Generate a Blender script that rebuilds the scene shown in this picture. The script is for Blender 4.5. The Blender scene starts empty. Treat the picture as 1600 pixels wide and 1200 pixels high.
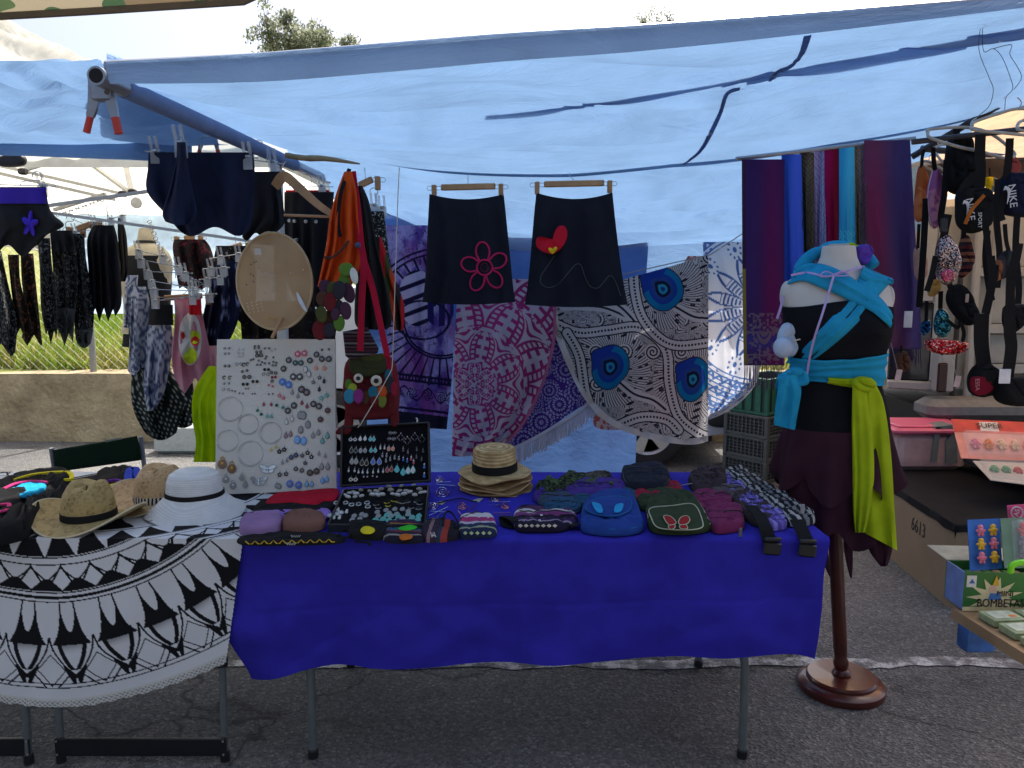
import bpy, math, random
import numpy as np
from mathutils import Vector, Matrix
from mathutils.bvhtree import BVHTree
R = math.radians
random.seed(5)
SC = bpy.context.scene
COL = SC.collection

# ---------------------------------------------------------------- camera, sky, sun, exposure
FPX, PITCH, CAMZ = 1232.0, R(7.5), 1.5
cd = bpy.data.cameras.new('camera'); cam = bpy.data.objects.new('camera', cd); COL.objects.link(cam)
cam.location = (0,0, CAMZ); cam.rotation_euler = (R(90) - PITCH, 0,0)
cd.sensor_width = 36; cd.lens = 36 * FPX / 1600; cd.clip_end = 500; cd.clip_start = 0.05
SC.camera = cam
SUN_EL, SUN_AZ = R(60), R(24)          # azimuth measured from +Y towards +X: the sun stands behind the stall
w = bpy.data.worlds.new('World'); SC.world = w; w.use_nodes = True
nt = w.node_tree; nt.nodes.clear()
sky = nt.nodes.new('ShaderNodeTexSky'); sky.sky_type = 'NISHITA'; sky.sun_disc = False
sky.sun_elevation = SUN_EL; sky.sun_rotation = SUN_AZ
sky.air_density = 0.7; sky.dust_density = 6.0; sky.ozone_density = 0.4
bg = nt.nodes.new('ShaderNodeBackground'); bg.inputs[1].default_value = 0.15
wo = nt.nodes.new('ShaderNodeOutputWorld')
nt.links.new(sky.outputs[0], bg.inputs[0]); nt.links.new(bg.outputs[0], wo.inputs[0])
sl = bpy.data.lights.new('sun', 'SUN'); sl.energy = 4.0; sl.angle = R(0.5); sl.color = (1,0.95,0.87)
sun = bpy.data.objects.new('sun', sl); COL.objects.link(sun)
sd = Vector((math.sin(SUN_AZ) * math.cos(SUN_EL), math.cos(SUN_AZ) * math.cos(SUN_EL), math.sin(SUN_EL)))
sun.rotation_euler = (-sd).to_track_quat('-Z', 'Y').to_euler(); sun.location = sd * 30
SC.view_settings.view_transform = 'Standard'; SC.view_settings.look = 'None'
SC.view_settings.exposure = 0.95; SC.view_settings.gamma = 1; SC.view_settings.use_curve_mapping = False
SC.cycles.max_bounces = 10; SC.cycles.transparent_max_bounces = 12

# ---------------------------------------------------------------- from a point of the photograph to a place in the stall
CT, ST = math.cos(PITCH), math.sin(PITCH)
def Wn(px, py, Y):
    px = np.asarray(px, float); py = np.asarray(py, float)
    x = (px - 800) / FPX; y = (600 - py) / FPX
    t = Y / (CT + y * ST)
    return np.stack([x * t, np.broadcast_to(Y, np.shape(t)) + 0 * t, CAMZ + (y * CT - ST) * t], -1)
def W(px, py, Y): return Vector(Wn(px, py, Y).tolist())
def G(px, py, Z):
    x = (px - 800) / FPX; y = (600 - py) / FPX
    t = (Z - CAMZ) / (y * CT - ST)
    return Vector((x * t, (CT + y * ST) * t, Z))
def ray(px, py):
    x = (px - 800) / FPX; y = (600 - py) / FPX
    return Vector((x, CT + y * ST, y * CT - ST)).normalized()
def PM(Y): return Y / FPX               # metres per photo pixel at distance Y

# ---------------------------------------------------------------- colour, noise
def S(r, g, b):
    f = lambda c: (c / 255 / 12.92) if c / 255 <= 0.04045 else ((c / 255 + 0.055) / 1.055) ** 2.4
    return (f(r), f(g), f(b))
def vn(x, y, seed=0):
    x = np.asarray(x, float); y = np.asarray(y, float)
    xi = np.floor(x).astype(np.int64); yi = np.floor(y).astype(np.int64)
    fx = x - xi; fy = y - yi
    fx = fx * fx * (3 - 2 * fx); fy = fy * fy * (3 - 2 * fy)
    def h(a, b):
        n = (a * 374761393 + b * 668265263 + seed * 1274126177) & 0x7fffffff
        n = ((n ^ (n >> 13)) * 1103515245) & 0x7fffffff
        return ((n ^ (n >> 16)) & 0xffff) / 65535.0
    return (h(xi, yi) * (1 - fx) + h(xi + 1, yi) * fx) * (1 - fy) + (h(xi, yi + 1) * (1 - fx) + h(xi + 1, yi + 1) * fx) * fy
def fbm(x, y, seed=0, o=3):
    s = 0; a = 0.5; t = 0
    for k in range(o):
        s = s + a * vn(x * 2 ** k, y * 2 ** k, seed + k * 17); t += a; a *= 0.5
    return s / t
def ss(a, b, x):
    t = np.clip((x - a) / (b - a), 0,1); return t * t * (3 - 2 * t)
def crom(pts, n, closed=False):
    P = np.asarray([list(p) for p in pts], float); m = len(P)
    if m == 2 and not closed:
        t = np.linspace(0,1, n)[:, None]; return P[0] * (1 - t) + P[1] * t
    out = []
    segs = m if closed else m - 1
    for t in np.linspace(0, segs, n, endpoint=not closed):
        i = min(int(t), segs - 1); f = t - i
        if closed: a, b, c, d = P[(i - 1) % m], P[i % m], P[(i + 1) % m], P[(i + 2) % m]
        else: a, b, c, d = P[max(i - 1,0)], P[i], P[i + 1], P[min(i + 2, m - 1)]
        out.append(0.5 * (2 * b + (c - a) * f + (2 * a - 5 * b + 4 * c - d) * f * f + (3 * b - a - 3 * c + d) * f ** 3))
    return np.array(out)

# ---------------------------------------------------------------- materials
MATS = {}
def nodes(name):
    m = bpy.data.materials.new(name); m.use_nodes = True
    t = m.node_tree; t.nodes.clear()
    o = t.nodes.new('ShaderNodeOutputMaterial'); p = t.nodes.new('ShaderNodeBsdfPrincipled')
    t.links.new(p.outputs[0], o.inputs[0]); return m, t, p, o
def nd(t, kind, **kw):
    n = t.nodes.new('ShaderNode' + kind)
    for k, v in kw.items():
        if k.startswith('i_'):
            n.inputs[k[2:].replace('_', ' ')].default_value = v
        else: setattr(n, k, v)
    return n
def ramp(t, stops, interp='LINEAR'):
    n = t.nodes.new('ShaderNodeValToRGB'); e = n.color_ramp; e.interpolation = interp
    while len(e.elements) < len(stops): e.elements.new(0.5)
    for el, (p, c) in zip(e.elements, stops): el.position = p; el.color = (*c, 1)
    return n
def sc(c, k): return tuple(max(0.0, min(1.0, x * k)) for x in c)
def mat(name, c, rough=0.6, metal=0, var=0.15, scale=30, bump=0.1, bscale=200, transl=0, alpha=1, spec=0.5, sheen=0, coat=0):
    """painted, plastic, metal, wood or cloth: noise in the colour, fine relief, and optional light through it"""
    if name in MATS: return MATS[name]
    m, t, p, o = nodes(name)
    tc = nd(t, 'TexCoord'); n1 = nd(t, 'TexNoise', i_Scale=scale, i_Detail=4.0); t.links.new(tc.outputs['Object'], n1.inputs['Vector'])
    r = ramp(t, [(0.3, sc(c, 1 - var)),(0.7, sc(c, 1 + var))]); t.links.new(n1.outputs[0], r.inputs[0])
    t.links.new(r.outputs[0], p.inputs['Base Color'])
    p.inputs['Roughness'].default_value = rough; p.inputs['Metallic'].default_value = metal
    p.inputs['Specular IOR Level'].default_value = spec
    if sheen: p.inputs['Sheen Weight'].default_value = sheen
    if coat: p.inputs['Coat Weight'].default_value = coat
    if alpha < 1: p.inputs['Alpha'].default_value = alpha
    if bump:
        n2 = nd(t, 'TexNoise', i_Scale=bscale, i_Detail=3.0); t.links.new(tc.outputs['Object'], n2.inputs['Vector'])
        b = nd(t, 'Bump', i_Strength=bump, i_Distance=0.004); t.links.new(n2.outputs[0], b.inputs['Height']); t.links.new(b.outputs[0], p.inputs['Normal'])
    if transl: addtrans(t, p, o, r.outputs[0], transl)
    MATS[name] = m; return m
def addtrans(t, p, o, colsock, k):
    tr = nd(t, 'BsdfTranslucent'); t.links.new(colsock, tr.inputs[0])
    mx = nd(t, 'MixShader'); mx.inputs[0].default_value = k
    t.links.new(p.outputs[0], mx.inputs[1]); t.links.new(tr.outputs[0], mx.inputs[2]); t.links.new(mx.outputs[0], o.inputs[0])
def cloth(name, c, transl=0.0, **kw):
    a = dict(rough=0.9, var=0.12, scale=14, bump=0.25, bscale=420, spec=0.15); a.update(kw)
    return mat(name, c, transl=transl, **a)
def vcmat(name, transl=0.15, rough=0.85, bump=0.2):
    """printed cloth: the print is kept with the cloth's own vertices"""
    if name in MATS: return MATS[name]
    m, t, p, o = nodes(name)
    a = nd(t, 'Attribute', attribute_name='print'); t.links.new(a.outputs[0], p.inputs['Base Color'])
    p.inputs['Roughness'].default_value = rough; p.inputs['Specular IOR Level'].default_value = 0.15
    tc = nd(t, 'TexCoord'); n2 = nd(t, 'TexNoise', i_Scale=350.0, i_Detail=3.0); t.links.new(tc.outputs['Object'], n2.inputs['Vector'])
    b = nd(t, 'Bump', i_Strength=bump, i_Distance=0.003); t.links.new(n2.outputs[0], b.inputs['Height']); t.links.new(b.outputs[0], p.inputs['Normal'])
    if transl: addtrans(t, p, o, a.outputs[0], transl)
    MATS[name] = m; return m
def striped(name, cols, axis=0, reps=1.0, rough=0.9, widths=None):
    """woven stripes across the thing's own box"""
    if name in MATS: return MATS[name]
    m, t, p, o = nodes(name)
    tc = nd(t, 'TexCoord'); sx = nd(t, 'SeparateXYZ'); t.links.new(tc.outputs['Generated'], sx.inputs[0])
    wv = nd(t, 'TexNoise', i_Scale=6.0); t.links.new(tc.outputs['Generated'], wv.inputs['Vector'])
    ma = nd(t, 'Math', operation='MULTIPLY_ADD'); t.links.new(wv.outputs[0], ma.inputs[0]); ma.inputs[1].default_value = 0.03; t.links.new(sx.outputs[axis], ma.inputs[2])
    mm = nd(t, 'Math', operation='MULTIPLY'); t.links.new(ma.outputs[0], mm.inputs[0]); mm.inputs[1].default_value = reps
    fr = nd(t, 'Math', operation='FRACT'); t.links.new(mm.outputs[0], fr.inputs[0])
    wd = widths or [1] * len(cols); tot = sum(wd); pos = 0; st = []
    for c, k in zip(cols, wd): st.append((pos / tot, c)); pos += k
    r = ramp(t, st, 'CONSTANT'); t.links.new(fr.outputs[0], r.inputs[0]); t.links.new(r.outputs[0], p.inputs['Base Color'])
    n2 = nd(t, 'TexNoise', i_Scale=400.0); t.links.new(tc.outputs['Object'], n2.inputs['Vector'])
    b = nd(t, 'Bump', i_Strength=0.4, i_Distance=0.003); t.links.new(n2.outputs[0], b.inputs['Height']); t.links.new(b.outputs[0], p.inputs['Normal'])
    p.inputs['Roughness'].default_value = rough; p.inputs['Specular IOR Level'].default_value = 0.15
    MATS[name] = m; return m
def speckle(name, c1, c2, scale=60, thr=0.52, transl=0):
    if name in MATS: return MATS[name]
    m, t, p, o = nodes(name)
    tc = nd(t, 'TexCoord'); n1 = nd(t, 'TexNoise', i_Scale=scale, i_Detail=5.0, i_Distortion=1.0); t.links.new(tc.outputs['Object'], n1.inputs['Vector'])
    r = ramp(t, [(thr - 0.03, c1), (thr + 0.04, c2)]); t.links.new(n1.outputs[0], r.inputs[0]); t.links.new(r.outputs[0], p.inputs['Base Color'])
    p.inputs['Roughness'].default_value = 0.9; p.inputs['Specular IOR Level'].default_value = 0.15
    if transl: addtrans(t, p, o, r.outputs[0], transl)
    MATS[name] = m; return m
def sequin(name, cols, scale=260):
    if name in MATS: return MATS[name]
    m, t, p, o = nodes(name)
    tc = nd(t, 'TexCoord'); v = nd(t, 'TexVoronoi', i_Scale=float(scale)); t.links.new(tc.outputs['Object'], v.inputs['Vector'])
    sx = nd(t, 'SeparateColor'); t.links.new(v.outputs['Color'], sx.inputs[0])
    r = ramp(t, [(i / len(cols), c) for i, c in enumerate(cols)], 'CONSTANT'); t.links.new(sx.outputs[0], r.inputs[0]); t.links.new(r.outputs[0], p.inputs['Base Color'])
    b = nd(t, 'Bump', i_Strength=1.0, i_Distance=0.01); t.links.new(sx.outputs[1], b.inputs['Height']); t.links.new(b.outputs[0], p.inputs['Normal'])
    p.inputs['Metallic'].default_value = 0.7; p.inputs['Roughness'].default_value = 0.25
    MATS[name] = m; return m
def glassy(name, c=(0.8,0.82,0.85), alpha=0.35, rough=0.15):
    return mat(name, c, rough=rough, var=0.05, bump=0, alpha=alpha)

# ---------------------------------------------------------------- meshes and objects
ORG = {}
def tag(o, label=None, cat=None, group=None, kind=None):
    if label: o['label'] = label
    if cat: o['category'] = cat
    if group: o['group'] = group
    if kind: o['kind'] = kind
    return o
def thing(name, label, cat, loc=(0,0,0), group=None):
    o = bpy.data.objects.new(name, None); COL.objects.link(o); o.location = loc; o.empty_display_size = 0.1
    ORG[o.name] = Vector(loc); return tag(o, label, cat, group)
def link(name, me, mats, parent=None, org=None, smooth=35):
    co = np.empty(len(me.vertices) * 3); me.vertices.foreach_get('co', co); co = co.reshape(-1,3)
    if parent is not None: org = ORG[parent.name]
    elif org is None:
        lo, hi = co.min(0), co.max(0); org = Vector(((lo[0] + hi[0]) / 2,(lo[1] + hi[1]) / 2, lo[2]))
    co -= np.array(org); me.vertices.foreach_set('co', co.ravel())
    for m in (mats if isinstance(mats, (list, tuple)) else [mats]): me.materials.append(m)
    if smooth:
        me.polygons.foreach_set('use_smooth', [True] * len(me.polygons))
        try: me.set_sharp_from_angle(angle=R(smooth))
        except Exception: pass
    me.update()
    o = bpy.data.objects.new(name, me); COL.objects.link(o); ORG[o.name] = Vector(org)
    if parent is not None: o.parent = parent
    else: o.location = org
    return o
def dup(root, loc, rot=None, label=None, group=None, scale=None):
    r = root.copy(); COL.objects.link(r); r.location = loc
    if rot is not None: r.rotation_euler = rot
    if scale: r.scale = scale if isinstance(scale, tuple) else (scale,) * 3
    if label: r['label'] = label
    if group: r['group'] = group
    for ch in list(root.children):
        c = ch.copy(); COL.objects.link(c); c.parent = r
        for g in ch.children:
            d = g.copy(); COL.objects.link(d); d.parent = c
    return r
def frame(n, up=(0,0,1)):
    n = Vector(n).normalized(); up = Vector(up)
    if abs(n.dot(up)) > 0.98: up = Vector((0,1,0))
    x = up.cross(n).normalized(); y = n.cross(x); return x, y, n
class MB:
    def __init__(s): s.v = []; s.f = []; s.m = []; s.k = 0
    def add(s, vs, fs):
        b = len(s.v); s.v += [tuple(v) for v in vs]
        for f in fs: s.f.append(tuple(b + i for i in f)); s.m.append(s.k)
        return s
    def mi(s, k): s.k = k; return s
    def box(s, c, d, M=None):
        x, y, z = d[0] / 2, d[1] / 2, d[2] / 2; c = Vector(c)
        P = [Vector(p) for p in ((-x, -y, -z), (x, -y, -z), (x, y, -z),(-x, y, -z),(-x, -y, z), (x, -y, z), (x, y, z),(-x, y, z))]
        if M is not None: P = [M @ p for p in P]
        return s.add([c + p for p in P], [(0,3,2,1),(4,5,6,7),(0,1,5,4),(1,2,6,5),(2,3,7,6),(3,0,4,7)])
    def bbox(s, c, d, bev=0.01, M=None):
        """box with bevelled edges"""
        x, y, z = d[0] / 2, d[1] / 2, d[2] / 2; b = min(bev, x * 0.9, y * 0.9, z * 0.9); c = Vector(c)
        loops = []
        for zz, ins in ((-z, b),(-z + b, 0), (z - b, 0), (z, b)):
            X, Y = x - ins, y - ins
            loops.append([Vector(p) for p in ((-X + b, -Y, zz), (X - b, -Y, zz), (X, -Y + b, zz), (X, Y - b, zz), (X - b, Y, zz),(-X + b, Y, zz),(-X, Y - b, zz),(-X, -Y + b, zz))])
        vs = [p for L in loops for p in L]
        if M is not None: vs = [M @ p for p in vs]
        fs = [tuple(range(7,-1,-1)), tuple(range(24,32))]
        for k in range(3):
            for i in range(8): j = (i + 1) % 8; fs.append((k * 8 + i, k * 8 + j, k * 8 + 8 + j, k * 8 + 8 + i))
        return s.add([c + p for p in vs], fs)
    def tube(s, pts, r, n=8, closed=False, flat=1.0):
        P = [Vector(p) for p in pts]; m = len(P)
        rs = list(r) if isinstance(r, (list, tuple, np.ndarray)) else [r] * m
        prev = None; vs = []
        for i, p in enumerate(P):
            if closed: d = P[(i + 1) % m] - P[i - 1]
            else: d = P[min(i + 1, m - 1)] - P[max(i - 1,0)]
            if d.length < 1e-9: d = Vector((0,0,1))
            d.normalize()
            if prev is None: x, y, _ = frame(d)
            else:
                x = prev - d * prev.dot(d)
                if x.length < 1e-6: x, y, _ = frame(d)
                x.normalize(); y = d.cross(x)
            prev = x
            for k in range(n):
                a = 2 * math.pi * k / n; vs.append(p + (x * math.cos(a) + y * math.sin(a) * flat) * rs[i])
        fs = []
        for i in range(m if closed else m - 1):
            j = (i + 1) % m
            for k in range(n): l = (k + 1) % n; fs.append((i * n + k, i * n + l, j * n + l, j * n + k))
        if not closed: fs += [tuple(range(n - 1,-1,-1)), tuple(range((m - 1) * n, m * n))]
        return s.add(vs, fs)
    def lathe(s, prof, n=32, c=(0,0,0), M=None, fn=None, cap=True):
        c = Vector(c); vs = []; m = len(prof)
        for r, z in prof:
            for k in range(n):
                a = 2 * math.pi * k / n; p = Vector((r * math.cos(a), r * math.sin(a), z))
                if fn: p = Vector(fn(p, r, a))
                vs.append(c + (M @ p if M is not None else p))
        fs = [(i * n + k, i * n + (k + 1) % n, (i + 1) * n + (k + 1) % n, (i + 1) * n + k) for i in range(m - 1) for k in range(n)]
        if cap and prof[0][0] > 1e-6: fs.append(tuple(range(n - 1,-1,-1)))
        if cap and prof[-1][0] > 1e-6: fs.append(tuple(range((m - 1) * n, m * n)))
        return s.add(vs, fs)
    def ball(s, c, r, n=12, m=8, M=None):
        r = r if isinstance(r, (tuple, list)) else (r, r, r); c = Vector(c)
        vs = []
        for i in range(m + 1):
            th = math.pi * i / m
            for k in range(n):
                a = 2 * math.pi * k / n; p = Vector((r[0] * math.sin(th) * math.cos(a), r[1] * math.sin(th) * math.sin(a), r[2] * math.cos(th)))
                vs.append(c + (M @ p if M is not None else p))
        return s.add(vs, [(i * n + k, (i + 1) * n + k, (i + 1) * n + (k + 1) % n, i * n + (k + 1) % n) for i in range(m) for k in range(n)])
    def prism(s, pts, d):
        """solid from an outline of 3-D points pushed along the vector d"""
        P = [Vector(p) for p in pts]; d = Vector(d); n = len(P)
        return s.add(P + [p + d for p in P], [tuple(range(n - 1,-1,-1)), tuple(range(n, 2 * n))] + [(i, (i + 1) % n, n + (i + 1) % n, n + i) for i in range(n)])
    def grid(s, A, wrap=False):
        A = np.asarray(A); nv, nu = A.shape[:2]
        fs = [(j * nu + i, j * nu + (i + 1) % nu, (j + 1) * nu + (i + 1) % nu, (j + 1) * nu + i) for j in range(nv - 1) for i in range(nu if wrap else nu - 1)]
        return s.add(A.reshape(-1,3).tolist(), fs)
    def puff(s, pts, n, hf, hb=0.0, N=40, prof=None, smooth=True, lump=0.0, seed=0):
        """stuffed pouch from a star-shaped outline: bulges hf along n and hb the other way"""
        P = crom(pts, N, True) if smooth else np.array([list(p) for p in pts], float); N = len(P)
        c = P.mean(0); n = np.array(Vector(n).normalized())
        prof = prof or ([(1.0,0.0),(0.985,0.42),(0.95,0.68),(0.88,0.86),(0.7,0.97),(0.45,1.0),(0.2,1.0)] if not lump else [(1,0),(.985,.40),(.955,.66),(.90,.84),(.82,.93),(.74,.97),(.66,.99),(.58,1),(.50,1),(.42,1),(.34,1),(.26,1),(.18,1),(.10,1)])
        rings = []
        for k, h in reversed(prof[1:]): rings.append((k, -hb * h))
        for k, h in prof: rings.append((k, hf * h))
        vs = []
        for q, (k, h) in enumerate(rings):
            ring = c + (P - c) * k
            if lump and h > 0:
                ln = (vn(ring[:, 0] * 22 + 7,(ring[:, 1] + ring[:, 2]) * 22, seed) - 0.5) * 2 + (vn(ring[:, 0] * 60,(ring[:, 1] + ring[:, 2]) * 60, seed + 3) - 0.5) * 0.7 - 1.3 * np.exp(-((vn(ring[:, 0] * 30 + (ring[:, 1] + ring[:, 2]) * 12,(ring[:, 1] + ring[:, 2]) * 34, seed + 8) - .5) / .07) ** 2)
                ring = ring + n * (h + lump * ln * min(1, h / hf))[:, None]
            else: ring = ring + n * h
            vs += ring.tolist()
        m = len(rings); b = len(vs)
        vs += [(c + n * rings[-1][1]).tolist(), (c + n * rings[0][1]).tolist()]
        fs = [(i * N + k, i * N + (k + 1) % N, (i + 1) * N + (k + 1) % N, (i + 1) * N + k) for i in range(m - 1) for k in range(N)]
        fs += [((m - 1) * N + k, (m - 1) * N + (k + 1) % N, b) for k in range(N)] + [((k + 1) % N, k, b + 1) for k in range(N)]
        return s.add(vs, fs)
    def ribbon(s, pts, w, n, th=0.002, N=None):
        """flat strap along pts, lying across n"""
        P = crom(pts, N or max(8, len(pts) * 5)); m = len(P)
        ws = np.interp(np.linspace(0,1, m), np.linspace(0,1, len(w)), w) if isinstance(w, (list, tuple)) else [w] * m
        vs = []
        for i in range(m):
            d = Vector(P[min(i + 1, m - 1)] - P[max(i - 1,0)])
            nn = Vector(n(i / (m - 1))) if callable(n) else Vector(n)
            x = d.cross(nn).normalized(); nn = x.cross(d).normalized(); p = Vector(P[i])
            for a, b in ((-.5,-.5),(.5,-.5),(.5,.5),(-.5,.5)): vs.append(p + x * a * ws[i] + nn * b * th)
        fs = [(i * 4 + k, i * 4 + (k + 1) % 4, i * 4 + 4 + (k + 1) % 4, i * 4 + 4 + k) for i in range(m - 1) for k in range(4)]
        fs += [(3,2,1,0), tuple((m - 1) * 4 + k for k in range(4))]
        return s.add(vs, fs)
    def build(s, name, mats, parent=None, org=None, smooth=35):
        me = bpy.data.meshes.new(name); me.from_pydata([tuple(v) for v in s.v], [], s.f)
        if s.k or any(s.m): me.polygons.foreach_set('material_index', s.m)
        return link(name, me, mats, parent, org, smooth)
def npmesh(name, V, F, col=None):
    """a big regular mesh straight from arrays; col is the print, one colour for each vertex"""
    me = bpy.data.meshes.new(name); F = np.asarray(F, np.int32); q = F.shape[1]
    me.vertices.add(len(V)); me.vertices.foreach_set('co', np.asarray(V, float).ravel())
    me.loops.add(F.size); me.loops.foreach_set('vertex_index', F.ravel())
    me.polygons.add(len(F)); me.polygons.foreach_set('loop_start', np.arange(0, F.size, q, dtype=np.int32))
    me.polygons.foreach_set('loop_total', np.full(len(F), q, np.int32)); me.update(calc_edges=True)
    if col is not None:
        a = me.attributes.new('print', 'FLOAT_COLOR', 'POINT')
        a.data.foreach_set('color', np.concatenate([col, np.ones((len(col), 1))], 1).astype(np.float32).ravel())
    return me
def gridfaces(nu, nv, keep=None):
    i, j = np.meshgrid(np.arange(nu - 1), np.arange(nv - 1)); a = (j * nu + i).ravel()
    F = np.stack([a, a + 1, a + nu + 1, a + nu], 1)
    if keep is not None: k = keep.ravel(); F = F[k[F].all(1)]
    return F
def hang(name, rows, Y, m, parent=None, nu=24, nv=24, folds=(4,0.012,0), bottom=None, colfn=None, bulge=0.0, Yfn=None, keep=None, solid=0.0, smooth=60, fade=0.0, org=None, edge=0.0):
    """cloth that hangs: rows are (photo y, left x, right x) from top to bottom, Y its distance; bulge > 0 makes a front and a back"""
    rows = np.array(rows, float); tv = np.linspace(0,1, len(rows)); v = np.linspace(0,1, nv)
    if len(rows) > 2:
        cr = crom(rows, nv); py, xl, xr = cr.T
    else: py, xl, xr = [np.interp(v, tv, rows[:, i]) for i in range(3)]
    U, V = np.meshgrid(np.linspace(0,1, nu), v)
    PX = xl[:, None] * (1 - U) + xr[:, None] * U; PY = np.repeat(py[:, None], nu, 1)
    if edge: PX = PX + edge * (vn(V * 9, U * 0 + 3, folds[2]) - 0.5) * (np.abs(U - 0.5) * 2) ** 3
    if bottom is not None: PY = PY + bottom(U) * ss(0.3,1, V) if not isinstance(bottom, tuple) else PY + bottom[0](U) * V ** bottom[1]
    nf, am, sd_ = folds
    D = am * (np.sin(U * nf * 6.283 + 1.7 * vn(U * 3, V * 2, sd_ + 5) * 3 + sd_) * 0.7 + (vn(U * nf * 1.7 + 9, V * 1.5, sd_) - 0.5) * 1.4)
    D = D * (fade + (1 - fade) * ss(0,0.5, V)) + (vn(PX / 9, PY / 14, sd_ + 2) - 0.5) * 0.25 * am
    if Yfn is not None: D = D + Yfn(U, V)
    b = np.sqrt(np.clip(1 - (2 * U - 1) ** 2,0,1)) * bulge
    A = Wn(PX, PY, Y + D - b)
    k = keep(U, V, PX, PY) if keep is not None else None
    F = gridfaces(nu, nv, k); Vv = A.reshape(-1,3)
    C = colfn(PX.ravel(), PY.ravel(), U.ravel(), V.ravel()) if colfn else None
    if bulge:
        B = Wn(PX, PY, Y + D * 0.6 + b + 0.002).reshape(-1,3); n0 = len(Vv)
        Vv = np.concatenate([Vv, B]); F = np.concatenate([F, F[:, ::-1] + n0])
        if C is not None: C = np.concatenate([C, C])
    o = link(name, npmesh(name, Vv, F, C), m, parent, org, smooth)
    if solid:
        md = o.modifiers.new('cloth thickness', 'SOLIDIFY'); md.thickness = solid; md.offset = 0
    return o
def text(name, s, size, M, m, parent=None, depth=0.0006, align='CENTER', org=None, sx=1.0):
    """lettering as a thin solid; M takes letter space (x right, y up, z out) to the place"""
    c = bpy.data.curves.new('letters', 'FONT'); c.body = s; c.size = size; c.extrude = depth; c.align_x = align; c.align_y = 'CENTER'; c.resolution_u = 3
    o = bpy.data.objects.new('letters', c); COL.objects.link(o)
    bpy.context.view_layer.update()
    me = bpy.data.meshes.new_from_object(o.evaluated_get(bpy.context.evaluated_depsgraph_get()))
    bpy.data.objects.remove(o); bpy.data.curves.remove(c)
    if sx != 1: me.transform(Matrix.Diagonal((sx, 1,1,1)))
    me.transform(M); return link(name, me, m, parent, org, smooth=0)
def place(x, y, z, o):
    """matrix with axes x, y, z at o"""
    x, y, z = Vector(x).normalized(), Vector(y).normalized(), Vector(z).normalized()
    return Matrix(((x.x, y.x, z.x, o[0]), (x.y, y.y, z.y, o[1]), (x.z, y.z, z.z, o[2]),(0,0,0,1)))
def uniq(objs):
    """copies that share a label are told apart by their place"""
    by = {}
    for o in objs: by.setdefault(o['label'], []).append(o)
    nth = ['leftmost', 'second', 'third', 'fourth', 'fifth', 'sixth', 'seventh', 'eighth', 'ninth', 'tenth', 'eleventh', 'twelfth']
    wordn = ['', '', 'two', 'three', 'four', 'five', 'six', 'seven', 'eight', 'nine', 'ten', 'eleven', 'twelve']
    for lab, L in by.items():
        n = len(L)
        if 1 < n <= 12:
            L.sort(key=lambda o: o.location.x)
            for i, o in enumerate(L): o['label'] = f'{lab}, ' + (('left' if i == 0 else 'right') + ' one of two' if n == 2 else 'leftmost of ' + wordn[n] if i == 0 else 'rightmost of ' + wordn[n] if i == n - 1 else nth[i] + ' of ' + wordn[n])
def bvh_of(o):
    me = o.data; off = ORG[o.name]
    return BVHTree.FromPolygons([v.co + off for v in me.vertices], [tuple(p.vertices) for p in me.polygons])
def hit(b, px, py, lift=0.0):
    d = ray(px, py); h = b.ray_cast(Vector((0,0, CAMZ)), d)
    if h[0] is None: return None
    return h[0] - d * lift
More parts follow.
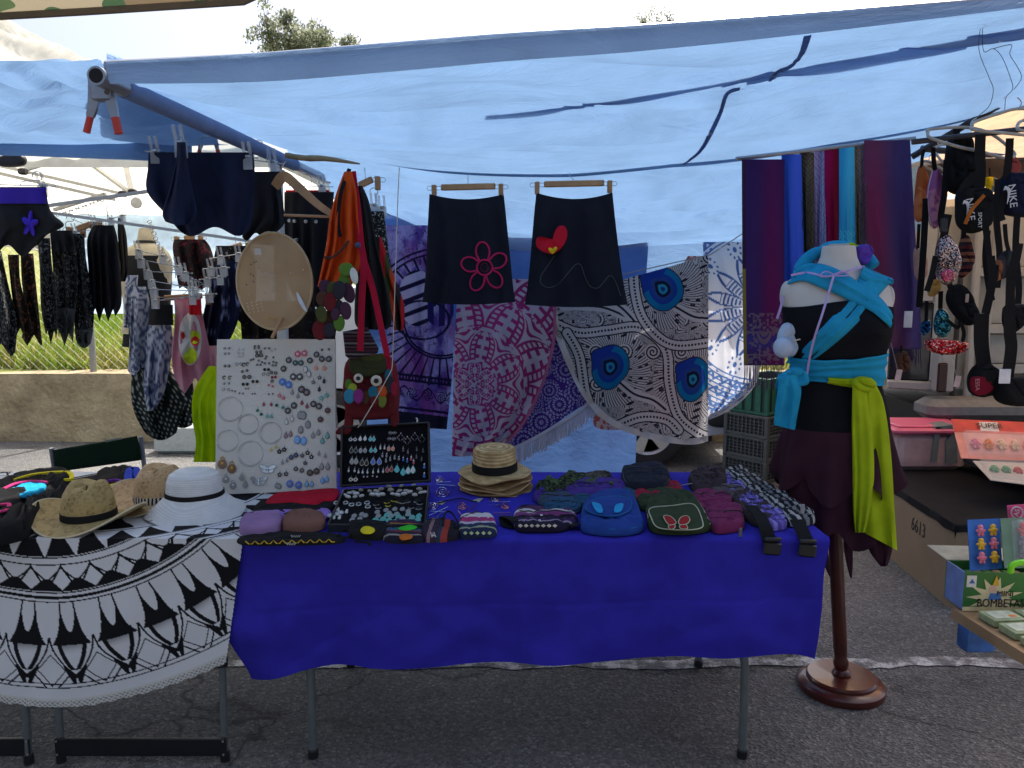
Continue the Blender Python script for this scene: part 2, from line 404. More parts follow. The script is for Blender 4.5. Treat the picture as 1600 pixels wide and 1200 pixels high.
# ================================================================ THE SETTING
def asphalt():
    m, t, p, o = nodes('asphalt')
    tc = nd(t, 'TexCoord')
    n1 = nd(t, 'TexVoronoi', i_Scale=110.0); n2 = nd(t, 'TexNoise', i_Scale=1.3, i_Detail=6.0); n3 = nd(t, 'TexNoise', i_Scale=70.0, i_Detail=4.0)
    for n in (n1, n2, n3): t.links.new(tc.outputs['Object'], n.inputs['Vector'])
    sx = nd(t, 'SeparateColor'); t.links.new(n1.outputs['Color'], sx.inputs[0])
    r1 = ramp(t, [(0.0,(0.10,0.101,0.102)),(0.55,(0.155,0.157,0.158)),(0.9,(0.21,0.21,0.21)),(1.0,(0.30,0.30,0.295))]); t.links.new(sx.outputs[0], r1.inputs[0])
    r2 = ramp(t, [(0.3,(0.6,0.6,0.6)),(0.7,(1.15,1.13,1.1))]); t.links.new(n2.outputs[0], r2.inputs[0])
    mx = nd(t, 'Mix', data_type='RGBA', blend_type='MULTIPLY'); mx.inputs[0].default_value = 1
    t.links.new(r1.outputs[0], mx.inputs[6]); t.links.new(r2.outputs[0], mx.inputs[7])
    v2 = nd(t, 'TexVoronoi', i_Scale=0.55, feature='DISTANCE_TO_EDGE'); nz = nd(t, 'TexNoise', i_Scale=3.0, i_Detail=6.0); t.links.new(tc.outputs['Object'], nz.inputs['Vector'])
    vm = nd(t, 'VectorMath', operation='MULTIPLY_ADD'); t.links.new(nz.outputs['Color'], vm.inputs[0]); vm.inputs[1].default_value = (.5,.5,0); t.links.new(tc.outputs['Object'], vm.inputs[2]); t.links.new(vm.outputs[0], v2.inputs['Vector'])
    rc = ramp(t, [(0.0,(.35,.35,.35)),(0.006,(1,1,1))]); t.links.new(v2.outputs['Distance'], rc.inputs[0])
    n4 = nd(t, 'TexNoise', i_Scale=4.5, i_Detail=3.0, i_Roughness=.4); t.links.new(tc.outputs['Object'], n4.inputs['Vector']); rs = ramp(t, [(0.62,(1,1,1)),(0.70,(.62,.61,.6))]); t.links.new(n4.outputs[0], rs.inputs[0])
    m2 = nd(t, 'Mix', data_type='RGBA', blend_type='MULTIPLY'); m2.inputs[0].default_value = 1; t.links.new(mx.outputs[2], m2.inputs[6]); t.links.new(rc.outputs[0], m2.inputs[7])
    m3 = nd(t, 'Mix', data_type='RGBA', blend_type='MULTIPLY'); m3.inputs[0].default_value = .8; t.links.new(m2.outputs[2], m3.inputs[6]); t.links.new(rs.outputs[0], m3.inputs[7])
    t.links.new(m3.outputs[2], p.inputs['Base Color']); p.inputs['Roughness'].default_value = 0.85
    ad = nd(t, 'Math', operation='ADD'); t.links.new(n1.outputs['Distance'], ad.inputs[0]); t.links.new(n3.outputs[0], ad.inputs[1])
    b = nd(t, 'Bump', i_Strength=0.9, i_Distance=0.012); t.links.new(ad.outputs[0], b.inputs['Height']); t.links.new(b.outputs[0], p.inputs['Normal'])
    return m
tag(MB().add([(-60,-30,0),(60,-30,0),(60,7.4,0),(-60,7.4,0)], [(0,1,2,3)]).build('ground', asphalt(), org=(0,0,0)), kind='structure')
def worn_paint():
    m, t, p, o = nodes('worn white paint')
    tc = nd(t, 'TexCoord'); n1 = nd(t, 'TexNoise', i_Scale=9.0, i_Detail=8.0, i_Roughness=0.75); t.links.new(tc.outputs['Object'], n1.inputs['Vector'])
    r = ramp(t, [(0.46,(0.14,0.14,0.142)),(0.58,(0.58,0.58,0.57))]); t.links.new(n1.outputs[0], r.inputs[0]); t.links.new(r.outputs[0], p.inputs['Base Color'])
    n2 = nd(t, 'TexVoronoi', i_Scale=120.0); t.links.new(tc.outputs['Object'], n2.inputs['Vector'])
    b = nd(t, 'Bump', i_Strength=0.7, i_Distance=0.01); t.links.new(n2.outputs['Distance'], b.inputs['Height']); t.links.new(b.outputs[0], p.inputs['Normal'])
    p.inputs['Roughness'].default_value = 0.8; return m
# parking line across the lot, worn and ragged at its edges
xs = np.linspace(-1.6,4.5,160)
lo = 2.905 + 0.035 * (vn(xs * 5, xs * 0,3) - 0.5) + 0.02 * (vn(xs * 19, xs * 0,4) - .5); hi_ = 2.975 + 0.04 * (vn(xs * 5, xs * 0,8) - 0.5) + 0.02 * (vn(xs * 22, xs * 0,9) - .5)
A = np.stack([np.stack([xs, lo, xs * 0 + 0.004], -1), np.stack([xs, hi_, xs * 0 + 0.004], -1)])
tag(MB().grid(A).build('parking_line', worn_paint()), kind='structure')

# low rough wall at the lot's edge
def rough_wall():
    m, t, p, o = nodes('rough rendered wall')
    tc = nd(t, 'TexCoord'); n1 = nd(t, 'TexNoise', i_Scale=3.0, i_Detail=8.0, i_Roughness=0.7); n2 = nd(t, 'TexNoise', i_Scale=26.0, i_Detail=6.0)
    for n in (n1, n2): t.links.new(tc.outputs['Object'], n.inputs['Vector'])
    r = ramp(t, [(0.3, S(120,108,84)),(0.5, S(165,150,120)),(0.75, S(196,182,150))]); t.links.new(n1.outputs[0], r.inputs[0]); t.links.new(r.outputs[0], p.inputs['Base Color'])
    b = nd(t, 'Bump', i_Strength=0.9, i_Distance=0.03); t.links.new(n2.outputs[0], b.inputs['Height']); t.links.new(b.outputs[0], p.inputs['Normal'])
    p.inputs['Roughness'].default_value = 0.95; return m
WY, WZ = 7.26,0.64
U, V = np.meshgrid(np.linspace(-14,14,560), np.linspace(0,1,14))
dY = 0.05 * (fbm(U * 2.2, V * 2.4,3) - 0.5) + 0.03 * (vn(U * 7, V * 5,4) - 0.5)
front = np.stack([U, WY + dY, V * WZ], -1)
cap = np.stack([U[:3], np.array([[WY], [WY + .15], [WY + .34]]) + dY[-1:] * 0.6, WZ + 0.015 * (vn(U[:3] * 4, np.arange(3)[:, None] + 0 * U[:3], 6) - .5)], -1); cap[0] = front[-1]
wm = MB().grid(front).grid(cap); wm.box((0, WY + .2, WZ / 2 - .03),(28,.25, WZ - .04))
tag(wm.build('low_wall', rough_wall()), 'low sandy rough rendered wall at the back edge of the parking lot', 'wall')

# rough grassy bank behind the wall and a far hill
def earth(name, c1, c2, s=2.0):
    m, t, p, o = nodes(name)
    tc = nd(t, 'TexCoord'); n1 = nd(t, 'TexNoise', i_Scale=s, i_Detail=8.0, i_Roughness=0.7); t.links.new(tc.outputs['Object'], n1.inputs['Vector'])
    r = ramp(t, [(0.35, c1),(0.65, c2)]); t.links.new(n1.outputs[0], r.inputs[0]); t.links.new(r.outputs[0], p.inputs['Base Color']); p.inputs['Roughness'].default_value = 1; return m
U, V = np.meshgrid(np.linspace(-60,60,160), np.linspace(0,1,40))
YY = 7.3 + V ** 2 * 90
ZZ = 0.55 + 0.05 * np.minimum(YY - 7.3,9) + 0.12 * fbm(U * .8, YY * .8,2) + 3.4 * ss(20,70, YY) * (0.4 + fbm(U * .06 + 3, YY * .04,9)) * ss(60,-60, U)
tag(MB().grid(np.stack([U, YY, ZZ], -1)).build('grassy_bank', earth('dry grass ground', (0.14,0.17,0.03),(0.24,0.24,0.07)), org=(0,0,0)), kind='structure')
rng = np.random.default_rng(4)
n = 42000
gx = np.concatenate([rng.uniform(-8.5,-1.8, n - 9000), rng.uniform(1.5,7,9000)]); gy = 7.6 + rng.power(0.8, n) * 6
gz = 0.55 + 0.05 * (gy - 7.3) + 0.12 * fbm(gx * .8, gy * .8,2)
hh = (0.10 + 0.30 * rng.random(n) * fbm(gx * 1.3, gy * 1.3,5)) * (1 + .5 * (rng.random(n) > .9)); a = rng.uniform(0,6.28, n); lean = rng.normal(0,.12,(n, 2)); wd = 0.006 + 0.006 * rng.random(n)
base = np.stack([gx, gy, gz], -1); dx = np.stack([np.cos(a) * wd, np.sin(a) * wd, a * 0], -1)
mid = base + np.stack([lean[:, 0] * .35, lean[:, 1] * .35, hh * .6], -1); tip = base + np.stack([lean[:, 0], lean[:, 1], hh], -1)
Vv = np.stack([base - dx, base + dx, mid + dx * .7, mid - dx * .7, tip - dx * .1, tip + dx * .1], 1).reshape(-1,3)
i6 = np.arange(n)[:, None] * 6; F = np.concatenate([i6 + np.array([[0,1,2,3]]), i6 + np.array([[3,2,5,4]])])
dry = (fbm(gx * .9 + 5, gy * .9,8) + rng.normal(0,.12, n) > 0.60)[:, None]
cc = np.where(dry, np.array([[0.34,0.32,0.10]]), np.array([[0.21,0.31,0.035]])) * (0.7 + .6 * rng.random((n, 1)))
tag(link('grass', npmesh('grass', Vv, F, np.repeat(cc, 6,0)), vcmat('grass blades', 0.35,0.7,0), org=(0,0,0), smooth=0), kind='stuff')

# chain link fence on the wall
steel = mat('dull galvanised steel', S(150,152,150), 0.5,0.6, var=.1)
fe = thing('chain_link_fence', 'grey chain link fence with steel posts standing on the low wall', 'fence', (0, WY + .2, WZ))
for px in (-320,137,620,1080,1540):
    x = (px - 800) / FPX * 7.4
    MB().tube([(x, WY + .2, WZ - .05), (x, WY + .2, WZ + 1.25)], 0.03,10).build('post', steel, fe)
wm = MB()
for k in range(-95,96):
    for s in (-1,1):
        x0 = k * .085; wm.tube([(x0 - s * .6, WY + .2 + s * .002, WZ + .02), (x0 + s * .6, WY + .2 + s * .002, WZ + 1.22)], 0.0013,3)
tag(wm.build('wire_mesh', steel, fe), kind='stuff')

# trees whose tops show above the awning
bark = mat('grey bark', S(110,98,84), .95, bump=.8, bscale=30)
def tree(px, Yt, label, clusters, nleaf, seed):
    """trunk and limbs under leaf clumps; clusters are (photo x, photo y, radius in photo pixels)"""
    rg = np.random.default_rng(seed); b = W(px, 330, Yt); b.z = .9
    t = thing('olive_tree', label, 'tree', b); tr = MB(); fork = Vector((b.x, Yt, W(px, 190, Yt).z))
    tr.tube([b, b.lerp(fork, .5) + Vector((.06,0,0)), fork], [.15,.11,.08], 8); P = []; wts = np.array([c[2] ** 1.6 for c in clusters]); wts = wts / wts.sum()
    for (cx, cy, r), w_ in zip(clusters, wts):
        R_ = r * PM(Yt); c = W(cx, cy, Yt) + Vector((0, rg.uniform(-.5,.5), 0)); tr.tube([fork, fork.lerp(c, .55) + Vector((0,0,-.08)), c], [.05,.03,.012], 5)
        subs = [c + Vector(rg.normal(0,.5,3)) * R_ for _ in range(9)]
        for q in subs: tr.tube([c.lerp(fork, .15), c.lerp(q, .5), q], [.012,.008,.003], 4)
        for _ in range(int(nleaf * w_)): q = subs[rg.integers(9)]; P.append(np.array(q) + rg.normal(0, R_ * .26,3))
    tr.build('trunk', bark, t); P = np.array(P); n = len(P); d = rg.normal(0,1,(n, 3)); d[:, 2] += .4; d /= np.linalg.norm(d, axis=1)[:, None]
    s_ = np.cross(d, rg.normal(0,1,(n, 3))); s_ /= np.linalg.norm(s_, axis=1)[:, None]; L = rg.uniform(.05,.09, n)[:, None]; w_ = L * .2
    V4 = np.stack([P, P + d * L * .5 + s_ * w_, P + d * L, P + d * L * .5 - s_ * w_], 1).reshape(-1,3)
    c = np.where(rg.random((n, 1)) > .5, np.array([[.34,.36,.27]]), np.array([[.20,.23,.14]])) * rg.uniform(.7,1.3,(n, 1))  # leaf colours greyed and lightened to stand for haze
    link('crown', npmesh('crown', V4, np.arange(n * 4).reshape(-1,4), np.repeat(c, 4,0)), vcmat('olive leaves', .5,.6,0), t, smooth=0)
tree(478,13.5, 'loose grey green tree standing above the left part of the blue awning', [(430,62,20),(447,34,13),(455,64,24),(478,58,18),(470,84,30),(500,52,12),(508,70,18),(536,62,13),(540,78,18),(440,90,30),(515,95,30),(452,22,6)], 7500,3)
tree(1030,17, 'thin tree top just showing above the middle of the blue awning hem', [(1020,48,16),(1042,36,9),(1050,46,14),(1000,44,10),(1030,75,40),(985,50,8)], 1300,12)
# ---------------------------------------------------------------- pale pop-up gazebo at the left
white_tube = mat('white powder coated tube', S(205,203,196), .45,.1, var=.05)
cream = cloth('cream canopy cloth', S(236,234,222), .5, bump=.3, bscale=30)
gz0, gz1, gx0, gx1, ez = 3.3,6.3,-5.2,-0.94,2.0
ga = thing('gazebo', 'cream pop up gazebo with white folding frame behind the left stall', 'gazebo', (gx0, gz0,0))
pk = np.array([(gx0 + gx1) / 2,(gz0 + gz1) / 2,3.06])
cs = [np.array(p) for p in ((gx0, gz0, ez), (gx1, gz0, ez), (gx1, gz1, ez), (gx0, gz1, ez))]
for i in range(4):
    a, b = cs[i], cs[(i + 1) % 4]; nn = 26
    U, V = np.meshgrid(np.linspace(0,1, nn * 2), np.linspace(0,.985, nn))
    e = a + (b - a) * U[..., None]; A = e + (pk - e) * V[..., None]
    A[..., 2] += -0.10 * np.sin(np.pi * V) * np.sin(np.pi * U) + 0.05 * (vn(U * 16 + V * 9, V * 3 + U * 2,3 + i) - .5) * np.sin(np.pi * U) + .04 * (vn(U * 46 + V * 30, V * 6,9 + i) - .5)
    MB().grid(A).build('canopy', cream, ga, smooth=80)
    MB().grid(np.stack([a + (b - a) * np.linspace(0,1,30)[:, None] + np.array([0,0,.0]), a + (b - a) * np.linspace(0,1,30)[:, None] + np.array([0,0,-.045])])).build('valance', cream, ga)
for x, y in ((gx0, gz0), (gx1, gz0), (gx1, gz1), (gx0, gz1)):
    MB().box((x + (.02 if x < -2 else -.02), y, ez / 2),(.038,.038, ez)).build('leg', white_tube, ga)
def bar(p, q, w=.022, name='truss_bar'):
    p, q = Vector(p), Vector(q); d = q - p; x, y, z = frame(d)
    M = Matrix((x, y, z)).transposed(); MB().box((p + q) / 2,(w, w * .55, d.length), M).build(name, white_tube, ga)
for i in range(4):                                    # scissor trusses along each side
    a, b = Vector(cs[i]), Vector(cs[(i + 1) % 4])
    for k in range(2):
        p, q = a.lerp(b, k / 2), a.lerp(b, k / 2 + .5)
        bar(p + Vector((0,0,-.06)), q + Vector((0,0,-.36))); bar(p + Vector((0,.0,-.36)) * 1.0, q + Vector((0,0.02,-.06)))
for c_ in cs: bar(Vector(c_) + Vector((0,0,-.02)), Vector(pk) + Vector((0,0,-.12)), .028, 'rafter')
for P in (((-40,250,3.9),(192,303,4.1)), ((-40,262,3.8),(180,312,4.0)), ((120,240,4.4),(204,302,4.1)), ((192,240,4.3),(206,302,4.1)), ((30,268,4.3),(130,240,4.3)), ((85,328,4.1),(165,303,4.1))):
    bar(W(*P[0]), W(*P[1]), .026)
jt = mat('black plastic joint', (.02,.02,.022), .5)
for p in ((36,268,3.85),(192,303,4.05),(207,300,4.05)): MB().bbox(W(*p),(.035,.04,.03), .006).build('joint', jt, ga)
MB().lathe([(.012,-.006),(.028,-.004),(.028,.004),(.012,.006)], 14, W(213,317,4.0), Matrix.Rotation(R(90), 3, 'X')).build('tie_wheel', mat('dull white plastic', S(205,205,200), .5), ga)
MB().puff([W(2,245,3.2), W(36,243,3.2), W(36,258,3.2), W(2,260,3.2)], (0,-1,0), .02,.02).build('lamp_housing', jt, ga)
# pale sheet closing the gazebo's back
tag(hang('pale_blue_sheet', [(336,85,470),(420,85,470),(490,85,470)], 6.2, cloth('pale blue thin sheet', S(196,220,246), .6), nu=40, nv=20, folds=(2,.02,3)), 'thin pale blue sheet closing the back of the cream gazebo', 'sheet')

# ---------------------------------------------------------------- the blue tarps of the stall
def tarpmat(name, c, tr):
    m, t, p, o = nodes(name)
    tc = nd(t, 'TexCoord'); mp = nd(t, 'Mapping'); mp.inputs['Scale'].default_value = (1.2,6,3); t.links.new(tc.outputs['Object'], mp.inputs[0])
    n1 = nd(t, 'TexNoise', i_Scale=2.2, i_Detail=7.0, i_Roughness=0.62, i_Distortion=0.6); t.links.new(mp.outputs[0], n1.inputs['Vector'])
    n3 = nd(t, 'TexNoise', i_Scale=4.0, i_Detail=3.0); t.links.new(tc.outputs['Object'], n3.inputs['Vector'])
    r = ramp(t, [(.3, sc(c, .86)),(.5, c),(.7, sc(c, 1.07))]); t.links.new(n3.outputs[0], r.inputs[0]); t.links.new(r.outputs[0], p.inputs['Base Color'])
    b = nd(t, 'Bump', i_Strength=.8, i_Distance=.03); t.links.new(n1.outputs[0], b.inputs['Height']); t.links.new(b.outputs[0], p.inputs['Normal'])
    p.inputs['Roughness'].default_value = .6; p.inputs['Specular IOR Level'].default_value = .2
    tr_ = nd(t, 'BsdfTranslucent'); t.links.new(r.outputs[0], tr_.inputs[0]); t.links.new(b.outputs[0], tr_.inputs[1])
    mx = nd(t, 'MixShader'); mx.inputs[0].default_value = tr; t.links.new(p.outputs[0], mx.inputs[1]); t.links.new(tr_.outputs[0], mx.inputs[2]); t.links.new(mx.outputs[0], o.inputs[0])
    return m
tarp = tarpmat('light blue tarp', S(120,155,195), .37)
tarpH = tarpmat('light blue hem cloth', S(150,182,218), .42)
tarp2 = tarpmat('strong blue tarp', S(92,128,186), .4)
def loft_px(name, rows, m, parent, nu=180, nv=60, wr=.02, seed=0, sag=None, x0=None, smooth=80, solid=0):
    """tarp through rows of (Y, [(photo x, photo y), ...]) from front to back"""
    L = []
    xa = np.linspace(0,1, nu)
    for Y, pts in rows:
        pts = np.array(pts, float); px = pts[0,0] + (pts[-1,0] - pts[0,0]) * xa
        cr = crom(pts, 200); L.append(Wn(px, np.interp(px, cr[:, 0], cr[:, 1]), Y))
    L = np.array(L); A = np.empty((nv, nu, 3))
    tv = np.linspace(0, len(rows) - 1, nv)
    for i in range(nu): A[:, i] = crom(L[:, i], nv)
    U, V = np.meshgrid(xa, np.linspace(0,1, nv))
    A[..., 2] += (wr * .55 * np.sin(V * 17 - U * 9 + 5 * vn(U * 3, V * 2, seed + 7)) * vn(U * 5, V * 3, seed + 8) * (np.minimum(1,6 * V) * np.minimum(1,6 * (1 - V))) if wr > .05 else 0) + wr * ((vn(U * 4 + V * 2.5, V * 15 - U * 7, seed) - .5) + .55 * (vn(U * 8, V * 34 - U * 13, seed + 1) - .5)) * np.sin(np.pi * np.clip(V, 0.0,1)) ** .8
    if sag is not None: A[..., 2] += sag(U, V)
    o = link(name, npmesh(name, A.reshape(-1,3), gridfaces(nu, nv)), m, parent, smooth=smooth)
    if solid: md = o.modifiers.new('cloth thickness', 'SOLIDIFY'); md.thickness = solid; md.offset = 0
    return o
aw = thing('tarp_awning', 'light blue cloth awning stretched over the whole stall', 'awning', (0,3,0))
HEMT = [(166,97),(400,83),(600,67),(800,51),(1000,39),(1300,17),(1700,-10)]
HEMB = [(172,131),(400,128),(600,113),(800,95),(1000,80),(1260,53),(1700,0)]
CRS = [(172,126),(300,160),(400,178),(600,188),(800,178),(1000,154),(1260,110),(1700,38)]
LOW = [(430,232),(560,250),(700,271),(850,277),(950,272),(1160,248),(1430,207),(1700,142)]
LOW0 = [(330,190),(480,240),(560,250),(700,271),(850,277),(950,272),(1160,248),(1430,207),(1700,142)]
roof = loft_px('front_tarp', [(1.93, [(a, b - 14) for a, b in HEMB]),(2.28, [(172,120),(300,146),(400,152),(600,150),(800,137),(1000,118),(1260,84),(1700,20)]),(2.62, CRS),(2.95, [(210,140),(320,172),(420,205),(600,220),(800,226),(1000,208),(1260,170),(1700,80)]),(3.4, LOW0)], tarp, aw, nu=300, nv=120, wr=.085, seed=4)
RB = bvh_of(roof)
# the folded hem round the front pole: two layers and a pole inside
hem = loft_px('hem', [(1.905, HEMT),(1.895, [(a, b * .5 + c * .5) for (a, b), (_, c) in zip(HEMT, HEMB)]),(1.89, HEMB)], tarpH, aw, nu=160, nv=10, wr=.003, seed=9)
# overlapping strip where the two roof cloths meet
st = [(760,178),(860,169),(1000,149),(1260,104),(1700,27)]
fold = []
for k, dy in enumerate((-3,6,14)):
    fold.append([hit(RB, x, y + dy * max(.04,.1 + 1.0 * (x - 760) / 840), -.012 - .006 * k) for x, y in crom(st, 60)])
fold = [[p for p in r] for r in fold]
if all(p is not None for r in fold for p in r):
    MB().grid(np.array([[list(p) for p in r] for r in fold])).build('overlap_fold', tarp2, aw, smooth=80)
seam = cloth('dark blue seam tape', S(62,86,150), .1)
for pts, w_ in (([(1262,56),(1252,85),(1235,103),(1214,112),(1203,127)], .012), ([(1156,138),(1136,147),(1126,175),(1112,205),(1094,236),(1068,257)], .011)):
    q = [hit(RB, x, y, .004) for x, y in crom(pts, 24)]; q = [p for p in q if p is not None]
    if len(q) > 3: MB().ribbon(q, [w_ * 1.5, w_ * 1.2, w_ * 1.7, w_ * .8], (0,-.6,-.8), .002,40).build('seam_tape', tarp2, aw)
rear = loft_px('rear_tarp', [(3.36, [(440,226),(560,245),(700,266),(850,272),(950,267),(1160,243),(1440,202),(1640,150)]),(3.8, [(470,262),(620,285),(800,300),(1000,297),(1170,275),(1440,215),(1530,192)]),
     (4.25, [(500,290),(620,318),(800,345),(1000,345),(1170,325),(1440,260)]),(4.5, [(520,305),(620,338),(690,372),(800,391),(900,393),(1012,385),(1170,372),(1440,330)])], tarp, aw, nu=200, nv=70, wr=.11, seed=21)
drop = loft_px('rear_drop', [(4.51, [(1000,382),(1012,384),(1170,371),(1440,329)]),(4.53, [(1000,408),(1012,428),(1170,400),(1440,360)])], tarp, aw, nu=40, nv=8, wr=.01, seed=5)
RL = [(1.93, [(-150,98),(0,95),(110,96),(152,92)]),(2.2, [(-150,140),(0,140),(80,138),(200,132)]),(2.6, [(-150,190),(0,186),(100,184),(290,186)]),(3.0, [(-150,226),(0,224),(120,226),(360,226)])]
left = loft_px('side_tarp', RL, tarp, aw, nu=120, nv=80, wr=.06, seed=31)
loft_px('side_hem', [(2.98, [(-150,226),(0,224),(120,226),(300,218)]),(2.97, [(-150,244),(0,243),(120,247),(300,254)])], tarp, aw, nu=60, nv=6, wr=.003, seed=2)
loft_px('side_hem', [(3.02, [(-150,225),(0,223),(120,225),(300,217)]),(3.0, [(-150,244),(0,243),(120,247),(300,254)])], tarp2, aw, nu=60, nv=6, wr=.003, seed=2)
# back wall cloth
tag(hang('back_sheet', [(330,560,1016),(400,560,1012),(560,570,1000),(900,580,986)], 4.52, tarpmat('mid blue sheet', S(96,134,196), .19), nu=80, nv=60, folds=(6,.02,7), Yfn=lambda U, V: 0.0 * U,
     bottom=None), 'light blue cloth hung as the back wall of the stall', 'cloth')
tag(hang('dark_blue_sheet', [(322,565,1014),(420,570,1010),(520,575,1006)], 4.56, tarp2, nu=60, nv=24, folds=(5,.015,2)), 'stronger blue cloth doubled behind the upper half of the back wall', 'cloth')

# the awning's poles
pole_blue = mat('blue grey painted pole', S(96,116,160), .4,.2, var=.1)
pole_grey = mat('grey steel pole', S(150,155,165), .35,.7, var=.08)
po = thing('awning_pole', 'round steel pole running back from the front corner of the awning', 'pole', W(150,118,1.88))
a, b = W(150,118,1.88), W(512,281,3.92)
MB().tube([a, a.lerp(b, .06)], .0215,16).build('bare_end', pole_grey, po)
MB().tube([a.lerp(b, .06), a.lerp(b, .35), a.lerp(b, .62), a.lerp(b, .74)], [.024,.026,.025,.024], 14).build('cloth_sleeve', cloth('blue grey sleeve cloth', S(122,142,182), .15), po)
MB().tube([a.lerp(b, .74), b], .02,14).build('tube', pole_grey, po)
MB().lathe([(.0,0),(.0165,.0005),(.0165,-.03)], 16, a, Matrix.Rotation(R(90), 3, 'X')).build('bore', mat('dark pole inside', (.01,.01,.012), .9), po)
fp = [W(x, y * .8 + z * .2,1.917) for (x, y), (_, z) in zip(HEMT, HEMB)]
tag(MB().tube(fp, .013,10).build('front_pole', pole_grey), 'thin steel pole inside the front hem of the awning', 'pole')

# camouflage net of the stall opposite, over the aisle
def camo():
    m, t, p, o = nodes('camouflage net')
    tc = nd(t, 'TexCoord'); n1 = nd(t, 'TexNoise', i_Scale=7.0, i_Detail=1.0); t.links.new(tc.outputs['Object'], n1.inputs['Vector'])
    r = ramp(t, [(0, S(74,92,62)),(.42, S(150,140,118)),(.52, S(60,84,60)),(.6, S(112,98,78))], 'CONSTANT'); t.links.new(n1.outputs[0], r.inputs[0]); t.links.new(r.outputs[0], p.inputs['Base Color'])
    wv = nd(t, 'TexWave', i_Scale=170.0, i_Distortion=1.0); t.links.new(tc.outputs['Object'], wv.inputs['Vector'])
    b = nd(t, 'Bump', i_Strength=1.0, i_Distance=.004); t.links.new(wv.outputs[0], b.inputs['Height']); t.links.new(b.outputs[0], p.inputs['Normal'])
    p.inputs['Roughness'].default_value = .9; addtrans(t, p, o, r.outputs[0], .4); return m
U, V = np.meshgrid(np.linspace(0,1,110), np.linspace(0,1,50))
fk = np.array([(-4.2,1.2,1.78), list(W(-160,32,1.2)), list(W(120,17,1.2)), list(W(390,0,1.2)),(.1,1.02,2.06),(1.2,.85,2.12),(2.6,.8,2.15),(4.2,.8,2.15)]); fx_ = np.linspace(-4.2,2.0,110); fr = np.stack([fx_, np.interp(fx_, fk[:, 0], fk[:, 1]), np.interp(fx_, fk[:, 0], fk[:, 2])], -1)
bk = np.stack([np.linspace(-4.2,2.0,110), np.full(110,-1.4), np.full(110,2.5)], -1)
A = fr[None] * (1 - V[..., None]) + bk[None] * V[..., None]; A[..., 2] += .02 * np.sin(np.pi * V) ** 2 * vn(U * 18, V * 8,2)
cn = thing('camouflage_net', 'green and tan camouflage shade net overhead at the top left corner', 'net', (0,0,2))
MB().grid(A).build('netting', camo(), cn, smooth=80)
MB().tube(fr, .007,6).build('edge_rope', cloth('tan edge binding', S(120,110,96)), cn)
# ================================================================ THE STALL: tables and the cloths hung behind them
TZ = 0.74
legm = mat('grey painted steel leg', S(112,118,118), .4,.3, var=.1)
blackp = mat('black plastic', (.012,.012,.013), .45, var=.1)
TBL, TBR = G(372,842, TZ), G(1290,836, TZ)
NE = 2.262                                                # near edge of the tables
tb = thing('folding_table', 'long folding table under the royal blue cloth', 'table', (.2,2.6,0))
x0, x1 = -0.83,0.905
MB().bbox(((x0 + x1) / 2, NE + .40, TZ - .025), (x1 - x0 - .03,.76,.035), .012).build('tabletop', mat('grey plastic tabletop', S(190,190,186), .5), tb)
for xx, top in ((W(480,1175,2.26).x, -.0), (W(1160,1150,2.33).x, .0)):
    for yy in (NE + .07, NE + .66):
        pts = [(xx + (-.015 if xx > 0 else 0), yy + .02, TZ - .04), (xx + (-.012 if xx > 0 else .004), yy + .02,.42), (xx, yy, .30), (xx, yy - .005,0.02)]
        MB().tube(pts, .0135,12).build('leg', legm, tb)
        MB().lathe([(.017,0),(.017,.025),(.013,.03)], 12,(xx, yy - .005,0)).build('foot_cap', blackp, tb)
    MB().tube([(xx, NE + .09,.55), (xx, NE + .66,.55)], .010,8).build('cross_bar', legm, tb)
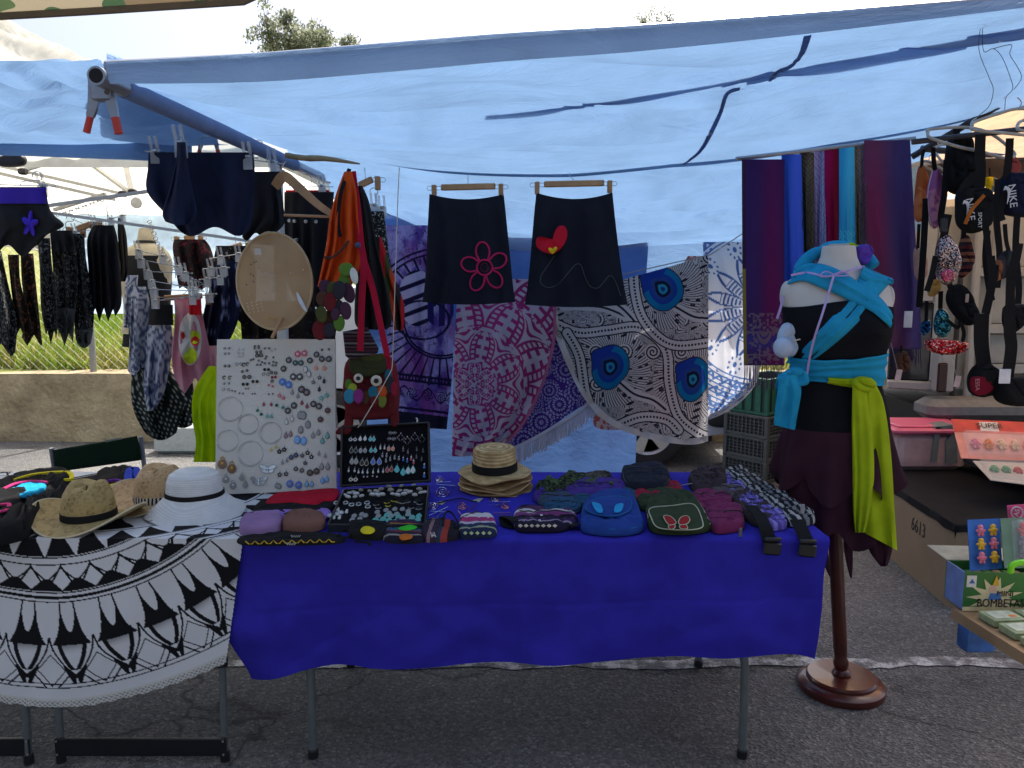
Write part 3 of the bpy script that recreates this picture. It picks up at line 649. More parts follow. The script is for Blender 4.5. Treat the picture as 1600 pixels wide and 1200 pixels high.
# royal blue cloth: top, then the hanging front
blue = cloth('royal blue cloth', S(54,48,172), .03, sheen=.0)
nu, nv = 150,90
Lx = [G(372,842, TZ + .004).x, W(385,1070,2.25).x]; Rx = [G(1290,836, TZ + .004).x, W(1277,1030,2.25).x]
top_far = NE + .80; dropx = np.linspace(0,1, nu)
hem_px = crom([(384,1071),(430,1062),(480,1049),(560,1045),(700,1042),(830,1037),(960,1032),(1080,1026),(1160,1022),(1220,1020),(1255,1025),(1277,1032)], 200)
hx = np.array([W(x, y, 2.25).x for x, y in hem_px]); hz = np.array([W(x, y, 2.25).z for x, y in hem_px])
A = np.zeros((nv, nu, 3)); s_ = np.linspace(0,1, nv)
for i in range(nu):
    u = dropx[i]; xt = Lx[0] * (1 - u) + Rx[0] * u; xb = Lx[1] * (1 - u) + Rx[1] * u; zb = np.interp(xb, hx, hz)
    k = int(nv * .3)
    for j in range(nv):
        if j < k:
            f = j / k; A[j, i] = (xt, top_far - (top_far - NE) * f, TZ + .004 + .0035 * (vn(xt * 9, f * 6,4) - .5))
        else:
            f = (j - k) / (nv - 1 - k); r = .018
            zz = TZ + .004 - f * (TZ + .004 - zb); round_ = r * (1 - min(1, f / .04)) ** 2
            amp = ss(.02,.8, f)
            corner = max(0,1 - u / .12) * f
            cr = -.004 * math.exp(-((xt - .03) / .006) ** 2) - .004 * math.exp(-((xt - .47) / .006) ** 2) - .004 * math.exp(-((xt + .42) / .006) ** 2) + .003 * math.exp(-((f - .52) / .02) ** 2)
            yy = NE - .012 + round_ * .6 + cr * amp - amp * (.022 * math.sin(u * 23 + 1.2 * f) * vn(u * 6,1,3) * 1.4 + .034 * (vn(u * 7 + f * 2.5, f * 2 - u * 3,5) - .5) + .016 * (vn(u * 15 - f * 4, f * 3,7) - .5) + .012 * abs(vn(u * 11 + f * 5, f * 2.2 + u * 4,12) - .5)) + .10 * corner * (1 - u / .12 * .2) * .6
            A[j, i] = (xt * (1 - f) + xb * f - .072 * math.sin(math.pi * min(1, f * 1.0)) ** 1.2 * max(0,1 - u / .13) ** 1.3 + .004 * math.sin(f * 9 + u * 40), yy, zz)
bc = MB().grid(A)
ks = slice(0, int(nv * .3))
side = []                                                   # the left and right falls
for u0, sg in ((0,-1),(-1,1)):
    e = A[ks, u0].copy(); rows = [e]
    for q in range(1,14):
        f = q / 13; r_ = e.copy(); r_[:, 0] += (sg * (.012 + .035 * f) if sg < 0 else -.008 - .03 * f) + .3 * sg * (.01 * np.sin(np.linspace(0,9, len(e))) * f); r_[:, 2] = TZ - f * (.24 if sg < 0 else .36); rows.append(r_)
    bc.grid(np.array(rows))
o = bc.build('tablecloth', blue, smooth=60); tag(o, 'plain royal blue cloth covering the long folding table', 'tablecloth')

# left table with its black and white pareo
tb2 = thing('camping_table', 'camping table with black foot slats under the black and white cloth', 'table', (-1.6,2.6,0))
MB().bbox((-1.73, NE + .40, TZ - .03),(1.72,.76,.03), .01).build('tabletop', mat('grey plastic tabletop', S(190,190,186), .5), tb2)
def leg2(px_, top, bot):
    a, b = W(top[0], top[1], NE + .03), G(*bot, 0.0); MB().tube([(a.x, NE + .05, TZ - .04), (b.x, b.y, .02)], .0115,10).build('leg', legm, tb2)
    MB().lathe([(.015,0),(.015,.03),(.0115,.034)], 10,(b.x, b.y, 0)).build('foot_cap', blackp, tb2); return b
l1 = leg2(0,(345,990),(352,1188)); l2 = leg2(0,(94,1100),(96,1190)); l3 = leg2(0,(38,1100),(46,1192))
c_ = W(346,1036, NE + .02); MB().lathe([(.0155,-.014),(.0155,.014)], 12,(c_.x, NE + .03, c_.z)).build('leg_lock', blackp, tb2)
sl_ = mat('black painted slat', (.012,.012,.014), .35)
y_ = l1.y - .016
zt, zb_ = W(200,1153, y_).z, W(200,1181, y_).z
for xa, xb in ((l2.x - .01, l1.x + .012), (l3.x - 1.0, l3.x + .01)):
    MB().bbox(((xa + xb) / 2, y_, (zt + zb_) / 2), (xb - xa, .012, zt - zb_), .003).build('foot_slat', sl_, tb2)
    for xr in (xa + .008, xb - .008):
        for zr in (zt - .008, zb_ + .008): MB().ball((xr, y_ - .007, zr), .0035,8,4).build('rivet', steel, tb2)
BW = (np.array([.78,.78,.80]), np.array([.012,.012,.014]))
def pareo_print(x, d):
    """mandala seen from its centre: x sideways, d outward distance from the far centre (metres)"""
    th = np.arctan2(x, d); r = np.hypot(x, d)
    white = np.ones_like(r, bool)
    def rep(n, off=0): a = th * n / (2 * np.pi) + off; return a - np.round(a)
    def band(a, b): return (r > a) & (r < b)
    # inner flower
    t = rep(10); white &= ~(band(.12,.34) & (np.abs(t) > .36 * (1 - ((r - .12) / .22) ** 2)))
    white &= ~band(.345,.362)
    t = rep(18,.5); white &= ~(band(.365,.48) & (np.abs(t) > .30 + .12 * np.cos((r - .365) / .115 * 3.1)))
    white &= ~band(.490,.496)
    # spikes
    t = rep(40); k = (r - .50) / .095; white &= ~(band(.50,.595) & (np.abs(t) > .44 * (1 - k) + .02))
    for q in (.597,.618): white &= ~band(q, q + .004)
    t = rep(44); k = (r - .625) / .072
    tri = np.abs(t) < .5 * (1 - k); t2 = rep(44,.5); dia = np.abs(t2) < .42 * (1 - np.abs(k - .55) / .48)
    white &= ~(band(.622,.700) & ~(tri & (k < .52)) & ~dia)
    white &= ~(band(.622,.7) & ((np.abs(np.abs(t) - .5 * (1 - k)) < .04) | (np.abs(np.abs(t2) - .42 * (1 - np.abs(k - .55) / .48)) < .04)))
    for q, w_ in ((.702,.004),(.714,.009),(.730,.004)): white &= ~band(q, q + w_)
    # long petals over black
    n = 40; t = rep(n); t2 = rep(n, .5); k = (r - .735) / .13; k2 = (r - .735) / .09
    big = np.abs(t) < .33 * np.clip(1 - k, 0,1) ** .45 * (1 + .3 * k); small = np.abs(t2) < .20 * np.clip(1 - k2,0,1) ** .5
    zone = band(.735,.865); white &= ~(zone & ~(big | small))
    white &= ~(band(.735,.86) & (np.abs(np.abs(t) - .33 * np.clip(1 - k, 0,1) ** .45 * (1 + .3 * k)) < .022))
    g = np.ones(r.shape)
    # ogive petals with a shaded mouth
    k = (r - .82) / .14; og = .5 * np.clip(1 - np.clip(k, 0,1) ** 2.2,0,1); m_ = band(.82,.96) & (np.abs(t2) < og)
    inner = np.abs(t2) < og * .72 - .05; white = np.where(band(.865,.96) & (np.abs(t2) < og), True, white)
    white &= ~(band(.84,.95) & (np.abs(np.abs(t2) - (og * .70 - .04)) < .05) & (og > .12))
    white &= ~(band(.84,.97) & (np.abs(np.abs(t2) - og) < .022))
    g = np.where(band(.80,.90) & inner & ~(small & (r < .82)), ss(.84,.895, r + .012 * t2), 1.0); g = np.where(big & zone, 1, g); g = np.where(small & zone, 1, g)
    # chevrons and corner blacks
    k = (r - .87) / .12; dm = np.abs(t) / .45 + np.abs(k - .62) / .62
    white &= ~(band(.88,1.0) & ((np.abs(dm - 1) < .05) | (np.abs(dm - .66) < .035)) & (np.abs(t2) > og))
    white &= ~(band(.93,.985) & (np.abs(t2) < .25 - (r - .93) * 3) & (np.abs(t2) > og + .02) & (k > .4))
    for q in (.985,.998): white &= ~band(q, q + .0035)
    lace = (r > 1.042) & (np.sin(th * 420) * np.sin(r * 520) > .15)
    c = np.where(white[:, None], BW[0], BW[1]) * g[:, None] + BW[1] * (1 - g[:, None])
    c = np.where((r > 1.035)[:, None], np.where(lace[:, None], np.array([[.30,.29,.27]]), np.array([[.72,.70,.66]])), c)
    return c
xc = W(75,838, NE).x
nu, nv = 620,560
xs = np.linspace(-2.35,-0.765, nu); ds = np.linspace(-.28,1.06, nv)     # d: 0.54 at the table's near edge
X, D = np.meshgrid(xs, ds); DE = .54
over = np.clip(D - DE, 0, None)
pos = np.stack([X, np.where(D < DE, NE - .022 + (DE - D), NE - .022), np.where(D < DE, TZ + .006, TZ + .006 - over)], -1)
pos[..., 1] += -.013 * np.clip(over * 3,0,1) * np.sin(X * 9 + over * 3) - .02 * (fbm(X * 3.1 + over * 2, over * 3,6) - .5) * np.clip(over * 4,0,1) - .008 * (vn(X * 14 + over * 9, over * 7,8) - .5) * np.clip(over * 6,0,1)
pos[..., 2] += np.where(D < DE, .004 * (fbm(X * 6, D * 6,3) - .4), 0)
# the cloth turns round the table's right corner and hangs a little forward there
cornr = np.clip((X + .86) / .09,0,1); pos[..., 1] += np.where(over > 0, cornr ** 2 * (-.03 * over), 0)
rr = np.hypot(X - xc, D); keep = (rr < 1.063 + .002 * np.sin(np.arctan2(X - xc, D) * 130))
C = pareo_print((X - xc).ravel(), D.ravel())
keepk = keep & ~((over > 0) & (X > -.79 - over * .18)) 
o = link('pareo_tablecloth', npmesh('pareo_tablecloth', pos.reshape(-1,3), gridfaces(nu, nv, keepk), C), vcmat('pareo print', .12), smooth=80)
tag(o, 'round white pareo with black mandala print draped over the left table', 'tablecloth')

# ---------------------------------------------------------------- cloths on the line behind the stall
LY = 4.28
rope = mat('thin grey cord', S(140,140,135), .8)
tag(MB().tube([W(540,300, LY), W(640,352, LY), W(760,436, LY), W(900,446, LY), W(1020,418, LY), W(1110,398, LY), W(1180,352, LY)], .003,6).build('clothes_line', rope), 'thin cord that carries the printed cloths at the back of the stall', 'cord')
def L3(*c): return np.array([c], float)
def mixc(a, b, k): k = np.asarray(k, float)[:, None]; return a * (1 - k) + b * k
# peacock feather cloth
EYES = [(1036,452,33,36,-.6),(954,574,30,36,.5),(1083,593,27,36,.5)]
VEINS = [[(868,506),(905,520),(950,516),(1000,512),(1040,545),(1046,600),(1060,650),(1090,676),(1110,684)],
         [(990,420),(992,455),(1003,495),(1030,528),(1060,540),(1110,535)],
         [(886,520),(905,556),(914,610),(925,640)], [(960,668),(1000,652),(1040,655),(1060,672)]]
SPINE = [[(1036,468),(1060,482),(1085,495),(1110,497)], [(960,590),(990,615),(1020,625),(1040,640)], [(880,478),(940,480),(985,498)], [(1000,512),(960,474),(900,470)]]
def pdist(px, py, pl):
    best = np.full(px.shape, 1e9); P = crom(pl, 40); al = np.zeros(px.shape); L = 0
    for a, b in zip(P[:-1], P[1:]):
        d = b - a; l2 = (d ** 2).sum() + 1e-9; t = np.clip(((px - a[0]) * d[0] + (py - a[1]) * d[1]) / l2,0,1)
        q = np.hypot(px - a[0] - d[0] * t, py - a[1] - d[1] * t); m_ = q < best
        best = np.where(m_, q, best); al = np.where(m_, L + t * l2 ** .5, al); L += l2 ** .5
    return best, al
def peacock(px, py, u, v):
    ink = L3(.016,.017,.03); wh = L3(.51,.50,.51)
    ang = 3.2 * fbm(px / 130, py / 130,5,2); fld = (px * np.cos(ang) + py * np.sin(ang)) / 4.1 + 5 * fbm(px / 70 + 3, py / 60,8,2)
    for (ex, ey, a, b, t) in EYES:
        d = np.hypot(px - ex, (py - ey)); fld = np.where(d < 62,(np.arctan2(py - ey, px - ex) * 13 + d / 12), fld)
    s = fld - np.floor(fld); line = (s < .34) * 1.0
    cell = vn(np.floor(fld) * 3.1, np.floor(fld) * 1.7,4)
    dots = ((np.sin(px / 2.6) * np.sin(py / 2.6) > .1) & (cell > .62) & (s > .4)); line = np.maximum(line, dots * 1.0)
    band_ = fbm(px / 34, py / 34,11,2); line = np.where((band_ > .60) & (s > .3), (np.sin(px / 4.2 + py / 3) * np.cos(py / 3.4) > .55) * 1.0, line)
    swl = vn(px / 46, py / 46,21); cx, cy = np.round(px / 44) * 44 + 8, np.round(py / 50) * 50
    rd = np.hypot(px - cx, py - cy); line = np.where((rd < 13) & (swl > .58), (np.sin(rd * 1.15 + np.arctan2(py - cy, px - cx)) > .2) * 1.0, line)
    for pl in SPINE:
        d, al = pdist(px, py, pl); line = np.where(d < 7,0, line); line = np.where(d < 1.7,1, line)
    for pl in VEINS:
        d, al = pdist(px, py, pl); line = np.where(d < 9,(d > 7) * 1.0, line)
        line = np.where((d < 1.7) & (np.abs(al % 5.2 - 2.6) < 1.6), 1, line)
    c = mixc(wh, ink, line)
    for (ex, ey, a, b, t) in EYES:
        x, y = px - ex, py - ey
        rr = np.hypot(x / a + .22 * (y / b) * t, y / b)
        th = np.arctan2(y, x); rr = rr / (1 + .25 * np.exp(-((th + 2.45 + (0 if t > 0 else 0)) / .35) ** 2))
        rr = rr * (1 + .13 * np.exp(-((th - .9) / .5) ** 2))
        for lim, cc in ((1.0,(.015,.02,.05)),(.95,(.005,.16,.36)),(.68,(.012,.05,.30)),(.50,(.02,.06,.24)),(.36,(.008,.014,.04)),(.22,(.02,.25,.42)),(.10,(.01,.05,.2))):
            yy = (y - .06 * b * (1 - lim)) ; c = np.where((rr < lim)[:, None], L3(*cc), c)
        c = np.where(((rr < .95) & (rr > .5) & (x / a + y / b < -.62 + .25 * np.sin(np.arctan2(y, x) * 2)))[:, None], L3(.012,.045,.30), c)
    hemm = np.maximum(0,0)
    return c
def pk_keep(U, V, PX, PY):
    e = np.interp(PX, [866,880,905,935,965,1000,1040,1080,1107], [500,545,598,640,662,675,684,688,682]); top = np.interp(PX, [866,975,1040,1108], [478,436,418,398])
    return (PY < e) & (PY > top)
o = hang('peacock_cloth', [(396,866,1107),(690,866,1106)], LY - .03, vcmat('peacock print', .30), nu=430, nv=520, folds=(3,.02,4), colfn=peacock, keep=pk_keep)
tag(o, 'white round cloth printed with black peacock feathers and three blue eyes', 'wall cloth')
eb = crom([(866,480),(872,520),(905,598),(935,640),(965,662),(1000,675),(1040,684),(1080,688),(1106,683)], 70)
lace = cloth('white lace edging', S(214,208,208), .35)
MB().ribbon([W(x, y + 2, LY - .036 + .01 * math.sin(i * .9)) for i, (x, y) in enumerate(eb)], .034,(0,-1,0), .004,140).build('lace_edge', lace, o)
# blue and white mandala cloth
def bluem(px, py, u, v):
    wh = L3(.72,.74,.80); d, l = L3(.02,.07,.26), L3(.16,.30,.60)
    r = np.hypot(px - 1182,(py - 480)); th = np.arctan2(py - 480, px - 1182); n = 13
    t = th * n / 6.283; t = t - np.round(t); k = np.zeros(px.shape)
    k = np.where((r > 22) & (r < 84), (np.abs(t) > .5 * (1 - ((r - 22) / 62) ** 1.5) - .06) & (np.abs(t) < .5 * (1 - ((r - 22) / 62) ** 2) + .03), k)
    k = np.where((r > 18) & (r < 58) & (np.abs(t) < .30), np.sin(r * 1.0) > .0, k)
    dd = np.hypot((r - 96) / 9, t / .13); k = np.where(dd < 1, dd < .5, k); k = np.where((dd > 1.25) & (dd < 1.8), np.sin(np.arctan2(t * 60, r - 96) * 9) > .3, k)
    k = np.where((r > 112) & (r < 170), ((np.sin(r * .9) > .55) | (np.abs(np.abs(t * 4 - np.round(t * 4)) * 20 - (r % 20)) < 3) | (fbm(px / 5, py / 5,3,2) > .62)), k)
    k = np.where((r > 170), (fbm(px / 4.5, py / 4.5,4,2) > .52), k); k = np.where((r > 172) & (r < 175), 1, k)
    col = mixc(d, l, np.clip((r - 70) / 100,0,1) * .6 + .4 * fbm(px / 40, py / 40,2,2))
    return mixc(wh, np.ones(px.shape)[:, None] * col, np.asarray(k, float))
o = hang('mandala_cloth', [(378,1098,1166),(420,1100,1168),(560,1104,1180),(610,1106,1172),(655,1106,1110)], LY, vcmat('blue mandala print', .45), nu=190, nv=320, folds=(2,.03,8), colfn=bluem)
tag(o, 'white cloth with blue mandala print hung right of the peacock cloth', 'wall cloth')
MB().ribbon([W(1107,652, LY - .01), W(1130,642, LY - .01), W(1156,624, LY - .01), W(1178,596, LY - .01), W(1184,560, LY - .01)], .028,(0,-1,0), .003,60).build('lace_edge', lace, o)
# pale cloth with an orange border showing behind the peacock cloth's left and top edges
def coral(px, py, u, v): k = fbm(px / 5, py / 5,3,2) > .5; return mixc(L3(.5,.12,.09), L3(.65,.5,.5), k * 1.0)
o = hang('coral_cloth', [(400,1075,1098),(640,930,1095),(672,970,995)], LY + .05, vcmat('coral print', .25), nu=140, nv=140, folds=(2,.01,3), colfn=coral)
tag(o, 'coral red printed cloth showing just past the edges of the peacock cloth', 'wall cloth')
# pink mandala cloth
def pinkm(px, py, u, v):
    wh = L3(.50,.43,.53); mg = L3(.24,.022,.115); k = np.zeros(px.shape)
    cx, cy = 742,600; r = np.hypot((px - cx) * 1.1, py - cy); th = np.arctan2(py - cy, (px - cx) * 1.1)
    k = fbm(px / 6, py / 6,5,2) > .58
    for r0, r1, n in ((6,34,6),(38,84,7),(90,140,9),(146,205,11)):
        t = th * n / 6.283 + (.5 if r0 % 4 else 0); t = t - np.round(t); s = (r - r0) / (r1 - r0); z = (s > 0) & (s < 1)
        env = .5 * np.sqrt(np.clip(1 - s ** 1.6,0,1)); q = np.abs(t) / np.maximum(env, .02)
        k = np.where(z & (q < 1), (q > .86) | ((q > .45) & (q < .6)) | ((q < .45) & (np.sin(r * .42 + 2) > .3) & (q > .12)) | ((q > .6) & (q < .86) & (np.sin(s * 40) > .2)), k)
        k = np.where(z & (q >= 1) & (q < 1.15), 0, k)
        k = np.where(z & (q >= 1.15), (np.sin(r * .46 + 2.2 * np.cos(t * 12.566)) > .25), k)
    return mixc(wh, np.broadcast_to(mg * 1.0,(len(px), 3)) * (1 + .8 * fbm(px / 60, py / 50,2,2))[:, None], np.asarray(k, float))
o = hang('pink_mandala_cloth', [(436,716,868),(500,712,866),(570,709,858),(630,708,836),(680,707,800),(713,706,752)], LY - .05, vcmat('pink mandala print', .28), nu=320, nv=480, folds=(3.2,.035,2), colfn=pinkm)
tag(o, 'white cloth with magenta mandala print hung beside the purple one', 'wall cloth')
MB().ribbon([W(867,470, LY - .06), W(864,540, LY - .07), W(845,606, LY - .07), (W(815,665, LY - .07)), W(780,700, LY - .07), W(745,712, LY - .06)], .016,(0,-1,0), .004,60).build('trim', cloth('dusty pink trim', S(170,96,132), .2), o)
# purple cloth with white doilies and tassels
def purple(px, py, u, v):
    c0 = L3(.075,.03,.22); c1 = L3(.50,.44,.62); k = np.zeros(px.shape)
    for cx, cy, R_ in ((818,690,22),(846,660,22),(874,632,22),(905,610,22),(858,610,17),(884,578,20),(868,545,18),(900,560,16),(925,590,18),(838,632,12),(880,520,14),(915,630,14),(797,706,14),(850,575,14)):
        r = np.hypot(px - cx, py - cy) / R_; th = np.arctan2(py - cy, px - cx)
        pat = ((np.sin(r * 19) > .1) & (np.sin(th * 16 + np.floor(r * 4) * 2) > -.4)) | ((r > .9) & (np.cos(th * 22) > 0)); k = np.where(r < 1, pat, k)
    k = np.where((k < .5) & (vn(px / 2.2, py / 2.2,5) > .93), .7, k)
    return mixc(c0, c1, k * .85)
o = hang('purple_mandala_cloth', [(480,835,880),(560,800,935),(620,790,938),(640,790,900),(675,790,850),(700,790,812)], LY + .01, vcmat('purple mandala print', .3), nu=230, nv=330, folds=(2,.02,6), colfn=purple)
tag(o, 'purple cloth with white doily print and long white tassels', 'wall cloth')
tm = MB(); tass = cloth('white cotton fringe', S(206,204,220), .3)
ed = crom([(936,616),(905,642),(870,664),(840,682),(800,702)], 40)
for i, (x, y) in enumerate(ed):
    for j in (-1,0,1):
        l = 26 + random.uniform(-3,3)
        tm.tube([W(x + j * 1.0, y - 2, LY - .005), W(x + j * 1.4 + random.uniform(-1,1), y + l * .5, LY - .01), W(x - 1 + j * 1.6 + random.uniform(-1.5,1.5), y + l, LY - .005)], .0028,4)
tag(tm.build('fringe', tass, o), kind='stuff')
MB().ribbon([W(x, y, LY - .012) for x, y in ed], .018,(0,-1,0), .004,60).build('fringe_band', tass, o)
# purple batik hanging
def batik(px, py, u, v):
    m_ = fbm(px / 16, py / 24,3,4); c = mixc(L3(.10,.055,.30), L3(.34,.30,.62), ss(.35,.65, m_)); c = mixc(c, L3(.22,.05,.28), ss(.5,.75, fbm(px / 40 + 4, py / 40,9,2)) * .7)
    vein = np.abs(fbm(px / 9, py / 14,6,3) - .5) < .018; c = np.where(vein[:, None], c * .35, c)
    dk = L3(.012,.010,.05)
    ly = py - (px - 605) * .12
    arc = np.hypot((px - 690) / 1.05, py - 500)
    for r0 in (112,104,60,56): c = np.where((np.abs(arc - r0) < 1.6)[:, None] & (ly < 560)[:, None], dk, c)
    c = np.where(((arc < 104) & (arc > 62) & (np.sin(np.arctan2(py - 500, px - 690) * 40) > .75))[:, None], dk, c)
    body = (np.hypot((px - 652) / 30,(py - 466) / 44) < 1) ; c = np.where((body & (np.sin(py / 3.4 + px / 9) > .45))[:, None], dk, np.where(body[:, None], L3(.42,.40,.62), c))
    c = np.where(((np.hypot((px - 686) / 24,(py - 480) / 30) < 1) & (np.sin(px / 2.8) > -.2))[:, None], L3(.02,.016,.12), c)
    c = np.where((np.abs(np.hypot((px - 660) / 42,(py - 500) / 30) - 1) < .05)[:, None], dk, c)
    b0 = ly
    for y0 in (582,590,634): c = np.where((np.abs(b0 - y0) < 2)[:, None], dk, c)
    c = np.where(((b0 > 582) & (b0 < 591) & (np.sin(px * 1.25) > 0))[:, None], dk, c)
    fl = np.hypot((px - np.round((px - 620) / 24) * 24 - 620), b0 - 610); c = np.where(((fl < 9) & (np.sin(fl * 1.5 + 5 * np.arctan2(b0 - 610, px - np.round((px - 620) / 24) * 24 - 620)) > .1))[:, None], dk, c)
    c = np.where(((b0 > 593) & (b0 < 632) & (np.abs(b0 - 610 - 10 * np.sin(px / 6)) < 1.5))[:, None], dk, c)
    c = np.where((b0 > 640)[:, None], L3(.014,.014,.035), c); return c
o = hang('batik_cloth', [(352,600,700),(450,604,708),(560,606,708),(668,606,698)], LY - .09, vcmat('batik print', .25), nu=200, nv=420, folds=(3,.03,9), colfn=batik, bottom=lambda U: (U - .5) * 6)
tag(o, 'purple batik cloth with dark bordered print behind the owl backpack', 'wall cloth')

# ---------------------------------------------------------------- scarves on the right
SY = 3.2
def shawl(px, py, u, v):
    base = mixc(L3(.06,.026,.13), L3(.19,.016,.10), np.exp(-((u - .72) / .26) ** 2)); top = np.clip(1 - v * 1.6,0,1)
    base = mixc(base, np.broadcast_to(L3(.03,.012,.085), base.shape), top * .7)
    pat = (v > .70) & (v < .985)
    g = L3(.30,.22,.22); n = fbm(px / 3.2, py / 3.6,3,2) > .54
    arch = np.hypot((px - 1194) / 13,(py - 500) / 34); ring = (np.abs(arch - 1) < .12) | (np.abs(arch - .7) < .08) | ((arch < .6) & (np.sin(py * .7) > .2))
    n = np.where((v > .79) & (v < .92), ring | (n & (arch > 1.2) & (fbm(px / 8, py / 8,4,2) > .5)), n); n = np.where((np.abs(v - .79) < .005) | (np.abs(v - .915) < .005), 1, n)
    c = np.where((pat & (n > 0))[:, None], base * .45 + g * .55, np.where(pat[:, None], mixc(base, np.broadcast_to(L3(.06,.05,.26), base.shape), np.exp(-((v - .84) / .05) ** 2)), base))
    c = np.where((u < .08)[:, None], np.where((v > .5)[:, None], L3(.28,.2,.04), L3(.05,.02,.05)), c); return c
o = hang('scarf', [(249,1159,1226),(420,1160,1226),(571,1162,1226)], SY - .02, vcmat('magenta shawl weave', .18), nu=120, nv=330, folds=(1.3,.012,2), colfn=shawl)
tag(o, 'magenta and purple woven shawl with patterned fringed end at the left of the scarves', 'scarf', 'scarves hung in a row under the awning')
fm = MB()
for i in range(34):
    x = 1163 + i * 1.85; fm.tube([W(x, 569, SY - .02), W(x + random.uniform(-2,2), 590, SY - .025), W(x + random.uniform(-3,3), 604 + random.uniform(-4,8), SY - .02)], .0016,3)
tag(fm.build('fringe', cloth('mixed yarn fringe', S(120,84,110), .2), o), kind='stuff')
def scarf(label, rows, c, c2, seed, dy, patt=0):
    def fn(px, py, u, v):
        b = 1.35 * mixc(L3(*c), L3(*c2), ss(.2,.8, u + .15 * np.sin(v * 5)))
        if patt:
            n = np.where(v > .45 if patt == 2 else v > 0,(np.sin(px * 1.3) * np.sin(py * .8 + 2 * np.sin(px * .3)) > .25) * .6,0); b = mixc(b, np.clip(b * 2.4 + .03,0,1), n)
        return b
    o = hang('scarf', rows, SY + dy, vcmat('scarf weave', .18), nu=40, nv=90, folds=(1.6,.016, seed), colfn=fn)
    return tag(o, label, 'scarf', 'scarves hung in a row under the awning')
scarf('plain blue scarf hanging right beside the magenta shawl', [(241,1221,1252),(420,1223,1257),(520,1224,1260)], S(28,66,150), S(64,90,190), 3,0)
scarf('dark olive scarf with paisley weave between the blue and the lilac scarves', [(238,1249,1276),(330,1253,1277),(520,1256,1276)], S(38,34,30), S(86,76,62), 5,.012,1)
scarf('pale mauve scarf hanging beside the dark olive one', [(236,1272,1284),(520,1273,1284)], S(128,110,140), S(96,92,130), 6,0,1)
scarf('narrow lilac blue scarf hanging left of the crimson one', [(234,1280,1290),(520,1280,1293)], S(100,104,170), S(140,150,190), 7,.015,1)
scarf('crimson scarf hanging left of the turquoise one', [(232,1288,1312),(520,1290,1314)], S(130,14,70), S(110,10,40), 8,.005)
scarf('turquoise scarf hanging in the middle of the row', [(227,1311,1335),(520,1311,1338)], S(40,140,190), S(70,170,200), 9,0,2)
scarf('mustard scarf edge showing right of the turquoise one', [(225,1333,1342),(520,1335,1344)], S(128,104,60), S(90,80,60), 10,.012,1)
scarf('greyish brown scarf hanging left of the large purple shawl', [(223,1339,1352),(520,1340,1354)], S(96,82,76), S(76,70,80), 11,0,1)
def shawl2(px, py, u, v):
    b = mixc(L3(.15,.05,.11), L3(.062,.042,.15), ss(.25,.85, u + .12 * np.sin(v * 4))); k = np.exp(-((u - .22) / .2) ** 2) * np.exp(-((v - .3) / .25) ** 2)
    return mixc(b, np.broadcast_to(L3(.26,.025,.09), b.shape), k * .8) * (1 + .12 * np.sin(px * 2.2))[:, None]
o = hang('scarf', [(219,1350,1422),(360,1351,1430),(470,1370,1437),(545,1372,1440)], SY - .01, vcmat('purple shawl weave', .2), nu=70, nv=150, folds=(1.6,.02,12), colfn=shawl2)
tag(o, 'large purple and red shawl with a white price tag', 'scarf', 'scarves hung in a row under the awning')
MB().bbox(W(1419,499, SY - .035),(.034,.002,.066), .0008).build('price_tag', mat('white card', S(225,222,226), .7), o)
fm = MB()
for i in range(26):
    x = 1374 + i * 2.55; fm.tube([W(x, 543, SY - .01), W(x + random.uniform(-2,2), 556, SY - .012), W(x + random.uniform(-4,4), 562 + random.uniform(0,16), SY - .01)], .0016,3)
tag(fm.build('fringe', cloth('purple yarn fringe', S(70,50,100), .2), o), kind='stuff')
tag(MB().tube([W(1150,248, SY + .005), W(1430,216, SY + .005)], .008,8).build('scarf_rail', pole_grey), 'thin rail carrying the scarves just under the awning', 'rail')

# ---------------------------------------------------------------- the two black skirts on wooden hangers
wood = mat('light varnished wood', S(176,134,92), .45, var=.2, scale=18, bump=.15, bscale=60)
wire = mat('bright steel wire', S(190,192,195), .25,1, var=.05, bump=0)
felt = cloth('navy black skirt cloth', (.014,.016,.026))
KY = 3.32
def wood_hanger(x0, y0, x1, y1, hookx, hooky, Y, label):
    t = thing('wooden_hanger', label, 'clothes hanger', W((x0 + x1) / 2,(y0 + y1) / 2, Y))
    a, b = W(x0 + 16, y0, Y), W(x1 - 14, y1, Y); d = b - a; x, y, z = frame(d); M = Matrix((x, y, z)).transposed()
    MB().bbox((a + b) / 2,(.010,.026, d.length), .004, M).build('bar', wood, t)
    for e, s in ((W(x0, y0 + 1, Y), 1), (W(x1, y1 + 1, Y), -1)):
        MB().tube([e + Vector((s * .05,0,.007)), e + Vector((-s * .012,0,.008)), e + Vector((-s * .016,0,0)), e + Vector((-s * .012,0,-.008)), e + Vector((s * .05,0,-.007))], .0013,6).build('wire_loop', wire, t)
        c = e + Vector((s * .014,0,-.013)); g = MB()
        g.bbox(c + Vector((0,-.009,0)),(.020,.005,.05), .002, Matrix.Rotation(.12,3, 'X')); g.bbox(c + Vector((0,.006,0)),(.020,.005,.05), .002, Matrix.Rotation(-.12,3, 'X'))
        g.build('clip', wood, t); MB().bbox(e + Vector((s * .014,0,.007)),(.014,.024,.012), .003).build('clip_spring', wire, t)
    h = (a + b) / 2; MB().tube([h + Vector((0,0,.012)), W(hookx, hooky + 4, Y), W(hookx, hooky, Y)], .0016,6).build('hook', wire, t)
    return t
wood_hanger(673,293,788,291,731,270, KY, 'short wooden clip hanger holding the black skirt with the pink flower')
wood_hanger(834,288,958,286,890,270, KY + .02, 'short wooden clip hanger holding the black skirt with the red heart')
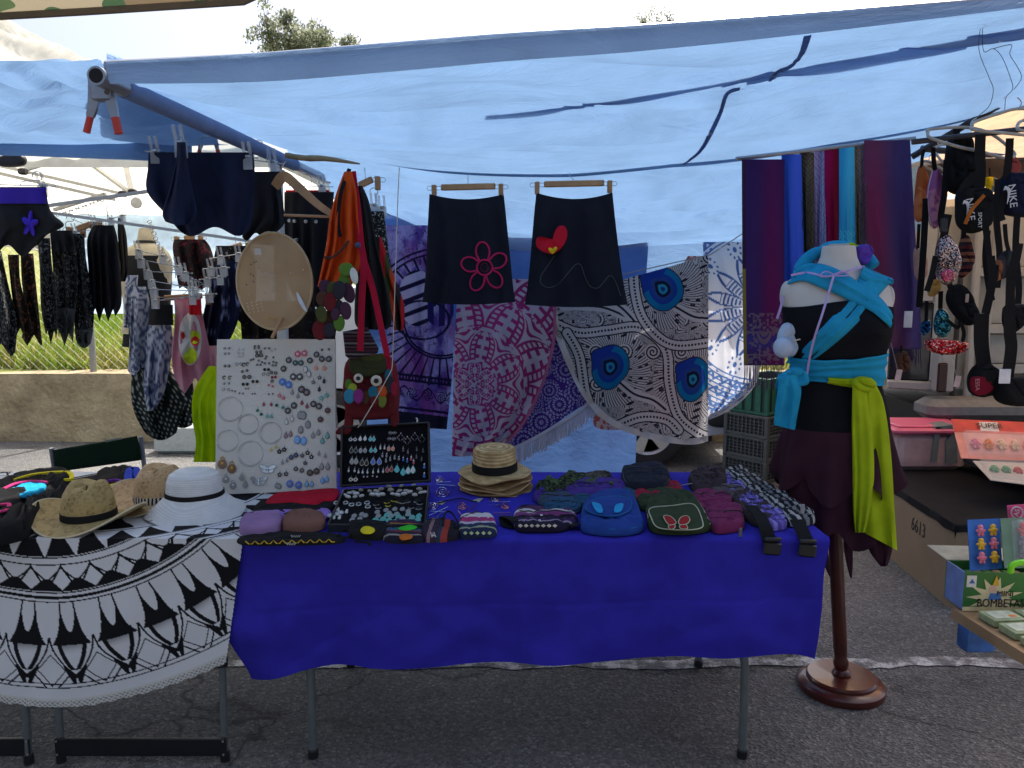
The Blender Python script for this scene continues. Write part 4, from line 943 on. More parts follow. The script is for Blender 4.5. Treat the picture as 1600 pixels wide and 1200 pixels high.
s1 = hang('black_skirt', [(303,671,787),(340,669,791),(400,666,797),(440,664,801),(472,660,805)], KY, felt, nu=60, nv=50, folds=(3.2,.017,3), bulge=.03, bottom=lambda U: 4 * np.sin(U * 3.14))
# top edge sags between the clips
def sagtop(o, px0, px1, y0, amt, Y):
    off = ORG[o.name]
    for v in o.data.vertices:
        p = v.co + off; dz = W((px0 + px1) / 2, y0, Y).z - p.z; u = (p.x - W(px0, y0, Y).x) / (W(px1, y0, Y).x - W(px0, y0, Y).x)
        v.co.z -= amt * 4 * max(0, u * (1 - u)) * max(0,1 - max(0, dz) / .10)
sagtop(s1,671,787,303,.022, KY); tag(s1, 'black A line skirt with a pink outlined flower', 'skirt', 'black skirts hung over the blue table')
s2 = hang('black_skirt', [(301,838,957),(340,834,961),(400,829,968),(440,825,974),(476,820,981)], KY + .02, felt, nu=60, nv=50, folds=(3.2,.017,6), bulge=.03, bottom=lambda U: 4 * np.sin(U * 3.14))
sagtop(s2,838,957,301,.026, KY + .02); tag(s2, 'black A line skirt with a red heart and a long stitched thread', 'skirt', 'black skirts hung over the blue table')
B1, B2 = bvh_of(s1), bvh_of(s2)
def on(b, pts, lift=.004): return [q for q in (hit(b, x, y, lift) for x, y in pts) if q is not None]
pinkc = cloth('raspberry felt cord', S(196,44,96))
fl = MB()
cx, cy = 757,418
for k in range(5):
    a = -math.pi / 2 - .12 + k * 2 * math.pi / 5
    loop = []
    for t in np.linspace(0,1,18):
        r = 12 + 25 * math.sin(math.pi * t) ** .55; w_ = (t - .5) * 1.12; aa = a + w_ * (1 - .12 * math.sin(math.pi * t)); loop.append((cx + r * math.cos(aa), cy + r * 1.08 * math.sin(aa)))
    fl.tube(on(B1, loop), .0042,6)
fl.tube(on(B1, [(cx + 12 * math.cos(t), cy + 12 * math.sin(t)) for t in np.linspace(0,6.283,24)]), .004,6)
fl.build('flower_applique', pinkc, s1)
MB().tube(on(B1, [(cx + 7 * math.cos(t) * (1 - t / 20), cy + 7 * math.sin(t)) for t in np.linspace(0,9,26)]), .002,5).build('flower_centre', cloth('dark plum cord', S(90,40,60)), s1)
heart = [(863,397),(848,393),(838,384),(839,372),(848,370),(858,374),(865,378),(866,364),(872,354),(881,353),(886,361),(885,374),(877,388)]
MB().puff(on(B2, heart, .017),(0,-1,0), .006,.010).build('heart_applique', cloth('red felt', S(205,30,52)), s2)
MB().puff(on(B2, [(863,397),(857,391),(858,387),(862,388),(864,391),(866,386),(870,385),(870,390)], .0245),(0,-1,0), .003,.003).build('small_heart', cloth('yellow felt', S(232,200,40)), s2)
MB().tube(on(B2, crom([(866,400),(856,415),(846,430),(845,442),(856,449),(872,444),(888,426),(900,413),(908,415),(914,432),(922,447),(934,450),(944,440),(952,431),(960,436),(970,462)], 70)), .0011,5).build('stitched_thread', cloth('grey green thread', S(96,104,100)), s2)
# ================================================================ LEFT SIDE: clamps, hangers, hung clothes
redgrip = mat('red rubber grip', S(196,62,50), .5)
def clamp(px, py, px2, py2, Y, label, s=1.0):
    """big spring clamp: two pressed steel handles that meet at a pivot, red ends"""
    t = thing('spring_clamp', label, 'clamp', W(px, py, Y))
    for (ax, ay), (bx, by), (cx_, cy_) in (((-6,0),(-9,40),(-20,86)), ((10,-4),(20,40),(31,88))):
        P = [W(px + ax * s, py + ay * s, Y), W(px + bx * s, py + by * s, Y), W(px + (bx + (cx_ - bx) * .45) * s, py + (by + (cy_ - by) * .45) * s, Y)]
        MB().ribbon(P, [.030 * s, .022 * s, .016 * s], (.1,-1,0), .012 * s, 14).build('handle', pole_grey, t)
        q = [P[-1], W(px + (bx + (cx_ - bx) * .8) * s, py + (by + (cy_ - by) * .8) * s, Y), W(px + cx_ * s, py + cy_ * s, Y)]
        MB().tube(crom(q, 10), [.010 * s] * 8 + [.011 * s, .006 * s], 10, flat=.8).build('grip', redgrip, t)
    MB().bbox(W(px + 4 * s, py + 22 * s, Y),(.05 * s, .022,.045 * s), .006).build('jaw_plate', pole_grey, t)
    MB().tube([W(px + 12 * s, py + 22 * s, Y - .02), W(px + 12 * s, py + 22 * s, Y + .02)], .006 * s, 10).build('pivot', mat('dark rivet', (.1,.1,.1), .4,.8), t)
    MB().tube([W(px - 6 * s, py + 34 * s, Y), W(px + 4 * s, py + 30 * s, Y), W(px + 20 * s, py + 36 * s, Y)], .003,6).build('spring', wire, t)
clamp(155,122,0,0,1.95, 'large steel spring clamp with red grips at the pole end')
clamp(322,190,0,0,2.9, 'smaller steel spring clamp farther along the awning pole', .72)
clear = glassy('clear plastic', (.7,.72,.74), .38,.2)
def clip(c, t, s=1.0, ang=0):
    M = Matrix.Rotation(ang, 3, 'Y'); g = MB()
    g.bbox(Vector(c) + M @ Vector((0,-.006 * s, -.012 * s)),(.022 * s, .004 * s, .034 * s), .001, M); g.bbox(Vector(c) + M @ Vector((0,.005 * s, -.012 * s)),(.022 * s, .004 * s, .034 * s), .001, M)
    for k in (-1,1): g.bbox(Vector(c) + M @ Vector((k * .007 * s, -.012 * s, .02 * s)),(.007 * s, .004 * s, .03 * s), .001, M @ Matrix.Rotation(.4,3, 'X'))
    g.build('clip', clear, t); MB().bbox(Vector(c) + M @ Vector((0,0,.002 * s)),(.012 * s, .020 * s, .008 * s), .002, M).build('clip_spring', wire, t)
def rod_hanger(x0, y0, x1, y1, Y, label, clips=(.12,.88), hook=None, rod_r=.0018, s=1.0, group=None, name='clip_hanger'):
    a, b = W(x0, y0, Y), W(x1, y1, Y); t = thing(name, label, 'clothes hanger', a.lerp(b, .5), group)
    MB().tube([a, b], rod_r, 6).build('rod', wire, t)
    for e in (a, b): MB().ball(e, rod_r * 2.2,8,5).build('rod_end', clear, t)
    for k in clips: clip(a.lerp(b, k), t, s)
    if hook:
        h = W(hook[0], hook[1], Y); m_ = a.lerp(b, .5); r = .016
        pts = [m_, Vector((m_.x, m_.y, h.z - r * 1.2))] + [Vector((h.x + r * math.cos(q), h.y, h.z + r * math.sin(q))) for q in np.linspace(-1.2,3.4,9)]
        MB().tube(crom(pts, 24), .0016,6).build('hook', wire, t)
    return t
navyc = cloth('navy jersey', S(32,38,62)); blackc = cloth('black jersey', (.019,.019,.022)); blackg = cloth('washed black cotton', (.02,.02,.022))
# shorts hung on the pole
rod_hanger(228,236,402,247,2.62, 'clear clip hanger carrying the navy shorts on the awning pole', (.09,.92),(326,206), s=1.35)
o = hang('navy_shorts', [(238,232,396),(262,231,398),(300,230,398),(338,262,394),(356,276,390)], 2.62, navyc, nu=50, nv=36, folds=(3,.022,3), bulge=.025, bottom=lambda U: 9 * np.sin(U * 9) + 8 * np.sin(U * 3.1)); tag(o, 'navy jersey shorts hung wide open from the awning pole', 'shorts')
rod_hanger(281,212,284,236,2.5, 'clear clip holding the narrow navy shorts in front of the others', (.5,),(281,180), s=1.5)
o = hang('navy_shorts', [(222,276,290),(250,275,292),(290,266,300),(330,254,308),(346,258,304)], 2.5, navyc, nu=30, nv=30, folds=(1.5,.02,5), bulge=.05, bottom=lambda U: 6 * np.sin(U * 3.14)); tag(o, 'navy shorts seen edge on, pinched at the waist by one clip', 'shorts')
rod_hanger(392,250,442,256,2.95, 'clear clip hanger carrying the black shorts behind the navy ones', (.7,),(404,226), s=1.4)
o = hang('black_shorts', [(268,392,437),(300,390,440),(330,388,444),(350,386,443),(370,378,420)], 2.95, blackc, nu=34, nv=30, folds=(2.5,.02,7), bulge=.03, bottom=lambda U: 6 * np.sin(U * 9)); tag(o, 'plain black shorts hung just right of the navy shorts', 'shorts')
# far left: black skirt with the purple waist band
o = hang('black_skirt', [(292,-30,72),(320,-30,76),(336,-30,84),(356,-30,100),(374,-28,74),(392,-24,60)], 2.8, blackg, nu=40, nv=34, folds=(2.5,.02,3), bulge=.04, bottom=lambda U: 9 * np.sin(U * 11)); tag(o, 'short black skirt with purple waistband and purple flower at the far left', 'skirt')
b = bvh_of(o); wb = [[hit(b, x, y, .006) or W(x, y, 2.76) for x in np.linspace(-29,73,30)] for y in np.linspace(293,318,6)]
MB().grid(np.array([[list(p) for p in r] for r in wb])).build('waistband', cloth('violet jersey', S(70,50,170)), o, smooth=80)
fpts = []
for t in np.linspace(0,2 * math.pi, 40, endpoint=False): r = 12.5 * (1 + .38 * math.cos(5 * t + 1)); fpts.append((47 + r * .8 * math.cos(t), 350 + r * 1.25 * math.sin(t)))
MB().puff([p for p in on(b, fpts, .008)], (0,-1,0), .004,0,60, smooth=False).build('flower_applique', cloth('violet felt', S(84,60,200)), o)
rod_hanger(-20,288,86,291,2.8, 'clear clip hanger carrying the skirt with the purple waistband', (.82,),(58,275), s=1.3)
# pixie skirts and leggings
sp_grey = speckle('grey speckled cloth', (.012,.012,.013), S(120,124,122), 95,.56,.08); sp_brown = speckle('brown speckled cloth', (.014,.011,.010), S(128,84,58), 70,.58,.08)
greyc = cloth('grey black chiffon', S(84,88,88), .3)
rag = lambda a, n, s: (lambda U: a * (np.abs(((U * n + s) % 1) - .5) * 2 - .4))
def garment(name, label, cat, rows, Y, m, folds, bt, bulge=.035, group=None, **kw):
    o = hang(name, rows, Y, m, nu=34, nv=34, folds=folds, bottom=bt, bulge=bulge, **kw); return tag(o, label, cat, group)
garment('speckled_skirt', 'long grey speckled skirt cut off by the left edge of the photo', 'skirt', [(392,-40,2),(440,-40,12),(500,-40,26),(545,-40,24)], 3.0, sp_grey, (3,.03,3), rag(22,2,.2))
garment('brown_speckled_leggings', 'narrow brown speckled leggings with torn black hems', 'leggings', [(398,12,30),(440,16,32),(490,22,45),(520,24,52)], 3.05, sp_brown, (1.5,.02,5), rag(20,1.5,.1))
garment('brown_speckled_leggings', 'brown speckled leggings with a pale lace hem beside the grey ones', 'leggings', [(396,32,52),(440,34,56),(495,40,62),(530,34,66)], 3.1, sp_brown, (1.5,.02,6), rag(18,1.5,.6))
garment('speckled_leggings', 'grey speckled leggings hung left of the black skirt', 'leggings', [(372,58,78),(420,62,82),(480,64,92),(525,72,88)], 3.2, sp_grey, (1.5,.02,7), rag(22,1.5,.3))
o = garment('speckled_dress', 'black topped dress with grey speckled skirt and pale grey hem', 'dress', [(362,78,112),(385,80,118),(440,84,122),(485,88,118),(515,90,116)], 3.25, sp_grey, (2,.03,8), rag(20,2,.5))
hang('top_panel', [(360,78,113),(394,81,120)], 3.215, blackg, o, nu=20, nv=8, folds=(2,.02,8), bulge=.03)
hang('hem_panel', [(482,86,118),(528,92,114)], 3.21, greyc, o, nu=24, nv=12, folds=(2,.02,8), bottom=rag(22,1.5,.4))
o = garment('speckled_dress', 'second grey speckled dress with a rounded grey hem beside the black skirt', 'dress', [(365,112,132),(400,110,134),(450,116,142),(495,116,147),(530,118,142)], 3.3, sp_grey, (1.5,.03,9), lambda U: 8 * np.sin(U * 3.14))
hang('hem_panel', [(515,116,146),(536,120,142)], 3.25, greyc, o, nu=24, nv=12, folds=(2,.02,9), bottom=lambda U: 8 * np.sin(U * 3.14))
garment('pleated_black_skirt', 'long plain black pleated skirt hanging free in the light', 'skirt', [(352,146,178),(375,136,184),(420,138,188),(470,140,190),(490,146,180)], 3.35, blackc, (4,.03,4), rag(22,2.5,.3))
garment('dark_brown_dress', 'narrow dark brown garment hung on a clip beside the bust', 'dress', [(340,184,190),(370,184,198),(420,188,200),(440,186,196)], 3.4, cloth('dark brown cotton', S(44,38,38)),(1.5,.02,4), None)
# the chain they hang on, with wooden hangers
def chain(pts, Y, label, n, r=.008):
    t = thing('chain', label, 'chain', W(pts[0][0], pts[0][1], Y)); P = crom([W(x, y, Y) for x, y in pts], n + 1); g = MB()
    for i in range(n):
        a, b = Vector(P[i]), Vector(P[i + 1]); x, y, z = frame(b - a); u = x if i % 2 else y; c = (a + b) / 2; L = (b - a).length * .72
        g.tube([c + z * L * math.cos(q) + u * r * math.sin(q) for q in np.linspace(0,6.283,10, endpoint=False)], .0014,5, True)
    g.build('links', wire, t)
chain([(88,336),(120,326),(160,312),(180,306)], 3.4, 'thin steel chain running from the gazebo frame over the black clothes', 22)
wood_hanger(104,358,156,350,112,338,3.38, 'wooden clip hanger with the speckled dresses on the thin chain')
wood_hanger(124,356,160,348,137,326,3.42, 'wooden clip hanger with the black pleated skirt on the thin chain')
rod_hanger(76,364,132,362,3.3, 'clear clip hanger carrying the two speckled dresses', (.3,.75),(110,340))
rod_hanger(140,350,196,336,3.37, 'clear clip hanger reaching from the pleated skirt to the brown garment', (.15,.6,.92),(163,320))
# the beige bust with its black top
beige = mat('aged cream bust cover', S(196,184,158), .8, var=.12)
bu = thing('bust_form', 'cream dressmaker bust wearing a black top behind the clip rods', 'bust form', W(225,480,4.1))
def loft(rings, n=28, top=True, bot=True):
    """closed surface through ellipses (centre, rx, ry)"""
    A = []
    for c, rx, ry in rings: A.append([(c[0] + rx * math.cos(a), c[1] + ry * math.sin(a), c[2]) for a in np.linspace(0,2 * math.pi, n, endpoint=False)])
    g = MB().grid(np.array(A), wrap=True); m = len(A)
    if top: g.f.append(tuple(range(n))); g.m.append(g.k)
    if bot: g.f.append(tuple(range((m - 1) * n, m * n))[::-1]); g.m.append(g.k)
    return g
def lpx(rows, Y, dep, n=28, N=30, **k):
    cr = crom(rows, N); rg = []
    for py, xl, xr, d in cr: a, b = W(xl, py, Y), W(xr, py, Y); rg.append(((a + b) / 2,(b.x - a.x) / 2, d))
    return loft(rg, n, **k)
lpx([(357,218,238,.03),(372,216,240,.045),(381,212,242,.05),(388,200,256,.07),(398,191,264,.085),(412,189,268,.10),(440,190,266,.11),(480,196,262,.10),(520,192,268,.11)], 4.1,0).build('torso', beige, bu)
lpx([(400,197,262,.10),(430,196,266,.118),(480,200,264,.108),(540,194,268,.118)], 4.1,0, top=False, bot=False).build('black_top', blackg, bu)
lpx([(376,214,242,.052),(380,213,242,.054)], 4.1,0, N=4).build('neck_band', mat('dark neck ring', (.02,.02,.02), .5), bu)
# cascade of clip rods on a chain
chain([(233,345),(241,366),(248,385),(262,405),(280,425),(296,440)], 3.55, 'steel chain that carries the stacked clip rods', 24,.010)
rods = [(214,391,262,402),(216,405,290,419),(226,424,300,427),(232,438,312,452),(236,452,318,455),(238,470,312,462)]
ordn = ['top', 'second', 'third', 'fourth', 'fifth', 'lowest']
for k, r in enumerate(rods): rod_hanger(*r, 3.5 - .02 * k, f'steel clip rod in the left stack over the black bust, {ordn[k]} one', (.06,.85), None, .0022,1.25, 'stacked clip rods')
rods = [(328,404,384,395),(318,420,358,418),(312,437,352,432),(286,466,338,459)]
for k, r in enumerate(rods): rod_hanger(*r, 3.6 - .02 * k, f'steel clip rod in the right stack over the navy print, {["top", "second", "third", "lowest"][k]} one', (.3,.8), None, .0022,1.25, 'stacked clip rods')
for k in range(7):
    q = W(275 + k * 7,428 + k * 4,3.5); r = .022
    tag(MB().tube(crom([q + Vector((r * math.cos(a), 0, r * math.sin(a))) for a in np.linspace(-1.2,3.5,8)], 16), .0016,6).build('hanger_hook', wire), 'bent steel hanger hook in the fan on the clip rod chain', 'hook', 'hanger hooks fanned on the chain')
wood_hanger(240,466,330,462,300,445,3.62, 'wooden clip hanger under the left stack of clip rods')
wood_hanger(272,372,318,371,290,350,4.0, 'wooden clip hanger behind the navy shorts with dark printed tops')
wood_hanger(344,388,392,382,365,350,3.9, 'wooden clip hanger just left of the round mesh')
# paisley, printed and pink clothes below
def paisley(px, py, u, v):
    f = 4.4 * fbm(px / 26, py / 30,7,2); f2 = np.hypot(((px + 9 * np.sin(py / 14)) % 30) - 15,((py + 7 * np.sin(px / 12)) % 38) - 19)
    s = np.sin(f * 6 + f2 * .75); k = ss(-.1,.5, s); c = mixc(L3(.50,.54,.64), L3(.075,.105,.22), k); c = mixc(c, L3(.62,.64,.70), (np.abs(s) < .12) * .8); return c
pz = vcmat('paisley print', .25)
garment('paisley_trousers', 'grey blue paisley trousers rolled narrow beside the bust', 'trousers', [(430,196,216),(455,195,214),(500,194,212),(512,193,208)], 3.75, pz, (1,.02,3), None, .05, colfn=paisley)
garment('paisley_trousers', 'long blue paisley trousers falling in front of the dotted skirt', 'trousers', [(448,206,228),(480,204,234),(540,202,230),(580,200,226)], 3.7, pz, (1.5,.03,5), lambda U: 6 * np.sin(U * 5), .05, colfn=paisley)
o = garment('paisley_skirt', 'pale blue paisley skirt with a pointed hem and black waistband', 'skirt', [(505,232,268),(540,228,270),(590,224,262),(620,226,254),(642,230,240)], 3.65, pz, (2,.03,6), None, .05, colfn=paisley)
hang('waistband', [(476,234,270),(508,231,271)], 3.58, blackg, o, nu=20, nv=8, folds=(1,.01,6), bulge=.03)
def dotted(px, py, u, v):
    k = ((np.sin(px * .85 + .25 * py) > .55) & (np.sin(py * .85 - .2 * px) > .3)); return mixc(L3(.014,.022,.020), L3(.46,.48,.44), k * 1.0)
dz = vcmat('dotted print', .1)
garment('dotted_trousers', 'black green trousers with small white print hung lowest at the left', 'trousers', [(570,206,262),(620,205,290),(650,212,282),(676,226,276)], 3.78, dz, (2,.03,4), lambda U: 12 * np.sin(U * 3.14), .05, colfn=dotted)
garment('dotted_trousers', 'second leg of dark printed trousers showing under the pink dress', 'trousers', [(590,262,300),(640,268,306),(664,270,300)], 3.85, dz, (2,.02,6), lambda U: 5 * np.sin(U * 3.14), .04, colfn=dotted)
def pinkd(px, py, u, v):
    c = mixc(L3(.60,.22,.30), L3(.70,.38,.46), fbm(px / 14, py / 30,4,2)); return mixc(c, L3(.62,.09,.15), ss(.0,.2,.12 - v) * .9)
o = garment('pink_dress', 'pink child dress with a white panel and coloured circles', 'dress', [(467,272,312),(500,273,318),(560,268,330),(600,272,338)], 3.6, vcmat('pink tie dye', .3),(2.5,.03,5), rag(26,2,.5), .04, colfn=pinkd)
db = bvh_of(o)
def patch(name, label, cx, cy, rx, ry, m, lift): 
    pts = on(db, [(cx + rx * math.cos(a), cy + ry * math.sin(a)) for a in np.linspace(0,6.283,24, endpoint=False)], lift)
    if len(pts) > 8: MB().puff(pts, (0,-1,0), .002,0).build(name, m, o)
wc = cloth('white cotton', S(226,222,218), .2); lime_ = cloth('lime felt', S(186,205,40)); redf = cloth('red felt patch', S(206,52,44))
patch('white_panel', '', 297,530,18,41, wc, .02)
for cx, cy, r, m, l in ((304,527,9, lime_, .024),(297,556,11, lime_, .024),(288,524,5, redf, .026),(305,533,6.5, redf, .028),(297,560,5, redf, .028)): patch('circle_patch', '', cx, cy, r, r * 1.15, m, l)
garment('red_blouse', 'small bright red top clipped above the pink dress', 'top', [(464,294,314),(480,295,315),(492,296,314)], 3.5, cloth('bright red cotton', S(190,24,34)),(1,.01,3), None, .02)
garment('pale_pink_blouse', 'pale pink cloth hanging beside the white board', 'top', [(540,318,342),(570,318,344),(592,322,344)], 3.62, cloth('pale pink cotton', S(216,156,160), .25),(1.5,.02,3), None, .03)
def navyp(px, py, u, v):
    r = np.hypot(px - np.round(px / 22) * 22, py - np.round(py / 26) * 26); k = (np.sin(r * 1.3) > .35) & (r < 10) & (vn(np.round(px / 22) * 3.3, np.round(py / 26) * 2.1,6) > .45); c = mixc(L3(.012,.016,.05), L3(.22,.26,.46), k * 1.0)
    return np.where(((r < 6) & k & (px < 322))[:, None], L3(.5,.2,.3), c)
garment('navy_print_skirt', 'navy skirt with pale ring print behind the white board', 'skirt', [(408,340,372),(440,330,374),(500,316,372),(560,312,345),(590,316,340)], 3.68, vcmat('navy ring print', .1),(3,.03,5), None, .04, colfn=navyp)
garment('printed_blouse', 'dark red and black printed top on the wooden hanger behind', 'top', [(374,272,320),(390,270,330),(430,276,340),(450,280,336)], 3.95, speckle('dark red print', (.016,.014,.016), S(110,36,50), 40,.58),(3,.03,6), rag(6,3,.2), .04)
garment('printed_blouse', 'black top with small pale print left of the round mesh', 'top', [(384,338,392),(420,334,400),(470,350,400),(510,380,400)], 3.85, speckle('black pale print', (.012,.012,.016), S(110,110,120), 60,.62),(3,.03,8), None, .04)
garment('dark_brown_skirt', 'dark brown printed skirt hanging behind the round mesh display', 'skirt', [(470,378,470),(500,376,520),(530,378,524),(560,380,522)], 3.75, speckle('brown black print', (.014,.012,.012), S(70,60,52), 30,.6),(4,.03,5), None, .04)
def swing(label, rows, Y, m, sd): garment('black_skirt', label, 'skirt', rows, Y, m, (4,.03, sd), rag(10,2.5,.3), .04)
swing('black flounced skirt with a row of steel eyelets behind the wooden hanger', [(300,444,522),(340,444,520),(400,444,522),(450,452,516),(482,476,496)], 3.5, blackc, 4)
for k, x in enumerate((452,460,478,494)):
    tag(MB().lathe([(.004,0),(.0075,.001),(.0075,.004),(.004,.005)], 14, W(x, 345 + k * .5,3.42), Matrix.Rotation(R(90), 3, 'X')).build('eyelet', wire), 'steel ring eyelet on the black flounced skirt', 'eyelet', 'steel eyelets on the skirt')
garment('red_band_blouse', 'red and white cloth edge showing above the black flounced skirt', 'top', [(297,446,514),(304,446,515),(312,446,515)], 3.6, cloth('scarlet edge', S(196,28,50)),(1,.005,1), None, .01)
rod_hanger(452,290,520,292,3.55, 'clip hanger with the red edged top under the pole end', (.75,),(475,268), s=1.4)
# round mesh earring display in an embroidery hoop
def meshmat():
    m, t, p, o = nodes('beige mesh')
    tc = nd(t, 'TexCoord'); c = nd(t, 'TexNoise', i_Scale=8.0); t.links.new(tc.outputs['Object'], c.inputs['Vector'])
    r = ramp(t, [(.3, S(196,164,122)),(.7, S(212,182,142))]); t.links.new(c.outputs[0], r.inputs[0]); t.links.new(r.outputs[0], p.inputs['Base Color']); p.inputs['Roughness'].default_value = .9
    p.inputs['Alpha'].default_value = .92; addtrans(t, p, o, r.outputs[0], .18)
    tp = nd(t, 'BsdfTransparent'); l = o.inputs[0].links[0].from_socket; mx = nd(t, 'MixShader'); mx.inputs[0].default_value = .10; t.links.new(l, mx.inputs[1]); t.links.new(tp.outputs[0], mx.inputs[2]); t.links.new(mx.outputs[0], o.inputs[0]); return m
hp = thing('mesh_earring_display', 'round beige mesh in a hoop with rows of tiny studs', 'display', W(430,512,2.75))
cxy = W(429,440,2.75); rx, rz = 59 * PM(2.72), 75 * PM(2.72)
el = [(cxy.x + rx * math.cos(a) * (1 - .02 * math.sin(a)), cxy.y, cxy.z + rz * math.sin(a)) for a in np.linspace(0,6.283,60, endpoint=False)]
MB().puff(el, (0,-1,0), .001,.001,60, smooth=False).build('mesh', meshmat(), hp)
MB().tube(el, .0045,8, True).build('hoop', mat('pale wooden hoop', S(196,170,128), .5), hp)
MB().tube([W(441,496,2.74), W(425,528,2.72)], .006,10).build('stick', wood, hp)
MB().puff([W(402,372,2.76), W(420,361,2.76), W(432,374,2.76), W(418,384,2.76)], (0,-1,0), .01,.01).build('gathered_mesh', meshmat(), hp)
MB().bbox(W(403,393,2.74),(.022,.001,.022), .0004).build('clear_tag', glassy('clear tag', (.9,.9,.86), .5), hp)
MB().puff([W(464,456,2.735), W(474,472,2.735), W(480,487,2.735), W(473,482,2.735), W(465,468,2.735)], (0,-1,0), .001,.001,24).build('torn_patch', mat('painted white daylight', S(222,230,240), .7), hp)  # white sliver painted as daylight showing through a tear
silver = mat('polished silver', S(205,205,205), .25,1, var=.1, bump=0); gold = mat('polished gold', S(205,160,70), .28,1, var=.1, bump=0)
dkmetal = mat('dark antique metal', S(92,90,88), .45,.8, var=.2, bump=.2); blackst = mat('black stone', (.012,.012,.012), .2)
blst = mat('blue glass stud', S(60,60,150), .2)
STUDS = []
def stud(px, py, m, label, r=.0022):
    g = MB().ball(W(px, py, 2.742), (r, r * .6, r), 8,5).build('stud', m); STUDS.append(g); tag(g, label, 'stud earring', 'studs on the round mesh')
for px, py in ((410,425),(415,426),(420,427),(426,427),(430,431),(427,440),(427,448),(425,455),(432,456),(405,419),(454,426),(460,426),(474,422),(414,458),(390,462)): stud(px, py, silver, 'tiny silver stud in the bent row on the round mesh')
for i in range(4):
    for j in range(4): stud(386 + i * 7 + j * 1.2,474 + j * 5 - i * 1.5, mat('pearl', S(225,212,190), .25), 'tiny pearl stud in the cluster low on the round mesh')
for px, py in ((392,413),(397,410),(400,408),(392,428),(396,431),(385,445)): stud(px, py, blackst, 'tiny black stud at the upper left of the round mesh')
stud(396,440, blst, 'tiny blue stud near the black ones on the round mesh'); 
for px, py in ((421,497),(438,497),(428,499)): stud(px, py, gold, 'tiny gold stud at the bottom of the round mesh', .004)
uniq(STUDS); uniq([o for o in COL.objects if o.name.startswith(('hanger_hook', 'eyelet'))])
# large wooden hanger, bamboo stick
hg = thing('wooden_hanger', 'large pale wooden coat hanger with a cross rod beside the orange bag', 'clothes hanger', W(470,330,2.72))
MB().ribbon([W(430,292,2.73), W(444,276,2.72), W(466,292,2.72), W(500,322,2.70), W(532,342,2.68)], [.03,.034,.030,.024,.018], (0,-1,.1), .012,30).build('shoulder_bar', wood, hg)
MB().tube([W(444,336,2.71), W(524,339,2.69)], .0045,8).build('cross_rod', wood, hg)
MB().tube([W(444,278,2.72), W(440,262,2.72), W(446,252,2.72)], .0018,6).build('hook', wire, hg)
bs = MB().tube(crom([W(445,242,3.0), W(475,247,3.02), W(510,248,3.05), W(562,256,3.1)], 12), [.009,.0105,.010,.011,.0105,.012,.011,.010,.009,.007,.005,.003], 10).build('bamboo_stick', mat('weathered bamboo', S(150,130,96), .6, var=.2))
tag(bs, 'pointed bamboo stick lying across under the awning near the pole end', 'stick')
wood_hanger(545,290,596,280,570,262,3.05, 'short wooden clip hanger sticking out behind the orange bag')
# patchwork bags
orange = cloth('orange canvas', S(214,84,30), .1); crim = cloth('crimson webbing', S(170,28,56)); bb = cloth('black canvas', (.012,.012,.013)); plum = cloth('plum felt', S(74,48,66)); olive = cloth('olive felt', S(76,80,44)); brownf = cloth('brown felt', S(82,56,44)); greenf = cloth('green felt', S(86,120,50)); teal = cloth('teal felt', S(58,132,160)); maroon = cloth('maroon felt', S(104,36,40)); dkgrey = cloth('charcoal felt', S(52,50,58)); purpf = cloth('purple felt', S(130,52,120))
ob = hang('orange_bag', [(268,538,550),(300,526,558),(340,515,562),(380,510,566),(420,502,562),(448,496,548)], 2.62, orange, nu=40, nv=44, folds=(3.5,.03,3), bulge=.05); tag(ob, 'orange cloth shoulder bag hanging with round felt patches at its hem', 'bag')
MB().ribbon([W(546,264,2.60), W(533,300,2.56), W(528,345,2.55), W(532,370,2.545)], .012,(0,-1,0), .003).build('dark_strap', bb, ob)
MB().tube(crom([W(545,376,2.54), W(534,390,2.535), (W(520,402,2.54)), W(507,402,2.55)], 12), .004,6).build('cord_pull', mat('dark brown cord', S(60,36,26), .8), ob)
rg_ = random.Random(3)
PC = [plum, olive, brownf, maroon, dkgrey, greenf, plum, dkgrey]
def petal(t, px, py, w_, h_, Y, m, name='felt_patch', a=0):
    pts = []
    for q in np.linspace(0,6.283,14, endpoint=False):
        x, y = w_ * math.cos(q), h_ * math.sin(q) * (1 if math.sin(q) > 0 else .8); pts.append(W(px + x * math.cos(a) - y * math.sin(a), py + x * math.sin(a) + y * math.cos(a), Y))
    return MB().puff(pts, (0,-1,.15), .006,.004,20).build(name, m, t)
for k, (x, y, w_, h_) in enumerate([(508,448,10,14),(520,452,9,16),(504,466,10,14),(516,470,10,17),(530,452,10,17),(538,440,9,15),(544,456,10,18),(528,480,9,15),(540,484,9,16),(502,490,9,15),(514,498,11,17),(500,514,12,18),(516,514,10,14),(530,504,9,14),(524,490,7,11)]):
    petal(ob, x, y, w_, h_, 2.545 - .006 * (k % 5) + .0004 * k, PC[k % 8], a=rg_.uniform(-.3,.3))
petal(ob, 541,420,12,12,2.53, greenf); petal(ob, 553,430,6,15,2.525, cloth('speckled pale felt', S(206,210,204)), a=-.2)
MB().ball(W(559,383,2.54), .010,12,8).build('felt_bead', cloth('slate felt', S(76,82,110)), ob)
bp = hang('black_bag', [(290,556,566),(320,556,578),(380,560,588),(440,556,602),(500,554,612),(515,562,604)], 2.72, bb, nu=30, nv=40, folds=(2,.025,8), bulge=.06); tag(bp, 'plain black cloth bag with long crimson straps', 'bag')
MB().ribbon([W(551,268,2.62), W(558,320,2.60), W(564,380,2.58), W(568,410,2.57), W(565,480,2.57), W(563,548,2.58)], .021,(0,-1,0), .003,40).build('strap', crim, bp)
